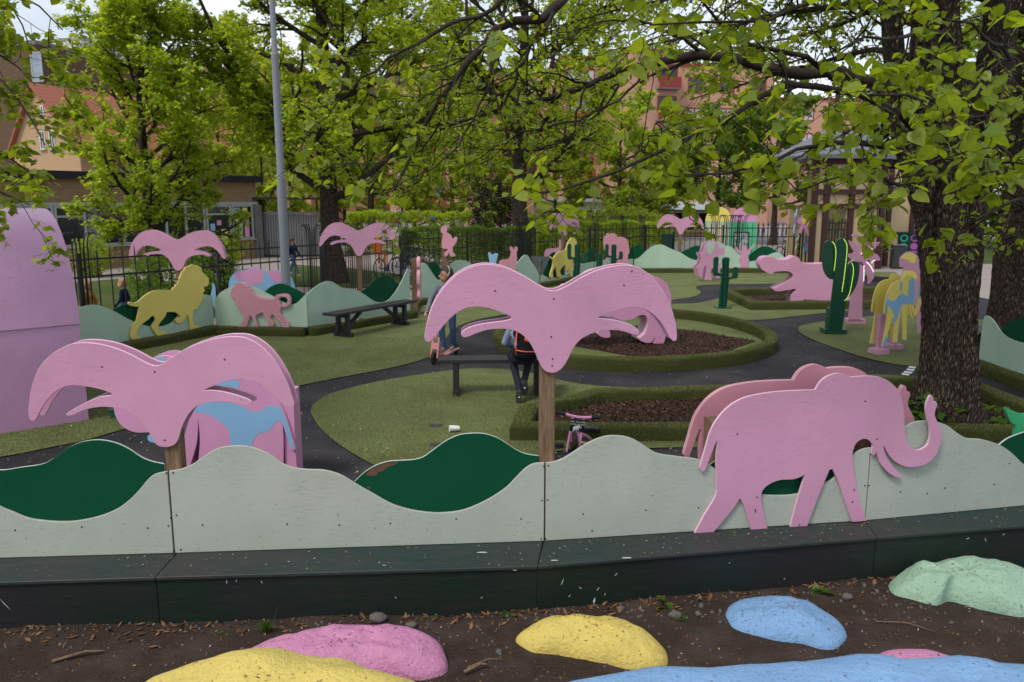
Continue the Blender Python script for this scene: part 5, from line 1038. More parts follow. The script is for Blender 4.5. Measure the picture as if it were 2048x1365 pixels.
# ------------------------------------------------------------------ people
def cap(mb, a, b, ra, rb, k=12):
    a, b = Vector(a), Vector(b); mb.tube([a, (a+b)/2, b], [ra, (ra+rb)/2, rb], k); mb.ell(a, ra, k, 8); mb.ell(b, rb, k, 8)
def figure_mesh(name, prims, mats, parent, vox, smooth_it=2, noisy=0.0):
    mb = MB()
    for p in prims:
        if p[0] == 'c': cap(mb, p[1], p[2], p[3], p[4])
        else: mb.ell(p[1], p[2], 16, 12)
    o = mb.build(name+'_base', mats[0]); md_ = o.modifiers.new('r', 'REMESH'); md_.mode = 'VOXEL'; md_.voxel_size = vox
    sm = o.modifiers.new('s', 'SMOOTH'); sm.iterations = smooth_it; sm.factor = .5
    dg = bpy.context.evaluated_depsgraph_get(); me = bpy.data.meshes.new_from_object(o.evaluated_get(dg)); bpy.data.objects.remove(o)
    V = np.zeros(len(me.vertices)*3); me.vertices.foreach_get('co', V); V = V.reshape(-1, 3)
    if noisy:
        for i in range(len(V)): V[i] += np.array(mnoise.noise_vector(Vector(V[i]*np.array([60, 60, 14]))))*noisy
    C_ = np.zeros(len(me.polygons)*3); me.polygons.foreach_get('center', C_); C_ = C_.reshape(-1, 3)
    best = np.full(len(C_), 1e9); mi = np.zeros(len(C_), dtype=np.int32)
    for p in prims:
        if p[0] == 'c':
            a, b = np.array(p[1]), np.array(p[2]); ab = b-a; t = np.clip(((C_-a)@ab)/max(ab@ab, 1e-9), 0, 1); d = np.linalg.norm(C_-(a+t[:, None]*ab), axis=1)-(p[3]+(p[4]-p[3])*t); m_ = p[5]
        else:
            r = np.array(p[2] if hasattr(p[2], '__len__') else (p[2],)*3); d = (np.linalg.norm((C_-np.array(p[1]))/r, axis=1)-1)*r.min(); m_ = p[3]
        k = d < best; best[k] = d[k]; mi[k] = m_
    off = np.array(root_of(parent).location); V -= off; me.vertices.foreach_set('co', V.ravel())
    me.materials.clear()
    for m_ in mats: me.materials.append(m_)
    me.polygons.foreach_set('material_index', mi); me.polygons.foreach_set('use_smooth', np.ones(len(mi), dtype=bool)); me.update(); me.name = name
    return link(bpy.data.objects.new(name, me), parent)
m_skin = plain('fair skin', (.52, .28, .19), .55, .06, 12); m_eye = plain('dark eyes', (.02, .014, .012), .3); m_lip = plain('lips', (.38, .13, .11), .5)
def cloth(name, col, var=.25): return plain(name, col, .9, var, 14, .35, 70, .1)
m_jean = cloth('blue denim', (.055, .10, .18), .35); m_navy = cloth('navy cloth', (.012, .018, .045)); m_shoe = plain('beige shoe', (.33, .28, .23), .7); m_blackc = cloth('black cloth', (.012, .012, .016))
m_brownh = plain('brown hair', (.055, .030, .020), .5, .4, 40); m_blond = plain('blond hair', (.30, .19, .09), .55, .35, 40)
def hand(P, pos, fw, side, sgn, m, sc_=1.0, curl=1.0):
    """palm, four curled fingers of unequal length and a thumb from the palm's side"""
    pos = Vector(pos); fw = Vector(fw).normalized(); side = Vector(side).normalized(); up = fw.cross(side).normalized()*sgn
    P.append(('c', pos, pos+fw*.045*sc_, .020*sc_, .022*sc_, m))
    for k, L in enumerate((.055, .064, .060, .046)):
        a = pos+fw*.055*sc_+side*(-.027+.018*k)*sc_; b = a+fw*L*.5*sc_-up*.012*curl*sc_; c_ = b+fw*L*.25*sc_-up*.024*curl*sc_
        P.append(('c', a, b, .0088*sc_, .0082*sc_, m)); P.append(('c', b, c_, .0082*sc_, .007*sc_, m))
    a = pos+fw*.012*sc_-side*.024*sc_; b = a+fw*.028*sc_-side*.016*sc_; P.append(('c', a, b, .0105*sc_, .009*sc_, m)); P.append(('c', b, b+fw*.022*sc_-up*.012*sc_, .009*sc_, .0075*sc_, m))
def head(P, c, fw, s, hs, m):
    """skull, jaw, nose, ears; fw = facing, s = right-hand side"""
    c, fw, s = Vector(c), Vector(fw).normalized(), Vector(s).normalized(); Z_ = Vector((0, 0, 1))
    P.append(('e', c+Z_*.012*hs-fw*.012*hs, (.078*hs, .088*hs, .094*hs) if abs(fw.y) > .5 else (.088*hs, .078*hs, .094*hs), m))
    P.append(('e', c+fw*.022*hs-Z_*.042*hs, .060*hs, m)); P.append(('e', c+fw*.045*hs-Z_*.082*hs, .026*hs, m))
    P.append(('c', c+fw*.078*hs+Z_*.008*hs, c+fw*.098*hs-Z_*.022*hs, .008*hs, .0125*hs, m))
    P.append(('c', c+fw*.074*hs-Z_*.056*hs+s*.014*hs, c+fw*.074*hs-Z_*.056*hs-s*.014*hs, .009*hs, .009*hs, m))
    for k in (-1, 1): P.append(('e', c+s*k*.078*hs-Z_*.012*hs-fw*.006*hs, (.014*hs, .02*hs, .026*hs), m))
def face_parts(root, c, fw, s, hs):
    c, fw, s = Vector(c), Vector(fw).normalized(), Vector(s).normalized(); Z_ = Vector((0, 0, 1))
    for k in (-1, 1):
        mb = MB(); mb.ell(c+fw*.0745*hs+s*k*.032*hs+Z_*.006*hs, .0095*hs, 8, 6); mb.build('eye', m_eye, root, smooth=True)
        mb = MB(); mb.tube([c+fw*.078*hs+s*k*.018*hs+Z_*.030*hs, c+fw*.080*hs+s*k*.034*hs+Z_*.034*hs, c+fw*.070*hs+s*k*.050*hs+Z_*.028*hs], .0036*hs, 5); mb.build('eyebrow', m_brownh, root)
    mb = MB(); mb.tube([c+fw*.074*hs-Z_*.052*hs+s*.020*hs, c+fw*.084*hs-Z_*.0525*hs, c+fw*.074*hs-Z_*.052*hs-s*.020*hs], .0042*hs, 5); mb.build('lips', m_lip, root)
def hair_cap(root, c, fw, s, hs, m, long=False, name='hair'):
    c, fw, s = Vector(c), Vector(fw).normalized(), Vector(s).normalized(); Z_ = Vector((0, 0, 1)); P = []
    P.append(('e', c+Z_*.036*hs-fw*.030*hs, (.091*hs, .093*hs, .082*hs), 0)); P.append(('e', c-fw*.052*hs-Z_*.006*hs, (.078*hs, .066*hs, .088*hs), 0))
    P.append(('c', c+Z_*.098*hs+fw*.02*hs, c+Z_*.082*hs+fw*.058*hs, .028*hs, .018*hs, 0))
    if long:
        for k in (-1, 1): P.append(('c', c+s*k*.072*hs-fw*.03*hs+Z_*.02*hs, c+s*k*.070*hs-fw*.05*hs-Z_*.14*hs, .026*hs, .018*hs, 0))
        P.append(('c', c-fw*.075*hs, c-fw*.085*hs-Z_*.2*hs, .05*hs, .03*hs, 0))
    return figure_mesh(name, P, [m], root, .009*hs, 1, .006*hs)
def walker(label, base, h, az, mats, hairm, hs=1.0, stride=.16, vox=.012, pack=None, group='people'):
    """mats = skin, top, legs, shoes"""
    base = Vector(base); fw = Vector((math.cos(R(az)), math.sin(R(az)), 0)); s = fw.cross(Vector((0, 0, 1))); Z_ = Vector((0, 0, 1))
    root = thing('person', label, 'person', base, group); P = []
    def q(a, b, z): return base+s*(a*h)+fw*(b*h)+Z_*(z*h)
    for k in (-1, 1):
        st = stride*k; hip = q(.05*k, 0, .51); kn = q(.052*k, .5*st+.02, .275); an = q(.05*k, st, .05+(.03 if k < 0 else 0))
        P += [('c', hip, kn, .052*h, .037*h, 2), ('c', kn, an, .036*h, .023*h, 2), ('c', an-Z_*.018*h-fw*.012*h, an-Z_*.022*h+fw*.085*h, .024*h, .019*h, 3)]
        sh = q(.105*k, 0, .80); el = q(.125*k, -.35*st-.01, .63); wr = q(.118*k, -.7*st+.06, .495)
        P += [('c', sh, el, .036*h, .029*h, 1), ('c', el, wr, .028*h, .020*h, 1)]; hand(P, wr, (wr-el), fw, k, 0, h/1.6)
    P += [('c', q(-.035, 0, .52), q(.035, 0, .52), .072*h, .072*h, 2), ('c', q(0, 0, .56), q(0, 0, .66), .080*h, .076*h, 1), ('c', q(-.045, 0, .74), q(.045, 0, .74), .072*h, .072*h, 1), ('c', q(-.085, 0, .80), q(.085, 0, .80), .036*h, .036*h, 1), ('c', q(0, 0, .80), q(0, .012, .88), .034*h, .030*h, 0)]
    hc = q(0, .02, .925+.01*(hs-1)); sc_ = h/1.6*hs; head(P, hc, fw, s, sc_, 0)
    figure_mesh('body', P, mats, root, vox); face_parts(root, hc, fw, s, sc_); hair_cap(root, hc, fw, s, sc_, hairm)
    if pack:
        PP = [('c', q(-.05, -.1, .60), q(.05, -.1, .60), .05*h, .05*h, 0), ('c', q(-.05, -.1, .76), q(.05, -.1, .76), .048*h, .048*h, 0), ('c', q(0, -.1, .6), q(0, -.1, .76), .07*h, .07*h, 0)]
        figure_mesh('backpack', PP, [pack], root, .014)
    return root
m_ochre = cloth('ochre sweater', (.36, .17, .025)); m_whitec = cloth('white collar', (.7, .7, .7), .05)
pk = D(181, 640, 15.35); walker('child in an ochre sweater behind the fence beside the pink tunnel', (pk.x, pk.y, -.04), 1.08, 172, [m_skin, m_ochre, m_jean, m_shoe], m_blond, 1.35, .12)
pk = D(252, 640, 15.95); walker('blond child in a navy jacket behind the fence left of the lion', (pk.x, pk.y, -.04), 1.06, 190, [m_skin, m_navy, m_jean, m_shoe], m_blond, 1.35, .12)
pk = G(588, 552, -.04); walker('distant child in navy top and jeans walking beyond the fence by the lamp post', pk, 1.3, -25, [m_skin, m_navy, m_jean, m_shoe], m_brownh, 1.15, .2, .014, m_blackc)
pk = D(1580, 480, 33.2); walker('distant person in dark clothes beside a bicycle near the flower figures', (pk.x, pk.y, -.02), 1.66, 200, [m_skin, m_blackc, m_blackc, m_blackc], m_brownh, 1.0, .12, .016)

# girl on a pink kick scooter
gf, gr_ = G(868, 729), G(912, 708); hd = (gf-gr_).normalized(); s = hd.cross(Vector((0, 0, 1))); Z_ = Vector((0, 0, 1)); mid = gr_+hd*.42
m_spink = plain('salmon pink metal', (.66, .27, .27), .4, .06, 8, spec=.4); m_rimb = plain('black plastic rim', (.02, .02, .022), .5); m_tyre = plain('dusty tyre', (.035, .028, .022), .9, .4, 12)
def small_wheel(root, c, ax, r, name='wheel', w_=.028):
    c = Vector(c); ax = Vector(ax).normalized(); mb = MB(); mb.torus(c, ax, r-w_, w_, 26, 10); t_ = mb.build(name, m_tyre, root, smooth=True)
    mb = MB(); u = ax.orthogonal().normalized(); v_ = ax.cross(u); mb.tube([c-ax*.02, c+ax*.02], .026, 12)
    for k in range(5): a = 2*math.pi*k/5; e = u*math.cos(a)+v_*math.sin(a); mb.bar(c+e*.02, c+e*(r-w_*1.6), .022, .016, up=tuple(ax))
    mb.torus(c, ax, r-w_*1.7, .010, 24, 6); mb.build('rim', m_rimb, t_); return t_
sc_root = thing('kick_scooter', 'salmon pink kick scooter with black wheels under the girl', 'scooter', gf)
wr_ = .105; small_wheel(sc_root, gf+Z_*wr_, s, wr_); small_wheel(sc_root, gr_+Z_*.09, s, .09)
mb = MB(); mb.bar(gr_-hd*.02+Z_*.10, gr_+hd*.56+Z_*.085, .13, .03); mb.build('deck', m_spink, sc_root, bev=.01)
for k in (-1, 1):
    mb = MB(); mb.tube([gf+s*k*.055+Z_*.10, gf-hd*.06+s*k*.055+Z_*.30, gf-hd*.10+s*k*.052+Z_*.42], .015, 10); mb.build('fork_tube', m_spink, sc_root, smooth='auto')
    mb = MB(); mb.tube([gr_+hd*.56+s*k*.05+Z_*.09, gf-hd*.22+s*k*.052+Z_*.12, gf-hd*.12+s*k*.05+Z_*.34], .014, 8); mb.build('frame_tube', m_spink, sc_root, smooth='auto')
mb = MB(); mb.box(gf-hd*.05+Z_*.29, (.11, .012, .10), axes=(s, hd, (Z_-hd*.25).normalized())); mb.build('front_plate', m_spink, sc_root)
bar_c = gf-hd*.17+Z_*.80; mb = MB(); mb.tube([gf-hd*.10+Z_*.40, bar_c], .017, 10); mb.build('stem', m_spink, sc_root, smooth='auto')
mb = MB(); mb.tube([bar_c-s*.20, bar_c-s*.1, bar_c+s*.1, bar_c+s*.20], .013, 10); mb.build('handlebar', m_spink, sc_root, smooth='auto')
for k in (-1, 1): mb = MB(); mb.tube([bar_c+s*k*.15, bar_c+s*k*.27], .018, 10); mb.build('grip', m_rubber, sc_root, smooth='auto')
gb = gr_+hd*.36; H_ = 1.38; dz = .12
girl = thing('person', 'girl with a white headband, grey dotted sweater and jeans riding the scooter', 'person', gb, 'people'); P = []
def q(a, b, z): return gb+s*a+hd*b+Z_*(z+dz)
m_gsw = cloth('grey marl sweater', (.20, .22, .27))
for k in (-1, 1):
    hip = q(.075*k, -.02, .68); kn = q(.085*k, .05 if k > 0 else -.02, .38); an = q(.05*k, .06 if k > 0 else -.13, .065)
    P += [('c', hip, kn, .078, .056, 2), ('c', kn, an, .056, .05, 2), ('c', an-Z_*.028-hd*.02, an-Z_*.030+hd*.12, .034, .026, 3)]
    sh = q(.142*k, .02, 1.075); wr = bar_c+s*(k*.205)-hd*.035+Z_*.012; el = (sh+wr)/2+s*k*.055-hd*.05
    P += [('c', sh, el, .047, .039, 1), ('c', el, wr-(wr-el).normalized()*.03, .039, .030, 1), ('c', wr-(wr-el).normalized()*.03, wr, .022, .020, 0)]; hand(P, wr, (hd-Z_*.25), s, -1, 0, .85, 1.8)
P += [('c', q(-.05, -.02, .70), q(.05, -.02, .70), .088, .088, 2), ('c', q(0, -.015, .76), q(0, 0, .88), .105, .100, 1), ('c', q(-.055, .015, .97), q(.055, .015, .97), .095, .095, 1), ('c', q(-.11, .02, 1.07), q(.11, .02, 1.07), .048, .048, 1), ('c', q(0, .02, 1.09), q(0, .045, 1.19), .040, .036, 0)]
hc = q(0, .06, 1.275); hf = Vector((-.86, -.5, -.06)).normalized(); hs_ = hf.cross(Z_).normalized(); head(P, hc, hf, hs_, 1.12, 0)
figure_mesh('body', P, [m_skin, m_gsw, m_jean, m_shoe], girl, .0095); face_parts(girl, hc, hf, hs_, 1.12); hair_cap(girl, hc, hf, hs_, 1.13, m_brownh, True)
mb = MB(); up_ = (Z_*.9-hf*.25).normalized(); mb.tube([hc-hf*.012+hs_*(.108*math.cos(t))+up_*(.136*math.sin(t)) for t in [math.pi*(k/16) for k in range(17)]], .008, 6); mb.build('headband', m_white, girl, smooth=True)
for (a, z, mm_) in ((.06, 1.0, m_yel), (-.02, .93, m_redfr), (.10, .86, m_pink2), (.02, .82, m_yel), (-.06, 1.02, m_yel), (.13, .95, m_redfr)):
    mb = MB(); mb.ell(q(a, .106-.35*a*a, z), (.013, .010, .013), 8, 6); mb.build('dot', mm_, girl, smooth=True)

# child seated on the bench with the backpack
bx = D(1047, 735, 10.05); bx.z = 0
ps = thing('person', 'seated child in a pale blue hoodie seen from behind on the central bench', 'person', bx, 'people'); P = []
m_hood = cloth('pale blue hoodie', (.25, .29, .45)); m_dj = cloth('dark jeans', (.022, .025, .038))
def q(a, b, z): return bx+Vector((a, b, z))
for k in (-1, 1):
    hip = q(.08*k, -.02, .60); kn = q(.13*k-.03, .40, .58); an = q(.035*k-.02, .02+.05*k, .24+.05*k)
    P += [('c', hip, kn, .085, .062, 1), ('c', kn, an, .060, .042, 1), ('c', an+Vector((0, -.035, -.03)), an+Vector((.01*k, .03, -.17)), .040, .036, 2)]
    sh = q(.15*k, .02, 1.0); el = q(.235*k if k < 0 else .2, .10, .78); wr = q(.10*k, .30, .68)
    P += [('c', sh, el, .056, .05, 0), ('c', el, wr, .05, .036, 0)]; hand(P, wr, (0, 1, -.1), (1, 0, 0), k, 3, .9)
P += [('c', q(-.06, -.03, .62), q(.06, -.03, .62), .105, .105, 1), ('c', q(0, -.03, .68), q(0, -.01, .80), .125, .12, 0), ('c', q(-.06, 0, .90), q(.06, 0, .90), .105, .105, 0), ('c', q(-.11, .02, 1.0), q(.11, .02, 1.0), .058, .058, 0), ('c', q(0, .03, 1.02), q(0, .06, 1.12), .045, .042, 3)]
hc = q(0, .08, 1.215); head(P, hc, (0, 1, -.1), (1, 0, 0), 1.03, 3)
figure_mesh('body', P, [m_hood, m_dj, plain('dark sneaker', (.02, .022, .026), .6), m_skin], ps, .0105); face_parts(ps, hc, (0, 1, -.1), (1, 0, 0), 1.03); hair_cap(ps, hc, (0, 1, -.1), (1, 0, 0), 1.05, m_brownh)
for k in (-1, 1):
    an = q(.035*k-.02, .02+.05*k, .24+.05*k); mb = MB(); mb.box(an+Vector((0, -.062, -.10)), (.062, .018, .20), axes=(Vector((1, 0, 0)), Vector((0, .97, .2)).normalized(), Vector((0, -.2, .97)).normalized())); mb.build('shoe_sole', plain('worn sole', (.05, .05, .052), .8), ps, bev=.008)
    mb = MB(); mb.box(an+Vector((0, -.0735, -.08)), (.02, .004, .03)); mb.build('sole_mark', m_white, ps)
bp = thing('backpack', 'black backpack with orange red piping worn by the seated child', 'backpack', q(.02, -.16, .62), 'people')
figure_mesh('pack', [('c', q(-.07, -.19, .70), q(.11, -.19, .70), .085, .085, 0), ('c', q(-.06, -.18, .95), q(.10, -.18, .95), .08, .08, 0), ('c', q(.02, -.19, .70), q(.02, -.18, .95), .11, .11, 0)], [m_blackc], bp, .012)
m_rorg = plain('orange red piping', (.85, .10, .06), .5, .05)
for pts in ([(-.095, -.272, .68), (-.10, -.278, .80), (-.09, -.262, .97)], [(-.095, -.280, .75), (.0, -.306, .735), (.14, -.285, .73)], [(-.09, -.262, .97), (.02, -.285, .99), (.12, -.265, .97)]):
    mb = MB(); mb.tube([q(*p) for p in pts], .008, 6); mb.build('piping', m_rorg, bp, smooth=True)
mb = MB(); mb.ell(q(.045, -.289, .89), (.04, .014, .034), 12, 8); mb.build('badge', m_rorg, bp, smooth=True)

# ------------------------------------------------------------------ little pink trike behind the wall
TY = 8.05; tg = D(1147, 905, TY); tg.z = 0
tr = thing('balance_trike', 'small pink trike with black grips and a dark sign behind the front wall', 'trike', tg)
m_tp = plain('pink trike enamel', (.68, .30, .50), .35, .06, 8, spec=.45)
def T_(u, v_, dY=0): return D(u, v_, TY+dY)
mb = MB(); mb.tube([T_(1131, 829), T_(1142, 832), T_(1155, 835), T_(1170, 836), T_(1183, 835)], .016, 12); mb.build('handlebar', m_tp, tr, smooth='auto')
for a, b in (((1099, 822), (1131, 829)), ((1183, 835), (1201, 835))): mb = MB(); mb.tube([T_(*a), T_((a[0]+b[0])/2, (a[1]+b[1])/2), T_(*b)], .020, 12); mb.build('grip', m_rubber, tr, smooth='auto')
for a, b in (((1146, 834), (1131, 918)), ((1168, 837), (1155, 918))): mb = MB(); mb.tube([T_(*a), T_((a[0]+b[0])/2, (a[1]+b[1])/2, -.02), T_(*b, -.03)], .013, 10); mb.build('fork_tube', m_tp, tr, smooth='auto')
mb = MB(); mb.prism([T_(1140, 863, -.02), T_(1165, 866, -.02), T_(1160, 887, -.02), T_(1139, 884, -.02)], (0, .02, 0)); mb.build('front_plate', m_tp, tr, bev=.003)
sgn = MB(); cr_ = [T_(1141, 838, -.035), T_(1170, 841, -.035), T_(1168, 865, -.035), T_(1139, 862, -.035)]; sgn.prism(cr_, (0, .008, 0)); sg_o = sgn.build('sign', plain('dark green sign', (.008, .018, .012), .4), tr)
m_let = plain('white lettering', (.7, .72, .66), .6, .02)
def lettering(txt, c, size, parent, rz=-.09):
    cu = bpy.data.curves.new('lettering', 'FONT'); cu.body = txt; cu.size = size; cu.align_x = 'CENTER'; cu.extrude = .0006; cu.materials.append(m_let)
    tmp = bpy.data.objects.new('tmp', cu); COL.objects.link(tmp); me = bpy.data.meshes.new_from_object(tmp.evaluated_get(bpy.context.evaluated_depsgraph_get())); bpy.data.objects.remove(tmp)
    o = link(bpy.data.objects.new('lettering', me), parent); o.location = Vector(c)-root_of(parent).location; o.rotation_euler = (math.pi/2, rz, 0); return o
lettering('ING TILLHÖR', T_(1156, 846, -.041), .026, sg_o, .1); lettering('CYKELSAFARIN', T_(1155, 851, -.041), .024, sg_o, .1)
_el = [((x-875)/1100*.075, -(y-640)/1100*.075) for x, y in [(205, 700), (270, 480), (400, 330), (600, 272), (862, 257), (930, 180), (1063, 185), (1230, 185), (1340, 270), (1370, 470), (1400, 580), (1490, 580), (1500, 420), (1550, 330), (1580, 490), (1490, 680), (1330, 675), (1250, 570), (1188, 570), (1130, 537), (1075, 610), (1153, 1002), (1070, 1008), (960, 707), (815, 1033), (720, 1037), (805, 740), (555, 847), (590, 1047), (495, 1053), (433, 873), (275, 1075), (172, 1078), (297, 855), (297, 640)]]
ec = T_(1154, 857, -.0415); mb = MB(); mb.prism([ec+Vector((x, 0, y)) for x, y in _el], (0, .001, 0)); mb.build('elephant_emblem', m_let, sg_o)
wt_ = small_wheel(tr, (T_(1147, 905).x, TY+.02, .11), (1, .1, 0), .11, 'wheel', .03)
mb = MB(); mb.torus(T_(1181, 860, .33), (.1, .5, 1), .085, .026, 22, 10); mb.build('seat', plain('dark blue black seat', (.016, .02, .045), .35, spec=.5), tr, smooth=True)
mb = MB(); mb.tube([T_(1160, 868, .02), T_(1172, 872, .18), T_(1183, 880, .33), T_(1190, 905, .42)], .018, 10); mb.build('frame_tube', m_tp, tr, smooth='auto')
mb = MB(); mb.tube([T_(1158, 884, .02), T_(1178, 890, .25)], .016, 10); mb.build('sticker_tube', m_white, tr, smooth='auto')
for k in (-1, 1): small_wheel(tr, (T_(1190, 905, .42).x+.16*k, TY+.42, .09), (1, 0, 0), .09, 'wheel', .026)
mb = MB(); mb.tube([(T_(1190, 905, .42).x-.16, TY+.42, .09), (T_(1190, 905, .42).x+.16, TY+.42, .09)], .012, 8); mb.build('axle', m_tp, tr)
mb = MB(); mb.box((T_(1118, 905).x, TY+.05, .05), (.11, .07, .04)); mb.build('pedal', m_rubber, tr, bev=.008)

# ------------------------------------------------------------------ parked bicycles
def bicycle(label, p, rz, fm, group):
    root = thing('bicycle', label, 'bicycle', (0, 0, 0), group)
    for x in (-.52, .52):
        mb = MB(); mb.torus((x, 0, .34), (0, 1, 0), .32, .02, 26, 6); w_ = mb.build('wheel', m_rubber, root, smooth=True, local=True)
        mb = MB()
        for k in range(10): a = math.pi*k/5; mb.tube([(x, 0, .34), (x+.31*math.cos(a), 0, .34+.31*math.sin(a))], .003, 3)
        mb.build('spokes', m_steel, w_, local=True)
    mb = MB()
    for a, b in (((-.52, 0, .34), (-.12, 0, .30)), ((-.12, 0, .30), (-.22, 0, .86)), ((-.52, 0, .34), (-.2, 0, .74)), ((-.12, 0, .30), (.36, 0, .78)), ((-.2, 0, .74), (.35, 0, .84)), ((.52, 0, .34), (.36, 0, .78)), ((.36, 0, .78), (.33, 0, 1.0))): mb.tube([a, b], .016, 6)
    mb.build('frame', fm, root, local=True, smooth='auto')
    mb = MB(); mb.tube([(.26, -.28, 1.0), (.33, -.1, 1.02), (.33, .1, 1.02), (.26, .28, 1.0)], .013, 6); mb.build('handlebar', m_steel, root, local=True, smooth=True)
    mb = MB(); mb.ell((-.24, 0, .90), (.14, .08, .035)); mb.build('saddle', m_rubber, root, local=True, smooth=True)
    mb = MB(); mb.ell((-.5, .04, .38), (.02, .01, .02)); mb.tube([(-.12, -.05, .30), (-.12, .05, .30)], .09, 12); mb.build('crank', m_steel, root, local=True)
    root.location = p; root.rotation_euler = (0, 0, rz); return root
m_bb = plain('black bicycle enamel', (.02, .02, .025), .3, .1, 5, spec=.5); m_bbl = plain('blue bicycle enamel', (.03, .06, .2), .3, .1, 5, spec=.5)
labs = ['black bicycle with an orange child seat parked beyond the fence', 'blue bicycle parked second beyond the fence beside the orange seat', 'black bicycle parked rightmost of the group beyond the middle fence']
for k, (u, Y, rz) in enumerate(((776, 27.5, 1.1), (812, 28.0, .9), (848, 29.0, .6))):
    p = D(u, 500, Y); b_ = bicycle(labs[k], (p.x, p.y, -.03), rz, m_bbl if k == 1 else m_bb, 'bicycles parked beyond the fence')
    if k == 0:
        m_or = plain('orange plastic', (.85, .17, .02), .4, .08)
        mb = MB(); mb.box((-.62, 0, 1.12), (.08, .32, .56)); mb.box((-.45, 0, .86), (.30, .32, .07)); mb.box((-.36, .12, .66), (.08, .07, .36)); mb.box((-.36, -.12, .66), (.08, .07, .36)); mb.build('child_seat', m_or, b_, local=True, bev=.02)
p = D(1533, 480, 34.0)
bicycle('black bicycle leaning near the dark clothed person', (p.x+1.0, p.y, -.02), .4, m_bb, 'bicycles in the square')
proto = None
for k in range(10):
    p = D(1508+k*9.5, 450, 56+.3*(k % 2))
    ORD = ['leftmost', 'second', 'third', 'fourth', 'fifth', 'sixth', 'seventh', 'eighth', 'ninth', 'rightmost'][k]; LBK = ORD+' bicycle'+(' from the left' if 0 < k < 9 else '')+' in the crowded far rack beyond the ticket kiosk'
    if proto is None: proto = bicycle(LBK, (p.x, p.y, -.018), 1.25, m_bb, 'bicycles in the far rack')
    else: clone_tree(proto, (p.x, p.y, -.018), 1.25+random.uniform(-.15, .15))['label'] = LBK
# ------------------------------------------------------------------ vegetation
def np_mesh(name, V, F, m, parent=None, smooth=False, uvv=None):
    V = np.asarray(V, dtype=np.float32); me = bpy.data.meshes.new(name)
    if parent is not None: V = V-np.array(root_of(parent).location, dtype=np.float32)
    F = F if isinstance(F, list) else [F]
    me.vertices.add(len(V)); me.vertices.foreach_set('co', V.ravel())
    tot = sum(f.size for f in F); me.loops.add(tot); me.loops.foreach_set('vertex_index', np.concatenate([f.ravel() for f in F]).astype(np.int32))
    st = []; base = 0
    for f in F: st.append(base+np.arange(0, f.size, f.shape[1])); base += f.size
    st = np.concatenate(st).astype(np.int32); me.polygons.add(len(st)); me.polygons.foreach_set('loop_start', st)
    if smooth: me.polygons.foreach_set('use_smooth', np.ones(len(st), dtype=bool))
    if uvv is not None:
        ul = me.uv_layers.new(name='UVMap'); li = np.concatenate([f.ravel() for f in F]); ul.data.foreach_set('uv', uvv[li].astype(np.float32).ravel())
    me.update(calc_edges=True); me.materials.append(m)
    return link(bpy.data.objects.new(name, me), parent)
def nrm(a): return a/np.maximum(np.linalg.norm(a, axis=-1, keepdims=True), 1e-9)
def tubes(P, Rr, k):
    N, K, _ = P.shape; T = nrm(np.gradient(P, axis=1)); mt = nrm(P[:, -1]-P[:, 0])
    ref = np.where(np.abs(mt[:, 2:3]) > .8, np.array([[1., 0, 0]]), np.array([[0, 0, 1.]]))[:, None, :]
    U = nrm(np.cross(T, ref)); W = np.cross(T, U)
    a = np.arange(k)*2*np.pi/k
    V = P[:, :, None, :]+Rr[:, :, None, None]*(U[:, :, None, :]*np.cos(a)[None, None, :, None]+W[:, :, None, :]*np.sin(a)[None, None, :, None])
    idx = np.arange(N*K*k).reshape(N, K, k); A = idx[:, :-1, :]; B = np.roll(A, -1, axis=2); D_ = idx[:, 1:, :]; C_ = np.roll(D_, -1, axis=2)
    return V.reshape(-1, 3), np.stack([A, B, C_, D_], -1).reshape(-1, 4)
def kids(rg, P, Rr, n, t0, t1, a0, a1, l0, l1, K, up=0., wob=.15, rs=.6, rmin=.003, taper=.35, flat=0., lfall=.5, bend=0.):
    N, Kp, _ = P.shape; t = t0+(t1-t0)*(np.tile((np.arange(n)+.5)/n, (N, 1))+rg.uniform(-.5, .5, (N, n))/n); t = np.clip(t, 0, .999)
    f = t*(Kp-1); i = np.floor(f).astype(int); fr = (f-i)[..., None]; ar = np.arange(N)[:, None]
    pos = P[ar, i]*(1-fr)+P[ar, i+1]*fr; tan = nrm(P[ar, i+1]-P[ar, i]); r = Rr[ar, i]*(1-fr[..., 0])+Rr[ar, i+1]*fr[..., 0]
    rv = rg.normal(size=(N, n, 3)); rv[..., 2] *= (1-flat); pp = nrm(rv-tan*np.sum(rv*tan, -1, keepdims=True))
    ang = np.radians(rg.uniform(a0, a1, (N, n)))[..., None]
    d = nrm(tan*np.cos(ang)+pp*np.sin(ang)+np.array([0, 0, up])).reshape(-1, 3); pos = pos.reshape(-1, 3)
    L = (rg.uniform(l0, l1, (N, n))*(1-lfall*t)).reshape(-1)
    r0 = np.maximum(r.reshape(-1)*rs, rmin); M = len(pos); out = np.zeros((M, K, 3)); out[:, 0] = pos; cur = d
    for j in range(1, K):
        cur = nrm(cur+rg.normal(size=(M, 3))*wob+np.array([0, 0, bend])); out[:, j] = out[:, j-1]+cur*(L/(K-1))[:, None]
    R2 = r0[:, None]*np.linspace(1, taper, K)[None]
    return out, np.maximum(R2, rmin*.6)
LEAF_FAR = (np.array([[0, 0, 0], [.5, .42, .08], [1, 0, -.06], [.5, -.42, .08]]), np.array([[0, 2, 1], [0, 3, 2]]))
_lx = [(0, 0, .0), (-.05, .27, .015), (.20, .49, .03), (.52, .46, .01), (.80, .27, -.05), (1.06, 0, -.16)]
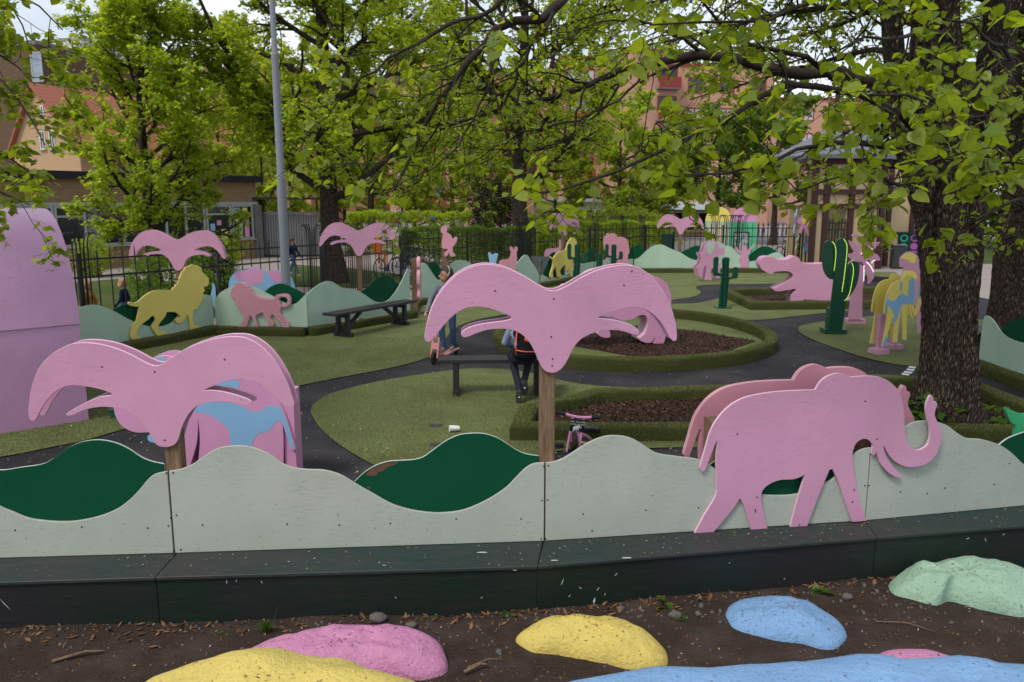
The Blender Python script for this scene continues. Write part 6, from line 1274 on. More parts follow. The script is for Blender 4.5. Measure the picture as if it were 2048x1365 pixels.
_lv = [(0.02, 0, 0)]+[(a, b, c_) for a, b, c_ in _lx[1:5]]+[(1.08, 0, -.17)]+[(a, -b, c_) for a, b, c_ in reversed(_lx[1:5])]+[(.30, 0, -.03), (.66, 0, -.07)]
LEAF_NEAR = (np.array(_lv), np.array([[0, 10, 1], [1, 10, 2], [2, 10, 3], [3, 10, 11], [3, 11, 4], [4, 11, 5], [0, 9, 10], [9, 8, 10], [8, 7, 10], [7, 11, 10], [7, 6, 11], [6, 5, 11]]))
def leaf_frames(rg, n, droop=.35, tilt=.7, size=.1, var=.3):
    az = rg.uniform(0, 2*np.pi, n); d = np.stack([np.cos(az), np.sin(az), -droop+rg.normal(size=n)*.35], -1); d = nrm(d)
    up = nrm(np.stack([rg.normal(size=n)*tilt, rg.normal(size=n)*tilt, np.ones(n)], -1)); y = nrm(np.cross(up, d)); z = np.cross(d, y)
    return d, y, z, size*(1+rg.uniform(-var, var, n))
def leaf_mesh(pos, fr, tpl):
    d, y, z, s_ = fr; T, F = tpl; n = len(pos)
    V = pos[:, None, :]+s_[:, None, None]*(T[None, :, 0:1]*d[:, None]+T[None, :, 1:2]*y[:, None]+T[None, :, 2:3]*z[:, None])
    FF = (F[None]+(np.arange(n)*len(T))[:, None, None]).reshape(-1, 3); return V.reshape(-1, 3), FF
def along(rg, P, n, t0=.15, jit=.03):
    N, K, _ = P.shape; t = np.clip(t0+(1-t0)*rg.uniform(0, 1, (N, n)), 0, .999)*(K-1); i = np.floor(t).astype(int); fr = (t-i)[..., None]; ar = np.arange(N)[:, None]
    return (P[ar, i]*(1-fr)+P[ar, i+1]*fr).reshape(-1, 3)+rg.normal(size=(N*n, 3))*jit
def leafmat(name, a, b, tr, rough=.45):
    n = NT(name); ge = n.n('ShaderNodeNewGeometry'); c = n.mix(ge.outputs['Random Per Island'], a, b); mo = n.noise(ge.outputs['Position'], 45, 4, .6); c = n.mix(n.mul(n.ramp(mo, .35, .7), .35), c, dk(a, .7))
    ct = n.mix(ge.outputs['Random Per Island'], tr, dk(tr, 1.35))
    df = n.n('ShaderNodeBsdfPrincipled'); df.inputs['Roughness'].default_value = rough; df.inputs['Specular IOR Level'].default_value = .35; n.l(c, df.inputs['Base Color'])
    tl = n.n('ShaderNodeBsdfTranslucent'); n.l(ct, tl.inputs[0]); mx = n.n('ShaderNodeMixShader'); mx.inputs[0].default_value = .5
    n.l(df.outputs[0], mx.inputs[1]); n.l(tl.outputs[0], mx.inputs[2]); n.l(mx.outputs[0], n.o.inputs[0]); return n.m
ml_lin = leafmat('linden leaves', (.10, .165, .012), (.25, .30, .026), (.46, .55, .018))
def veinmat(name, a, b, tr):
    n = NT(name); ge = n.n('ShaderNodeNewGeometry'); r = ge.outputs['Random Per Island']; ob = n.n('ShaderNodeObjectInfo').outputs['Random']; ad = n.n('ShaderNodeMath', operation='ADD'); n.l(r, ad.inputs[0]); n.l(ob, ad.inputs[1]); fr = n.n('ShaderNodeMath', operation='FRACT'); n.l(ad.outputs[0], fr.inputs[0]); r = fr.outputs[0]
    c = n.mix(r, a, b); uv = n.n('ShaderNodeUVMap').outputs[0]; sx = n.n('ShaderNodeSeparateXYZ'); n.l(uv, sx.inputs[0]); av = n.n('ShaderNodeMath', operation='ABSOLUTE'); sb = n.n('ShaderNodeMath', operation='SUBTRACT'); n.l(sx.outputs[1], sb.inputs[0]); sb.inputs[1].default_value = .5; n.l(sb.outputs[0], av.inputs[0])
    mid = n.ramp(av.outputs[0], .0, .035, (1, 1, 1, 1), (0, 0, 0, 1)); k = n.n('ShaderNodeMath', operation='MULTIPLY_ADD'); n.l(av.outputs[0], k.inputs[0]); k.inputs[1].default_value = -.75; n.l(sx.outputs[0], k.inputs[2])
    sn = n.n('ShaderNodeMath', operation='SINE'); n.l(n.mul(k.outputs[0], 42.0), sn.inputs[0]); side = n.ramp(sn.outputs[0], .86, .99); vn = n.n('ShaderNodeMath', operation='MAXIMUM'); n.l(mid, vn.inputs[0]); n.l(n.mul(side, .7), vn.inputs[1])
    mo = n.noise(ge.outputs['Position'], 45, 4, .6); c = n.mix(n.mul(n.ramp(mo, .35, .7), .4), c, dk(a, .65)); c = n.mix(n.mul(vn.outputs[0], .45), c, dk(b, 1.35)); ct = n.mix(r, tr, dk(tr, 1.3)); ct = n.mix(n.mul(vn.outputs[0], .5), ct, dk(tr, .45)); ct = n.mix(n.mul(n.ramp(mo, .4, .7), .3), ct, dk(tr, .6))
    df = n.n('ShaderNodeBsdfPrincipled'); df.inputs['Roughness'].default_value = .42; df.inputs['Specular IOR Level'].default_value = .4; n.l(c, df.inputs['Base Color']); bn = n.n('ShaderNodeBump'); bn.inputs['Strength'].default_value = .5; bn.inputs['Distance'].default_value = .004; n.l(vn.outputs[0], bn.inputs['Height']); n.l(bn.outputs[0], df.inputs['Normal'])
    tl = n.n('ShaderNodeBsdfTranslucent'); n.l(ct, tl.inputs[0]); mx = n.n('ShaderNodeMixShader'); mx.inputs[0].default_value = .5; n.l(df.outputs[0], mx.inputs[1]); n.l(tl.outputs[0], mx.inputs[2]); n.l(mx.outputs[0], n.o.inputs[0]); return n.m
ml_near = veinmat('veined linden leaves', (.085, .15, .011), (.26, .31, .028), (.44, .54, .018))
NUV = np.stack([np.clip(LEAF_NEAR[0][:, 0], 0, 1.1)/1.1, LEAF_NEAR[0][:, 1]+.5], -1)
ml_mid = leafmat('spring leaves', (.13, .21, .017), (.25, .32, .028), (.56, .66, .026))
ml_yel = leafmat('yellow green leaves', (.18, .23, .02), (.28, .31, .035), (.55, .62, .035))
ml_drk = leafmat('dark green leaves', (.05, .10, .014), (.11, .18, .022), (.22, .34, .018))
ml_con = leafmat('conifer needles', (.010, .026, .010), (.026, .05, .016), (.02, .04, .01))
ml_lil = leafmat('lilac and leaf mix', (.16, .07, .17), (.22, .12, .22), (.2, .1, .2))
n = NT('grooved bark'); v = n.obj(); g1 = n.noise(v, 6, 7, .7, (2.6, 2.6, .5)); g2 = n.noise(v, 30, 4, .7, (1, 1, .5)); l1 = n.noise(v, 1.5, 4)
vo = n.n('ShaderNodeTexVoronoi', feature='DISTANCE_TO_EDGE'); mpn = n.n('ShaderNodeMapping'); mpn.inputs['Scale'].default_value = (10, 10, 1.9); n.l(n.mix(.12, v, g1), mpn.inputs[0]); n.l(mpn.outputs[0], vo.inputs['Vector'])
rid = n.ramp(vo.outputs['Distance'], .02, .26)
c = n.mix(rid, (.018, .012, .010), (.22, .16, .12)); c = n.mix(n.mul(n.ramp(g2, .45, .75), .5), c, (.19, .145, .115)); c = n.mix(n.mul(n.ramp(l1, .5, .75), .35), c, (.055, .06, .035))
ad = n.n('ShaderNodeMath', operation='ADD'); n.l(n.mul(rid, 1.0), ad.inputs[0]); n.l(n.mul(g1, .8), ad.inputs[1]); n.bsdf(c, .85, .15, ad.outputs[0], 1.0, .06); m_bark = n.m
n = NT('dark twig bark'); v = n.obj(); g1 = n.noise(v, 26, 4, .7); l1 = n.noise(v, 5, 3)
c = n.mix(g1, (.016, .011, .009), (.055, .040, .031)); c = n.mix(n.mul(n.ramp(l1, .55, .75), .6), c, (.10, .095, .06)); n.bsdf(c, .85, .15, g1, .5, .01); m_twig = n.m

def make_tree(label, u, Y, h, cr, zb, tr, seed, lm, leaf=.12, nl=20, per=(9, 6, 18), lean=(0, 0), group='park trees', cat='tree', name='tree', up=.55, extra=None, g=None, bmat=None, droop=.25, top=.97):
    rg = np.random.default_rng(seed); g = D(u, 480, Y) if g is None else Vector(g); root = thing(name, label, cat, (g.x, g.y, 0), group)
    K = 12; t = np.linspace(0, 1, K); b = np.array([g.x, g.y, 0.])
    Pt = b[None]+np.stack([lean[0]*t+np.cumsum(rg.normal(size=K)*.05*tr*3), lean[1]*t+np.cumsum(rg.normal(size=K)*.05*tr*3), h*.93*t], -1); Pt[0] = b-np.array([0, 0, .15])
    Rt = tr*(1-.86*t)+tr*.45*np.exp(-t*h/.35); Pt = Pt[None]; Rt = Rt[None]
    V0, F0 = tubes(Pt, Rt, 14)
    # limbs from the trunk
    t0 = zb/h; tl = t0+(top-t0)*(np.arange(nl)+rg.uniform(0, .8, nl))/nl; f = tl*(K-1); i = np.minimum(f.astype(int), K-2); fr = (f-i)[:, None]
    pos = Pt[0, i]*(1-fr)+Pt[0, i+1]*fr; az = np.arange(nl)*2.4+rg.uniform(-.5, .5, nl); q = (tl-t0)/(1-t0)
    Ll = cr*np.sqrt(np.clip(1-(1.55*q-.55)**2, .08, 1))*rg.uniform(.8, 1.15, nl); d = nrm(np.stack([np.cos(az), np.sin(az), up*(.35+q)], -1)); K2 = 7
    Pl_ = np.zeros((nl, K2, 3)); Pl_[:, 0] = pos; cur = d
    for j in range(1, K2): cur = nrm(cur+rg.normal(size=(nl, 3))*.16+np.array([0, 0, .05])); Pl_[:, j] = Pl_[:, j-1]+cur*(Ll/(K2-1))[:, None]
    rl = np.maximum(tr*.42*(1-.75*q), .02); Rl = rl[:, None]*np.linspace(1, .3, K2)
    if extra:
        ex = np.stack([np.array(spl3(e, K2)) for e, _ in extra]); Pl_ = np.concatenate([Pl_, ex]); Rl = np.concatenate([Rl, np.stack([np.linspace(r0, r0*.3, K2) for _, r0 in extra])])
    V1, F1 = tubes(Pl_, Rl, 7)
    P2, R2 = kids(rg, Pl_, Rl, per[0], .18, 1, 25, 65, cr*.28, cr*.5, 5, .12, .2, .55, .008, .35)
    V2, F2 = tubes(P2, R2, 4)
    P3, R3 = kids(rg, P2, R2, per[1], .2, 1, 25, 70, cr*.12, cr*.24, 4, .02, .25, .6, .004, .4, bend=-.06)
    V3, F3 = tubes(P3, R3, 3)
    np_mesh('trunk', np.concatenate([V0, V1]), np.concatenate([F0, F1+len(V0)]), bmat or m_bark, root, True)
    np_mesh('branches', np.concatenate([V2, V3]), np.concatenate([F2, F3+len(V2)]), m_twig, root)['kind'] = 'stuff'
    pos = along(rg, P3, per[2], .1, leaf*.45); pos = pos[rg.uniform(size=len(pos)) < .97]
    V, F = leaf_mesh(pos, leaf_frames(rg, len(pos), droop, .75, leaf), LEAF_FAR)
    np_mesh('crown', V, F, lm, root); return root
def spl3(pts, K):
    P = np.array([list(D(u, v_, Y)) for (u, v_, Y) in pts]); s_ = np.concatenate([[0], np.cumsum(np.linalg.norm(np.diff(P, axis=0), axis=1))]); s_ /= s_[-1]
    # smooth resample (Catmull-Rom via dense polyline)
    Q = []; n_ = len(P)
    for i in range(n_-1):
        p0, p1, p2, p3 = P[max(0, i-1)], P[i], P[i+1], P[min(n_-1, i+2)]
        for k in range(8):
            t = k/8; Q.append(.5*((2*p1)+(p2-p0)*t+(2*p0-5*p1+4*p2-p3)*t*t+(3*p1-p0-3*p2+p3)*t**3))
    Q.append(P[-1]); Q = np.array(Q); s_ = np.concatenate([[0], np.cumsum(np.linalg.norm(np.diff(Q, axis=0), axis=1))]); tt = np.linspace(0, s_[-1], K)
    return [[np.interp(x, s_, Q[:, c_]) for c_ in range(3)] for x in tt]

make_tree('upright leafy tree in front of the school on the left', 306, 21.5, 7.7, 2.7, 1.2, .19, 3, ml_mid, .10, 32, (10, 6, 20), (.1, 0), up=1.0)
make_tree('large spreading linden right of the lamp post', 668, 25.5, 13.5, 4.7, 2.6, .34, 5, ml_mid, .125, 26, (11, 6, 32), (.0, 0), up=.6, extra=[([(655, 330, 25.2), (600, 235, 24.4), (540, 190, 23.6), (480, 140, 23), (430, 70, 22.4), (400, 0, 22)], .14), ([(640, 250, 25), (560, 235, 24), (500, 225, 23.5), (470, 190, 23.2), (455, 180, 23)], .09), ([(690, 180, 25), (690, 100, 25), (640, 20, 25), (600, -40, 25)], .13)])
make_tree('tall tree in the middle behind the far hedge', 1041, 36.5, 17, 6.6, 3.4, .40, 9, ml_mid, .155, 26, (11, 6, 30), (.3, 0), up=.6)
BT = [(452, 43, 8.5, 3.4, 1.2, .14, ml_yel, .17, 'yellow green tree above the school roof', .7), (745, 44, 13, 4.5, 2.6, .2, ml_mid, .18, 'tree behind the pink palm near the parked bicycles', .5), (905, 58, 12, 4.5, 2.0, .2, ml_mid, .22, 'far tree left of the central trunk', .5), (1238, 52, 9.0, 3.4, 1.6, .2, ml_mid, .2, 'bright rounded tree right of the central trunk', .5), (1340, 66, 8, 4.2, 1.5, .22, ml_drk, .24, 'dark rounded tree behind the far palm', .5), (1432, 50, 7.2, 3.8, 2.2, .2, ml_drk, .2, 'dark tree behind the ticket kiosk', .4), (1545, 47, 7.6, 4.0, 2.4, .2, ml_drk, .2, 'dark tree between the ticket kiosk and the timber house', .4), (590, 52, 12.5, 4.2, 2, .2, ml_yel, .2, 'pale tree behind the lamp post', .6), (528, 40, 5.8, 2.8, .8, .12, ml_yel, .15, 'low bright tree behind the grey bin shed', .6), (690, 47, 6.6, 3.0, .9, .14, ml_mid, .17, 'low bright tree behind the large linden trunk', .5), (830, 50, 6.4, 3.2, .9, .14, ml_yel, .18, 'low yellow green tree behind the parked bicycles', .5), (960, 52, 7.0, 3.2, .9, .14, ml_mid, .18, 'low leafy tree left of the central trunk', .5), (1110, 50, 7.0, 3.0, .9, .14, ml_yel, .18, 'low yellow green tree just right of the central trunk', .5), (1305, 54, 6.6, 3.0, .9, .14, ml_mid, .18, 'low leafy tree right of the clipped hedge', .5)]
for k, (u, Y, h, cr, zb, tr, lm, lf, lab, up) in enumerate(BT): make_tree(lab, u, Y, h, cr, zb, tr, 40+k, lm, lf, 15, (8, 5, 18), up=up)
make_tree('dark conifer behind the recycling container', 1800, 40, 9, 2.6, .5, .2, 71, ml_con, .22, 34, (8, 4, 18), up=-.1)
make_tree('dark evergreen at the right edge behind the twin trunks', 1935, 44, 12, 4.0, .8, .25, 72, ml_drk, .24, 26, (8, 5, 18), up=.2)

# ------------------------------------------------------------------ shrubs and hedges
def shrub(label, c, r, m, leaf, n_, seed, name='shrub', cat='shrub', box=False, stems=10, group='shrubs'):
    rg = np.random.default_rng(seed); c = np.array(c); r = np.array(r); root = thing(name, label, cat, (c[0], c[1], 0), group)
    if box:
        p = rg.uniform(-1, 1, (n_, 3)); ax = rg.integers(0, 3, n_); sg = np.where(rg.uniform(size=n_) < .5, -1., 1.); sg = np.where((ax == 2), 1., sg)
        p[np.arange(n_), ax] = sg*(1-np.abs(rg.normal(size=n_))*.10)
        bumps = .06*np.sin(p[:, 0]*9+seed)+.05*np.sin(p[:, 0]*23+p[:, 2]*5); p[:, 2] += bumps*(p[:, 2] > .5); p[:, 1] += bumps
    else:
        d = nrm(rg.normal(size=(n_, 3))); lump = 1+.28*np.sin(d[:, 0]*5+seed)*np.sin(d[:, 1]*6+seed*2)+.15*np.sin(d[:, 2]*9+d[:, 0]*8); p = d*(lump*rg.uniform(.45, 1, n_)**.45)[:, None]
    pos = c+p*r; pos = pos[pos[:, 2] > .02]
    V, F = leaf_mesh(pos, leaf_frames(rg, len(pos), .1, .9, leaf), LEAF_FAR); np_mesh('foliage', V, F, m, root)
    if stems:
        P = np.zeros((stems, 5, 3)); e = rg.uniform(-1, 1, (stems, 3))*r*.8; base = c+e*np.array([.5, .5, 0]); base[:, 2] = 0
        tip = c+e*np.array([1.0, 1.0, .4])+np.array([0, 0, r[2]*.55])
        for j in range(5): P[:, j] = base+(tip-base)*(j/4)
        V, F = tubes(P, np.ones((stems, 1))*np.linspace(.02, .006, 5)[None], 4); np_mesh('stems', V, F, m_twig, root)
    return root
def sp_(u, Y): p = D(u, 480, Y); return p.x, p.y
def shr(lab, u, Y, rx, ry, rz_, m, leaf, n_, seed, **kw): x, y = sp_(u, Y); return shrub(lab, (x, y, kw.pop('zc', rz_*.85)), (rx, ry, rz_), m, leaf, n_, seed, **kw)
shr('dark dense shrub behind the pink palm over the lion', 345, 18.5, 1.05, .9, .85, ml_drk, .06, 9000, 1)
shr('low dark conifer shrub left of the lamp post', 420, 19.5, .6, .6, .7, ml_con, .07, 4500, 2)
shr('small shrub under the school windows on the left', 180, 27.5, .6, .4, .75, ml_mid, .07, 2600, 3)
shr('small leafy shrub at the right end of the school', 452, 30.0, .5, .4, .7, ml_mid, .07, 2200, 4)
shr('long clipped box hedge behind the iron fence', 1205, 35.5, 2.9, .9, .85, ml_mid, .10, 16000, 5, name='hedge', cat='hedge', box=True, stems=0, zc=.8, group='hedges')
shr('shaggy yellow green hedge behind the clipped one', 1225, 40.5, 3.4, 1.0, 1.1, ml_yel, .12, 9000, 6, name='hedge', cat='hedge', box=False, stems=0, zc=1.2, group='hedges')
shr('dark green hedge behind the monkey post', 935, 33.5, 2.7, .9, .75, ml_drk, .10, 11000, 7, name='hedge', cat='hedge', box=True, stems=0, zc=.7, group='hedges')
shr('leafy green hedge behind the parked bicycles', 845, 40, 3.6, .9, 1.0, ml_mid, .12, 10000, 8, name='hedge', cat='hedge', box=True, stems=0, zc=1.0, group='hedges')
shr('far lilac bush beside the white shop front', 1270, 56, 2.4, 1.2, 1.7, ml_lil, .16, 5000, 9)
shr('far lilac bush right of the central trunk', 1078, 58, 1.0, .8, .9, ml_lil, .16, 2200, 10)
shr('brown tangled weeping bush left of the central trunk', 985, 37.5, 1.1, .9, 1.8, leafmat('dry brown twigs', (.05, .035, .03), (.09, .065, .055), (.04, .03, .02)), .09, 7000, 11, zc=2.0)
shr('green bush beside the timber house', 1765, 36, 1.2, 1, 1.2, ml_drk, .1, 4000, 12)

# ------------------------------------------------------------------ the big foreground linden
rg = np.random.default_rng(77)
tb0 = Vector((5.03, 8.95, 0)); LT = thing('linden_tree', 'old linden with a thick grooved trunk and low branches sweeping across the picture', 'tree', tb0)
def bigtube(ctr, rad, k=96, rows=120, amp=.05, seed=0, flare=True):
    ctr = np.array(ctr, dtype=float); s_ = np.linspace(0, 1, rows); ss = np.linspace(0, 1, len(ctr))
    C_ = np.stack([np.interp(s_, ss, ctr[:, j]) for j in range(3)], -1)
    for _ in range(3): C_[1:-1] = (C_[:-2]+2*C_[1:-1]+C_[2:])/4
    Rr = np.interp(s_, ss, rad); V = np.zeros((rows, k, 3)); a = np.arange(k)*2*np.pi/k
    for i in range(rows):
        for j in range(k):
            z = C_[i, 2]; e = .55*mnoise.noise(Vector((math.cos(a[j])*1.3+seed, math.sin(a[j])*1.3, z*.55)))+.5*mnoise.noise(Vector((math.cos(a[j])*3.4, math.sin(a[j])*3.4+seed, z*1.0)))+.32*mnoise.noise(Vector((math.cos(a[j])*9, math.sin(a[j])*9+seed, z*1.6)))+.30*(1-2*abs(mnoise.noise(Vector((math.cos(a[j]+.25*math.sin(z*1.7))*14, math.sin(a[j]+.25*math.sin(z*1.7))*14+seed, z*1.1)))))
            fl = (.16*math.exp(-z/.28)*(1+.6*math.sin(a[j]*5+seed))) if flare else 0
            V[i, j] = C_[i]+(Rr[i]+amp*e*1.6+fl)*np.array([math.cos(a[j]), math.sin(a[j]), 0])
    idx = np.arange(rows*k).reshape(rows, k); A = idx[:-1]; B = np.roll(A, -1, 1); E_ = idx[1:]; F_q = np.roll(E_, -1, 1)
    return V.reshape(-1, 3), np.stack([A, B, F_q, E_], -1).reshape(-1, 4)
def W3(u, v_, Y): return list(D(u, v_, Y))
V, F = bigtube([[tb0.x, tb0.y, -.1], [tb0.x-.0, tb0.y, .35], W3(1902, 740, 8.95), W3(1900, 640, 8.95), W3(1898, 540, 8.95), W3(1895, 440, 8.95), W3(1885, 320, 8.95), W3(1877, 180, 8.95), W3(1872, 20, 8.95), W3(1865, -140, 8.95), W3(1850, -420, 8.95)], [.35, .30, .275, .265, .285, .31, .27, .24, .22, .2, .16], rows=200)
np_mesh('trunk', V, F, m_bark, LT, True)
V, F = bigtube([W3(1868, 470, 9.0), W3(1838, 390, 8.95), W3(1808, 280, 8.9), W3(1790, 150, 8.9), W3(1780, 0, 8.9), W3(1765, -200, 8.9)], [.14, .125, .105, .095, .085, .075], 28, 60, .02, 4, False)
np_mesh('side_stem', V, F, m_bark, LT, True)
V, F = bigtube([W3(1925, 430, 9.1), W3(1960, 330, 9.2), W3(1985, 200, 9.3), W3(2000, 60, 9.4), W3(2015, -150, 9.5)], [.2, .19, .18, .17, .15], 28, 60, .03, 6, False)
np_mesh('side_stem', V, F, m_bark, LT, True)
LIMBS = [
 ([(1890, 215, 8.8), (1800, 180, 8.5), (1700, 150, 8.3), (1560, 140, 8.0), (1480, 112, 7.8), (1400, 105, 7.7), (1300, 128, 7.6), (1190, 163, 7.5), (1100, 195, 7.4), (1000, 222, 7.3), (900, 252, 7.2), (830, 280, 7.1)], .085, .008),
 ([(1250, -120, 7.2), (1150, -25, 7.1), (1085, 36, 7.0), (1020, 44, 6.9), (985, 65, 6.9), (950, 105, 6.8), (905, 165, 6.7), (860, 235, 6.7), (815, 330, 6.6), (785, 385, 6.5)], .06, .004),
 ([(1088, 34, 7.0), (1066, 90, 7.0), (1035, 150, 7.0), (1010, 210, 7.0)], .026, .010),
 ([(1040, -60, 6.6), (985, 20, 6.5), (890, 55, 6.4), (790, 110, 6.3), (710, 170, 6.2), (655, 235, 6.1)], .030, .004),
 ([(1030, -40, 6.9), (1003, 60, 6.8), (985, 160, 6.7), (940, 250, 6.6), (880, 330, 6.5), (800, 350, 6.4)], .022, .004),
 ([(930, -50, 7.1), (935, 60, 7.0), (940, 130, 6.9), (900, 210, 6.8), (840, 300, 6.7), (740, 330, 6.5), (660, 330, 6.4)], .020, .004),
 ([(1880, 300, 8.7), (1800, 235, 7.7), (1700, 180, 6.7), (1600, 170, 6.1), (1523, 190, 5.7), (1445, 242, 5.5), (1347, 296, 5.3), (1250, 331, 5.2), (1180, 362, 5.1), (1100, 390, 5.0), (990, 398, 5.0)], .065, .005),
 ([(1880, 360, 8.7), (1790, 300, 7.0), (1700, 285, 6.0), (1620, 296, 5.3), (1540, 325, 4.9), (1450, 345, 4.7), (1370, 350, 4.5)], .055, .005),
 ([(1985, 300, 9.0), (1960, 250, 7.0), (1910, 215, 5.6), (1860, 205, 4.9), (1800, 195, 4.4), (1740, 190, 4.2)], .05, .006),
 ([(1940, 400, 8.8), (1975, 370, 7.0), (1960, 335, 5.6), (1920, 300, 4.9), (1870, 315, 4.5), (1800, 330, 4.3)], .05, .006),
 ([(1960, 430, 9.0), (2040, 420, 7.0), (2040, 400, 5.6), (2000, 415, 4.9), (1950, 440, 4.7)], .04, .006),
 ([(1790, -40, 8.7), (1700, -30, 7.0), (1590, 20, 5.7), (1480, 50, 5.1), (1380, 35, 4.9), (1300, 50, 4.8)], .05, .005),
 ([(1860, 400, 8.7), (1780, 360, 6.9), (1710, 350, 5.6), (1650, 365, 5.1), (1590, 385, 4.9)], .035, .004),
 ([(1700, 180, 6.8), (1600, 110, 6.2), (1500, 90, 5.8), (1420, 20, 5.5), (1330, -40, 5.3)], .035, .006),
 ([(1900, 80, 8.6), (1850, 60, 6.6), (1800, 80, 5.4), (1740, 70, 4.9), (1680, 100, 4.6)], .045, .006),
 ([(2000, 100, 9.2), (2020, 120, 6.8), (1990, 90, 5.4), (1940, 60, 4.8), (1890, 40, 4.5)], .045, .006),
 ([(1400, 104, 7.7), (1330, 60, 7.4), (1240, 40, 7.2), (1150, 60, 7.0)], .025, .005),
 ([(1870, 60, 9.0), (1720, 10, 10.4), (1560, 30, 12), (1400, 70, 13), (1230, 100, 14)], .08, .01),
 ([(1860, -60, 9.0), (1660, -70, 11), (1450, -20, 13), (1280, 10, 14.5), (1090, 60, 15)], .08, .01),
 ([(1850, 120, 9.2), (1740, 100, 10.5), (1620, 130, 12), (1480, 170, 13), (1380, 200, 13.5)], .06, .01),
 ([(1880, 0, 9.4), (1780, 10, 11), (1650, 60, 13), (1560, 80, 14.5), (1440, 100, 15.5)], .06, .01),
 ([(1960, 180, 9.5), (1900, 160, 11), (1800, 200, 12.5), (1700, 240, 13.5)], .05, .01),
 ([(1250, 331, 5.2), (1290, 290, 5.3), (1330, 230, 5.4)], .012, .004),
 ([(1180, 165, 7.5), (1150, 230, 7.3), (1140, 275, 7.2), (1060, 300, 7.1), (960, 300, 7.0)], .018, .004),
 ([(1300, 130, 7.6), (1240, 200, 7.3), (1150, 240, 7.2), (1040, 270, 7.0), (930, 330, 6.9)], .018, .004)]
K = 16
PL = np.stack([np.array(spl3(l[0], K)) for l in LIMBS]); RL = np.stack([np.linspace(l[1]*(.95 if i_ < 2 else .72), l[2], K) for i_, l in enumerate(LIMBS)]); PL[:, 1:-1] += rg.normal(size=PL[:, 1:-1].shape)*.012
V1, F1 = tubes(PL, RL, 9); np_mesh('limbs', V1, F1, m_twig, LT, True)
P2, R2 = kids(rg, PL, RL, 9, .22, 1, 22, 60, .55, 1.15, 7, -.02, .17, .5, .0042, .35, flat=.35, lfall=.45, bend=-.02)
P3, R3 = kids(rg, P2, R2, 5, .2, 1, 25, 60, .22, .42, 5, -.02, .2, .6, .0026, .45, flat=.45, lfall=.4, bend=-.03)
# unseen canopy above the frame, added for the shade it throws
Pc = []
for k in range(26):
    a = k*2.4; z = rg.uniform(4.6, 7.5); b_ = np.array([tb0.x-.1, tb0.y, z]); d = np.array([math.cos(a), math.sin(a), .35]); L_ = rg.uniform(2.6, 4.6); Pc.append([b_+d*L_*t+np.array([0, 0, .3*math.sin(t*3)]) for t in np.linspace(0, 1, K)])
Pc = np.array(Pc); Rc = np.ones((26, 1))*np.linspace(.07, .015, K)[None]
P2c, R2c = kids(rg, Pc, Rc, 9, .2, 1, 25, 60, .8, 1.5, 6, .05, .17, .5, .005, .35); P3c, R3c = kids(rg, P2c, R2c, 4, .2, 1, 25, 60, .4, .8, 4, 0, .2, .6, .003, .45)
VV, FF = [], []; off = 0
for (p_, r_, k_) in ((P2, R2, 5), (P3, R3, 4), (Pc, Rc, 6), (P2c, R2c, 4), (P3c, R3c, 3)):
    a_, b_ = tubes(p_, r_, k_); VV.append(a_); FF.append(b_+off); off += len(a_)
o = np_mesh('twigs', np.concatenate(VV), np.concatenate(FF), m_twig, LT, True); o['kind'] = 'stuff'
far_ = PL[:, -1, 1] > 12
P2f, R2f = kids(rg, PL[far_], RL[far_], 26, .3, 1, 25, 70, .7, 1.5, 6, .0, .2, .5, .004, .35); P3f, R3f = kids(rg, P2f, R2f, 6, .2, 1, 25, 65, .3, .6, 4, 0, .2, .6, .003, .45)
rt_ = PL[:, -1, 1] < 5.3; nr_ = np.repeat(rt_, 9)
P3n, R3n = kids(rg, P2[nr_], R2[nr_], 2, .25, 1, 30, 70, .18, .36, 5, -.04, .2, .6, .0026, .45)
pos = np.concatenate([along(rg, P3, 3, .45, .016), along(rg, P2, 2, .7, .02), along(rg, P3f, 6, .2, .03), along(rg, P3n, 3, .4, .016)])
dep = pos[:, 1]; near = dep < 6.2
size = np.where(near, .074, np.where(dep > 9, .058, .047))
frm = leaf_frames(rg, len(pos), .6, .5, 1.0, .42); frm = (frm[0], frm[1], frm[2], frm[3]*size)
# the 300 that show largest become leaves of their own
U_ = (pos[:, 0]/np.maximum(pos[:, 1], .1))*FPX+1024; vis = (pos[:, 1] > 1) & (U_ > 0) & (U_ < 2040) & (pos[:, 2] < 2.6+pos[:, 1]*.255)
app = np.where(vis, frm[3]/pos[:, 1], 0); order = np.argsort(-app); big = order[:300]; rest = np.setdiff1d(np.arange(len(pos)), big)
VV, FF = [], []; off = 0
for (p_, r_, k_) in ((P2f, R2f, 4), (P3f, R3f, 3), (P3n, R3n, 3)):
    a_, b_ = tubes(p_, r_, k_); VV.append(a_); FF.append(b_+off); off += len(a_)
np_mesh('fine_twigs', np.concatenate(VV), np.concatenate(FF), m_twig, LT, True)['kind'] = 'stuff'
def pick(fr, idx): return tuple(x[idx] for x in fr)
V, F = leaf_mesh(pos[rest], pick(frm, rest), LEAF_NEAR)
posc = np.concatenate([along(rg, P3c, 12, .2, .06)]); V2_, F2_ = leaf_mesh(posc, leaf_frames(rg, len(posc), .35, .6, .12), LEAF_FAR)
o = np_mesh('crown', V, F, ml_near, LT, True, np.tile(NUV, (len(rest), 1))); o['kind'] = 'stuff'
o = np_mesh('upper_crown', V2_, F2_, ml_lin, LT); o['kind'] = 'stuff'
lm_ = []
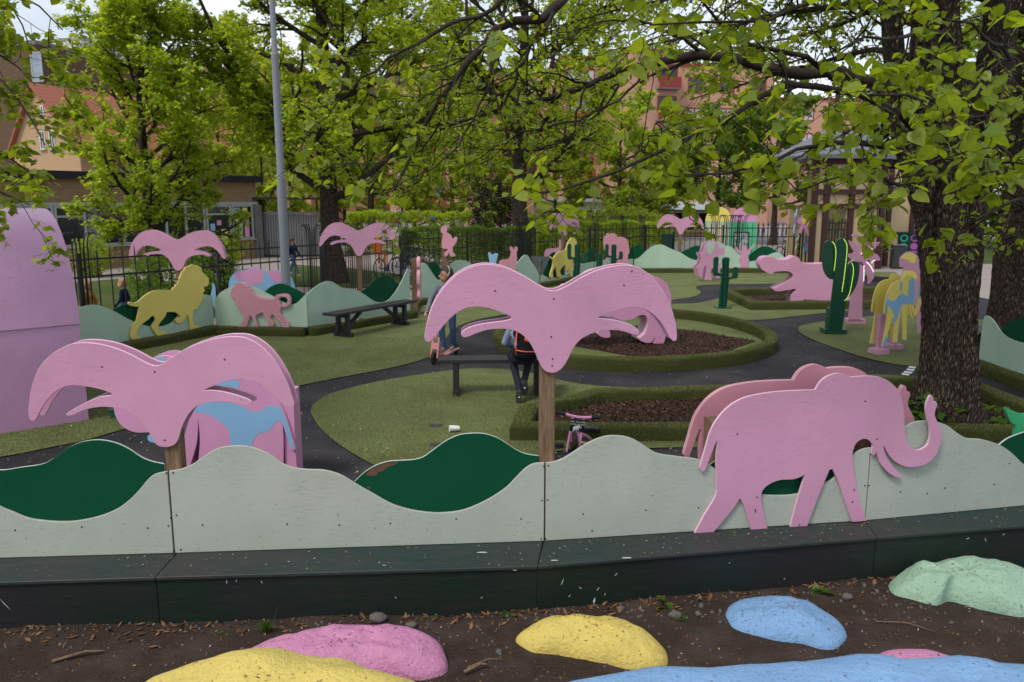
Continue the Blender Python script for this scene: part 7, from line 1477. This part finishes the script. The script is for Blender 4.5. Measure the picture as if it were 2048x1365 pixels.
for k in range(3):
    T = LEAF_NEAR[0].copy(); T[:, 2] += (.12*(k-1))*T[:, 0]**2; me = bpy.data.meshes.new('leaf'); me.from_pydata(T.tolist(), [], LEAF_NEAR[1].tolist()); me.polygons.foreach_set('use_smooth', [True]*12); ul = me.uv_layers.new(name='UVMap'); ul.data.foreach_set('uv', NUV[LEAF_NEAR[1].ravel()].astype(np.float32).ravel()); me.materials.append(ml_near); lm_.append(me)
for k, i in enumerate(big):
    o = link(bpy.data.objects.new('leaf', lm_[k % 3]), LT); d, y, z, s_ = frm[0][i], frm[1][i], frm[2][i], float(frm[3][i])
    Mx = Matrix(((d[0]*s_, y[0]*s_, z[0]*s_, pos[i][0]-tb0.x), (d[1]*s_, y[1]*s_, z[1]*s_, pos[i][1]-tb0.y), (d[2]*s_, y[2]*s_, z[2]*s_, pos[i][2]), (0, 0, 0, 1))); o.matrix_local = Mx
# second trunk on the right
t2 = D(2035, 600, 12.8); t2.z = 0
T2_ = thing('linden_tree', 'second thick grooved trunk behind the old linden at the right edge', 'tree', t2)
V, F = bigtube([[t2.x, t2.y, -.1], [t2.x, t2.y, .5], [t2.x, t2.y, 2.0], [t2.x+.0, t2.y, 4], [t2.x-.1, t2.y, 6.5], [t2.x, t2.y, 9]], [.47, .40, .36, .34, .3, .2], 60, 90, .05, 9); np_mesh('trunk', V, F, m_bark, T2_, True)
Pc = []
for k in range(18):
    a = k*2.4+.3; z = rg.uniform(2.9, 8.2); b_ = np.array([t2.x, t2.y, z]); d = np.array([math.cos(a), math.sin(a), .4]); L_ = rg.uniform(1.8, 3.8); Pc.append([b_+d*L_*t for t in np.linspace(0, 1, K)])
Pc = np.array(Pc); Rc = np.ones((18, 1))*np.linspace(.07, .015, K)[None]; A2, B2 = kids(rg, Pc, Rc, 10, .2, 1, 25, 60, .7, 1.3, 6, .0, .17, .5, .006, .35); A3, B3 = kids(rg, A2, B2, 5, .2, 1, 25, 60, .35, .7, 4, 0, .2, .6, .004, .45)
VV, FF = [], []; off = 0
for (p_, r_, k_) in ((Pc, Rc, 7), (A2, B2, 4), (A3, B3, 3)): a_, b_ = tubes(p_, r_, k_); VV.append(a_); FF.append(b_+off); off += len(a_)
np_mesh('branches', np.concatenate(VV), np.concatenate(FF), m_twig, T2_, True)['kind'] = 'stuff'
pp_ = along(rg, A3, 10, .2, .04); V, F = leaf_mesh(pp_, leaf_frames(rg, len(pp_), .35, .6, .09), LEAF_FAR); np_mesh('crown', V, F, ml_lin, T2_)
# branches hanging in at the top left from a tree outside the frame
tl0 = D(-420, 480, 8.6); tl0.z = 0
TL = thing('linden_tree', 'tree beyond the left edge whose leafy branches hang into the top left corner', 'tree', tl0)
V, F = bigtube([[tl0.x, tl0.y, -.1], [tl0.x, tl0.y, .5], [tl0.x, tl0.y, 2.5], [tl0.x, tl0.y, 5], [tl0.x, tl0.y, 8]], [.4, .33, .3, .26, .15], 36, 60, .04, 12); np_mesh('trunk', V, F, m_bark, TL, True)
LL = [([(-420, 100, 8.6), (-250, 30, 8.0), (-120, -10, 7.5), (0, -20, 7.2), (90, 20, 7.0), (125, 60, 7.0)], .04), ([(-420, 160, 8.6), (-250, 110, 8.2), (-100, 110, 7.8), (-10, 150, 7.6), (50, 220, 7.4), (90, 290, 7.3)], .035), ([(-420, 220, 8.6), (-260, 200, 8.2), (-120, 230, 7.9), (-30, 290, 7.7), (40, 330, 7.6), (100, 380, 7.5)], .03), ([(-420, 60, 8.6), (-260, 60, 8.3), (-120, 60, 8.0), (-40, 90, 7.9), (30, 130, 7.8), (70, 170, 7.8)], .03), ([(-420, 250, 8.6), (-260, 260, 8.0), (-140, 300, 7.6), (-60, 350, 7.4), (10, 390, 7.2), (60, 410, 7.2)], .025), ([(-420, 0, 8.6), (-260, -60, 8.3), (-100, -60, 8), (0, -10, 7.9), (40, 40, 7.9), (60, 100, 7.9)], .03)]
Pz = np.stack([np.array(spl3(l[0], K)) for l in LL]); Rz_ = np.stack([np.linspace(l[1], .005, K) for l in LL]); A2, B2 = kids(rg, Pz, Rz_, 13, .2, 1, 25, 65, .4, .9, 6, -.1, .18, .5, .004, .35, bend=-.06, lfall=.3); A3, B3 = kids(rg, A2, B2, 5, .2, 1, 25, 60, .2, .42, 4, -.1, .2, .6, .0025, .45)
VV, FF = [], []; off = 0
for (p_, r_, k_) in ((Pz, Rz_, 7), (A2, B2, 4), (A3, B3, 3)): a_, b_ = tubes(p_, r_, k_); VV.append(a_); FF.append(b_+off); off += len(a_)
np_mesh('branches', np.concatenate(VV), np.concatenate(FF), m_twig, TL, True)['kind'] = 'stuff'
pp_ = np.concatenate([along(rg, A3, 6, .2, .02), along(rg, A2, 5, .5, .02)]); V, F = leaf_mesh(pp_, leaf_frames(rg, len(pp_), .45, .5, .068), LEAF_NEAR); o = np_mesh('crown', V, F, ml_near, TL, True, np.tile(NUV, (len(pp_), 1))); o['kind'] = 'stuff'
Pc = []  # upper canopy out of view, added to darken the left corner
for k in range(22):
    a = k*2.4; z = rg.uniform(4.6, 8.5); b_ = np.array([tl0.x, tl0.y, z]); d = np.array([math.cos(a), math.sin(a), .3]); L_ = rg.uniform(2.4, 4.4); Pc.append([b_+d*L_*t for t in np.linspace(0, 1, 8)])
Pc = np.array(Pc); A2, B2 = kids(rg, Pc, np.ones((22, 1))*np.linspace(.06, .015, 8)[None], 9, .2, 1, 25, 60, .8, 1.5, 5, .05, .17, .5, .005, .35); A3, B3 = kids(rg, A2, B2, 4, .2, 1, 25, 60, .4, .8, 4, 0, .2, .6, .003, .45)
pp_ = along(rg, A3, 10, .2, .06); V, F = leaf_mesh(pp_, leaf_frames(rg, len(pp_), .35, .6, .12), LEAF_FAR); np_mesh('upper_crown', V, F, ml_lin, TL)['kind'] = 'stuff'; V, F = tubes(np.concatenate([A2[:, [0, 1, 2, 4]], A3]), np.concatenate([B2[:, [0, 1, 2, 4]], B3]), 3); np_mesh('upper_branches', V, F, m_twig, TL)['kind'] = 'stuff'; V, F = tubes(Pc, np.ones((22, 1))*np.linspace(.06, .015, 8)[None], 6); np_mesh('upper_shade_limbs', V, F, m_twig, TL)
# ------------------------------------------------------------------ small things on the ground
def inpoly(x, y, poly):
    poly = np.array([[p[0], p[1]] for p in poly]); c_ = np.zeros(len(x), dtype=bool); j = len(poly)-1
    for i in range(len(poly)):
        a, b = poly[i], poly[j]; k = ((a[1] > y) != (b[1] > y)) & (x < (b[0]-a[0])*(y-a[1])/((b[1]-a[1]) if b[1] != a[1] else 1e-9)+a[0]); c_ ^= k; j = i
    return c_
rg = np.random.default_rng(5)
# pile of the artificial turf (short blades) on the nearer turf
def blades(pos, hgt, wd, rg, lean=.5):
    n_ = len(pos); a = rg.uniform(0, 2*np.pi, n_); d = np.stack([np.cos(a), np.sin(a), np.zeros(n_)], -1); l = rg.normal(size=(n_, 3))*lean; l[:, 2] = 1; l = nrm(l); h = hgt*rg.uniform(.5, 1.2, n_)
    V = np.stack([pos-d*wd/2, pos+d*wd/2, pos+l*h[:, None]], 1).reshape(-1, 3); return V, np.arange(3*n_).reshape(-1, 3)
def bladesmat(name, a, b):
    n = NT(name); ge = n.n('ShaderNodeNewGeometry'); c = n.mix(ge.outputs['Random Per Island'], a, b); n.bsdf(c, .8, .15); return n.m
m_bl = bladesmat('turf pile', (.125, .15, .045), (.26, .27, .11)); m_blk = bladesmat('kerb pile', (.10, .125, .03), (.23, .24, .085))
polyc, polyw = gp(T2), gp(T1)
x = rg.uniform(-3.2, 7.5, 260000); y = rg.uniform(5.3, 11.5, 260000); k = inpoly(x, y, polyc) & ~inpoly(x, y, lb) & (rg.uniform(size=len(x)) < (6.5/y)**1.5); P_ = np.stack([x[k], y[k], np.full(k.sum(), .012)], -1)
x = rg.uniform(-7.5, 0, 300000); y = rg.uniform(6.5, 15, 300000); k = inpoly(x, y, polyw) & (rg.uniform(size=len(x)) < (7/y)**1.6); P2_ = np.stack([x[k], y[k], np.full(k.sum(), .012)], -1)
V, F = blades(np.concatenate([P_, P2_]), .022, .006, rg); o = np_mesh('turf_pile', V, F, m_bl); tag(o, 'short olive pile of the artificial turf', 'artificial turf', kind='stuff')
# fuzz on the kerbs
ker = [o_ for o_ in bpy.data.objects if o_.name.startswith('turf_kerb')]; PV = []
for o_ in ker:
    me = o_.data; me.calc_loop_triangles(); n_t = len(me.loop_triangles); ti = np.zeros(n_t*3, dtype=np.int32); me.loop_triangles.foreach_get('vertices', ti); co = np.zeros(len(me.vertices)*3); me.vertices.foreach_get('co', co); co = co.reshape(-1, 3); T = co[ti.reshape(-1, 3)]
    ar_ = .5*np.linalg.norm(np.cross(T[:, 1]-T[:, 0], T[:, 2]-T[:, 0]), axis=1); dens = 9000*min(1, (7.5/max(4, T[:, :, 1].mean()))**1.6); cnt = rg.poisson(ar_*dens); idx = np.repeat(np.arange(n_t), cnt)
    a, b = rg.uniform(size=(2, len(idx), 1)); f_ = a+b > 1; a = np.where(f_, 1-a, a); b = np.where(f_, 1-b, b); PV.append((T[idx, 0]+(T[idx, 1]-T[idx, 0])*a+(T[idx, 2]-T[idx, 0])*b))
V, F = blades(np.concatenate(PV), .018, .007, rg, .55); o = np_mesh('kerb_pile', V, F, m_blk); tag(o, 'short green pile covering the turf kerbs', 'artificial turf', kind='stuff')
# fallen linden bracts and seeds
def flakes(name, pos, size, mat, label, rg, cat='litter', up=.25):
    n_ = len(pos); a = rg.uniform(0, 2*np.pi, n_); t = rg.normal(size=(n_, 2))*up; d = nrm(np.stack([np.cos(a), np.sin(a), t[:, 0]], -1)); e = nrm(np.cross(np.stack([t[:, 1]*.5, t[:, 0]*.5, np.ones(n_)], -1), d)); s_ = (size*rg.uniform(.5, 1.5, n_))[:, None]
    V = np.stack([pos-d*s_, pos+e*s_*.4, pos+d*s_, pos-e*s_*.4], 1).reshape(-1, 3); o = np_mesh(name, V, np.arange(4*n_).reshape(-1, 4), mat); tag(o, label, cat, kind='stuff'); return o
m_seed = bladesmat('yellow bracts', (.42, .30, .10), (.55, .45, .22)); m_brl = bladesmat('brown leaf bits', (.10, .045, .02), (.22, .12, .06))
x = rg.uniform(-7, 9, 9000); y = 5.4+rg.uniform(0, 1, 9000)**1.6*17; cl = np.array([mnoise.noise(Vector((a*.5, b*.5, 0))) for a, b in zip(x, y)]); k = (cl+rg.uniform(-.5, .5, 9000) > -.1) & inpoly(x, y, [p for p in PLAY]); zz = np.where(inpoly(x, y, lb) | inpoly(x, y, hb), .05, .03)
flakes('fallen_bracts', np.stack([x[k], y[k], zz[k]], -1), .012, m_seed, 'tiny yellow bracts scattered over turf and paths', rg)
x = rg.uniform(-7, 9, 420); y = 5.4+rg.uniform(0, 1, 420)**1.5*14; k = inpoly(x, y, PLAY); flakes('brown_leaf_bits', np.stack([x[k], y[k], np.full(k.sum(), .03)], -1), .022, m_brl, 'dry brown leaf bits on the playground floor', rg)
L_ = []
for i in range(4):
    a, b, c_, d_ = [np.array(v_) for v_ in (F_[i], F_[i+1], Q_[i+1], Q_[i])]; n_ = (40, 55, 80, 75)[i]
    s_, t = rg.uniform(size=(2, n_, 1)); t = t**.8; pp = (a*(1-s_)+b*s_)*(1-t)+(d_*(1-s_)+c_*s_)*t; pp[:, 2] = LZ+.004; L_.append(pp)
flakes('ledge_bracts', np.concatenate(L_), .007, m_seed, 'tiny yellow bracts lying on the dark ledge', rg, up=.1)
x = rg.uniform(-3.6, 4.2, 2600); y = rg.uniform(2.4, 5.2, 2600); zz = np.array([bank(a, b)+.006 for a, b in zip(x, y)]); flakes('soil_litter', np.stack([x, y, zz], -1), .010, m_brl, 'brown leaf and bark bits in the soil', rg, up=.5)
x = rg.uniform(-3.6, 4.2, 900); y = rg.uniform(2.4, 5.2, 900); zz = np.array([bank(a, b)+.006 for a, b in zip(x, y)]); flakes('soil_bracts', np.stack([x, y, zz], -1), .007, m_seed, 'yellow bracts in the soil', rg, up=.4)
# dry leaves gathered along the foot of the ledge
n_ = 900; t_ = rg.uniform(0, 1, n_)*3.0+.5; ii = np.minimum(t_.astype(int), 3); fr_ = (t_-ii)[:, None]; Fa = np.array([list(p) for p in F_]); pb_ = Fa[ii]*(1-fr_)+Fa[ii+1]*fr_; cl_ = np.array([mnoise.noise(Vector((a*1.7, 2, 0))) for a in pb_[:, 0]]); k = cl_+rg.uniform(-.6, .6, n_) > 0; pb_ = pb_[k]; pb_[:, 1] -= np.abs(rg.normal(size=len(pb_)))*.09-.005; pb_[:, 2] = [bank(a, b)+.01 for a, b in pb_[:, :2]]
flakes('dry_leaves', pb_, .022, m_brl, 'dry brown leaves gathered at the foot of the ledge', rg, up=.5)
# litter lying on the boulders
bl_ = []
for o_ in [q_ for q_ in bpy.data.objects if q_.name.startswith('painted_boulder')]:
    me = o_.data; co = np.zeros(len(me.vertices)*3); me.vertices.foreach_get('co', co); no = np.zeros(len(me.vertices)*3); me.vertices.foreach_get('normal', no); co = co.reshape(-1, 3)+np.array(o_.location); no = no.reshape(-1, 3); k = np.where(np.abs(no[:, 2]) > .6)[0]; pk_ = rg.choice(k, min(len(k), 70)); bl_.append(co[pk_]+np.array([0, 0, .004])+rg.normal(size=(len(pk_), 3))*np.array([.006, .006, 0]))
flakes('boulder_litter', np.concatenate(bl_), .007, m_brl, 'tiny brown bits lying on the painted boulders', rg, up=.3)
# pebbles in the soil
m_peb = plain('grey pebbles', (.11, .095, .085), .9, .5, 60)
VV, FF = [], []; off = 0; ico = MB(); ico.ell((0, 0, 0), 1, 6, 4); iv = np.array(ico.v); if_ = [f for f in ico.f]
iq = np.array(if_)
for k in range(900):
    yy = 4.85-abs(rg.normal())*.35 if rg.uniform() < .5 else rg.uniform(2.8, 4.9); xx = rg.uniform(-3.5, 4.0); yy = min(yy+.12*xx*(xx > 0)*.9, 5.05); r_ = rg.uniform(.004, .012)*(2.2 if rg.uniform() < .06 else 1); c_ = np.array([xx, yy, bank(xx, yy)+r_*.25]); VV.append(iv*r_*rg.uniform(.6, 1.3, 3)+c_); FF.append(iq+off); off += len(iv)
o = np_mesh('pebbles', np.concatenate(VV), np.concatenate(FF), m_peb, smooth=False); tag(o, 'small grey pebbles in the foreground soil', 'gravel', kind='stuff')
# bark chips in the beds
m_chip = bladesmat('bark chips', (.020, .011, .008), (.12, .065, .045))
def chips(poly, n_, zz):
    P = np.array([[p[0], p[1]] for p in poly]); x = rg.uniform(P[:, 0].min(), P[:, 0].max(), n_); y = rg.uniform(P[:, 1].min(), P[:, 1].max(), n_); k = inpoly(x, y, poly); return np.stack([x[k], y[k], np.full(k.sum(), zz)+rg.uniform(0, .025, k.sum())], -1)
mul = [G(*p)[:2] for p in ((1100, 668), (1190, 655), (1290, 655), (1395, 665), (1512, 685), (1470, 700), (1435, 723), (1345, 727), (1240, 712), (1130, 692))]
flakes('bark_chips', np.concatenate([chips(mul, 12000, .03), chips(lb, 26000, .03), chips(hb, 3000, .03)]), .022, m_chip, 'reddish brown bark chips in the beds', rg, 'mulch', .6)
# twigs in the soil
def stick(label, a, b, r, nm='twig'):
    a, b = Vector(a), Vector(b); m_ = (a+b)/2+Vector((.02, .03, .01)); mb = MB(); mb.tube([a, (a+m_)/2, m_, (m_+b)/2, b], [r, r*1.1, r, r*.8, r*.5], 7); tag(mb.build(nm, timber('dry twig', (.10, .065, .04), (.24, .17, .11), (20, 20, 20)), smooth=True), label, 'twig', 'loose twigs')
def bp_(x, y, h=.012): return (x, y, bank(x, y)+h)
stick('short thick broken twig on the soil between the pink and yellow boulders', bp_(-.26, 3.98, .02), bp_(-.13, 4.06, .02), .010)
stick('thin dry twig lying above the thick broken one', bp_(-.25, 4.05), bp_(-.05, 4.13), .004)
stick('long dry twig on the soil at the lower left', bp_(-2.6, 4.12, .015), bp_(-2.35, 4.22, .015), .009)
stick('thin curved twig on the soil below the mint boulder', bp_(2.25, 4.55), bp_(2.55, 4.42), .004)
# loose stones by the ledge
for k, (x, y, r_, lb_) in enumerate(((-.83, 4.56, .045, 'grey stone resting on the soil above the pink boulder'), (1.02, 4.60, .035, 'small grey stone right of the central yellow boulder'), (-.62, 4.52, .03, 'small pale stone at the foot of the ledge near the pink boulder'), (2.2, 4.85, .03, 'small stone left of the mint boulder'))):
    mb = MB(); mb.ell((0, 0, 0), (r_*1.2, r_*.9, r_*.75), 14, 10); mb.v = [tuple(Vector(v_)*(1+.22*mnoise.noise(Vector(v_)*38+Vector((k*9, 0, 0))))) for v_ in mb.v]; o = mb.build('stone', m_peb, smooth=False); o.location = (x, y, bank(x, y)+r_*.45); tag(o, lb_, 'stone', 'loose stones')
# weeds along the ledge
ml_weed = leafmat('weed leaves', (.06, .14, .015), (.11, .20, .025), (.14, .28, .02))
def weed(label, x, y, n_, size, hgt, seed, spread=.06):
    r2 = np.random.default_rng(seed); z0 = bank(x, y); root = thing('weed', label, 'weed', (x, y, z0), 'weeds at the foot of the ledge')
    a = r2.uniform(0, 2*np.pi, n_); base = np.tile(np.array([x, y, z0-.01]), (n_, 1)); tip = base+np.stack([np.cos(a)*spread*r2.uniform(.3, 1, n_), np.sin(a)*spread*r2.uniform(.3, 1, n_), hgt*r2.uniform(.5, 1.1, n_)], -1)
    P = np.stack([base, base*.5+tip*.5+np.array([0, 0, hgt*.15]), tip], 1); V, F = tubes(P, np.full((n_, 3), .0018), 3); np_mesh('stems', V, F, ml_weed, root); V, F = leaf_mesh(tip, leaf_frames(r2, n_, .1, .4, size, .3), LEAF_NEAR); np_mesh('leaves', V, F, ml_weed, root)
weed('broad leaved weed by the ledge left of the mint boulder', 2.02, 4.90, 5, .055, .07, 1); weed('leafy weed by the ledge above the flat blue boulder', .98, 4.70, 5, .05, .06, 2); weed('low weed left of the flat blue boulder', 1.05, 4.58, 9, .022, .03, 3); weed('low weed near the long pink boulder', -.52, 4.62, 6, .018, .025, 4); weed('tiny weed left of the grass tuft', -1.75, 4.40, 8, .016, .022, 5); weed('small weed in the middle of the ledge foot', -.02, 4.63, 6, .022, .03, 6)
r2 = np.random.default_rng(8); gx, gy = -1.48, 4.42; gz = bank(gx, gy); root = thing('grass_tuft', 'tuft of bright grass at the foot of the ledge on the left', 'grass', (gx, gy, gz)); nb = 60; a = r2.uniform(0, 2*np.pi, nb); s_ = r2.uniform(.2, 1, nb)
P = np.stack([np.stack([gx+np.cos(a)*.01, gy+np.sin(a)*.01, np.full(nb, gz-.01)], -1), np.stack([gx+np.cos(a)*.04*s_, gy+np.sin(a)*.03*s_, gz+.06*(1.2-s_*.5)], -1), np.stack([gx+np.cos(a)*.09*s_, gy+np.sin(a)*.06*s_, gz+.09*(1.15-s_*.8)], -1)], 1); V, F = tubes(P, np.tile(np.array([[.0022, .0018, .0005]]), (nb, 1)), 3); np_mesh('blades', V, F, ml_weed, root)
P = np.array([[[gx+.01, gy, gz], [gx+.05, gy, gz+.08], [gx+.075, gy, gz+.17]]]); V, F = tubes(P, np.array([[.0018, .0015, .001]]), 4); np_mesh('seed_stalk', V, F, ml_weed, root)
# leafy sprouts round the linden's foot
def sprout(label, x, y, n_, size, hgt, seed, spread):
    r2 = np.random.default_rng(seed); root = thing('sprout', label, 'plant', (x, y, .03), 'sprouts at the foot of the linden'); a = r2.uniform(0, 2*np.pi, n_); base = np.tile(np.array([x, y, .02]), (n_, 1)); rad = spread*r2.uniform(.1, 1, n_); tip = base+np.stack([np.cos(a)*rad, np.sin(a)*rad, hgt*r2.uniform(.3, 1.1, n_)], -1)
    P = np.stack([base, base*.55+tip*.45+np.array([0, 0, hgt*.18]), tip], 1); V, F = tubes(P, np.full((n_, 3), .004), 4); np_mesh('stems', V, F, m_twig, root); V, F = leaf_mesh(tip, leaf_frames(r2, n_, .3, .45, size, .3), LEAF_NEAR); np_mesh('leaves', V, F, ml_weed, root)
def gxy(u, v_): p = G(u, v_); return p.x, p.y
sprout('leafy linden sprouts between the elephant trunk and the tree', *gxy(1862, 866), 46, .10, .42, 1, .42); sprout('leafy sprouts behind the salmon elephant board', *gxy(1822, 868), 34, .10, .36, 2, .32); sprout('pale leafy sprout right of the linden trunk', *gxy(1985, 860), 14, .10, .25, 3, .30); sprout('low sprout far right beside the linden trunk', *gxy(2005, 872), 8, .08, .12, 4, .25)
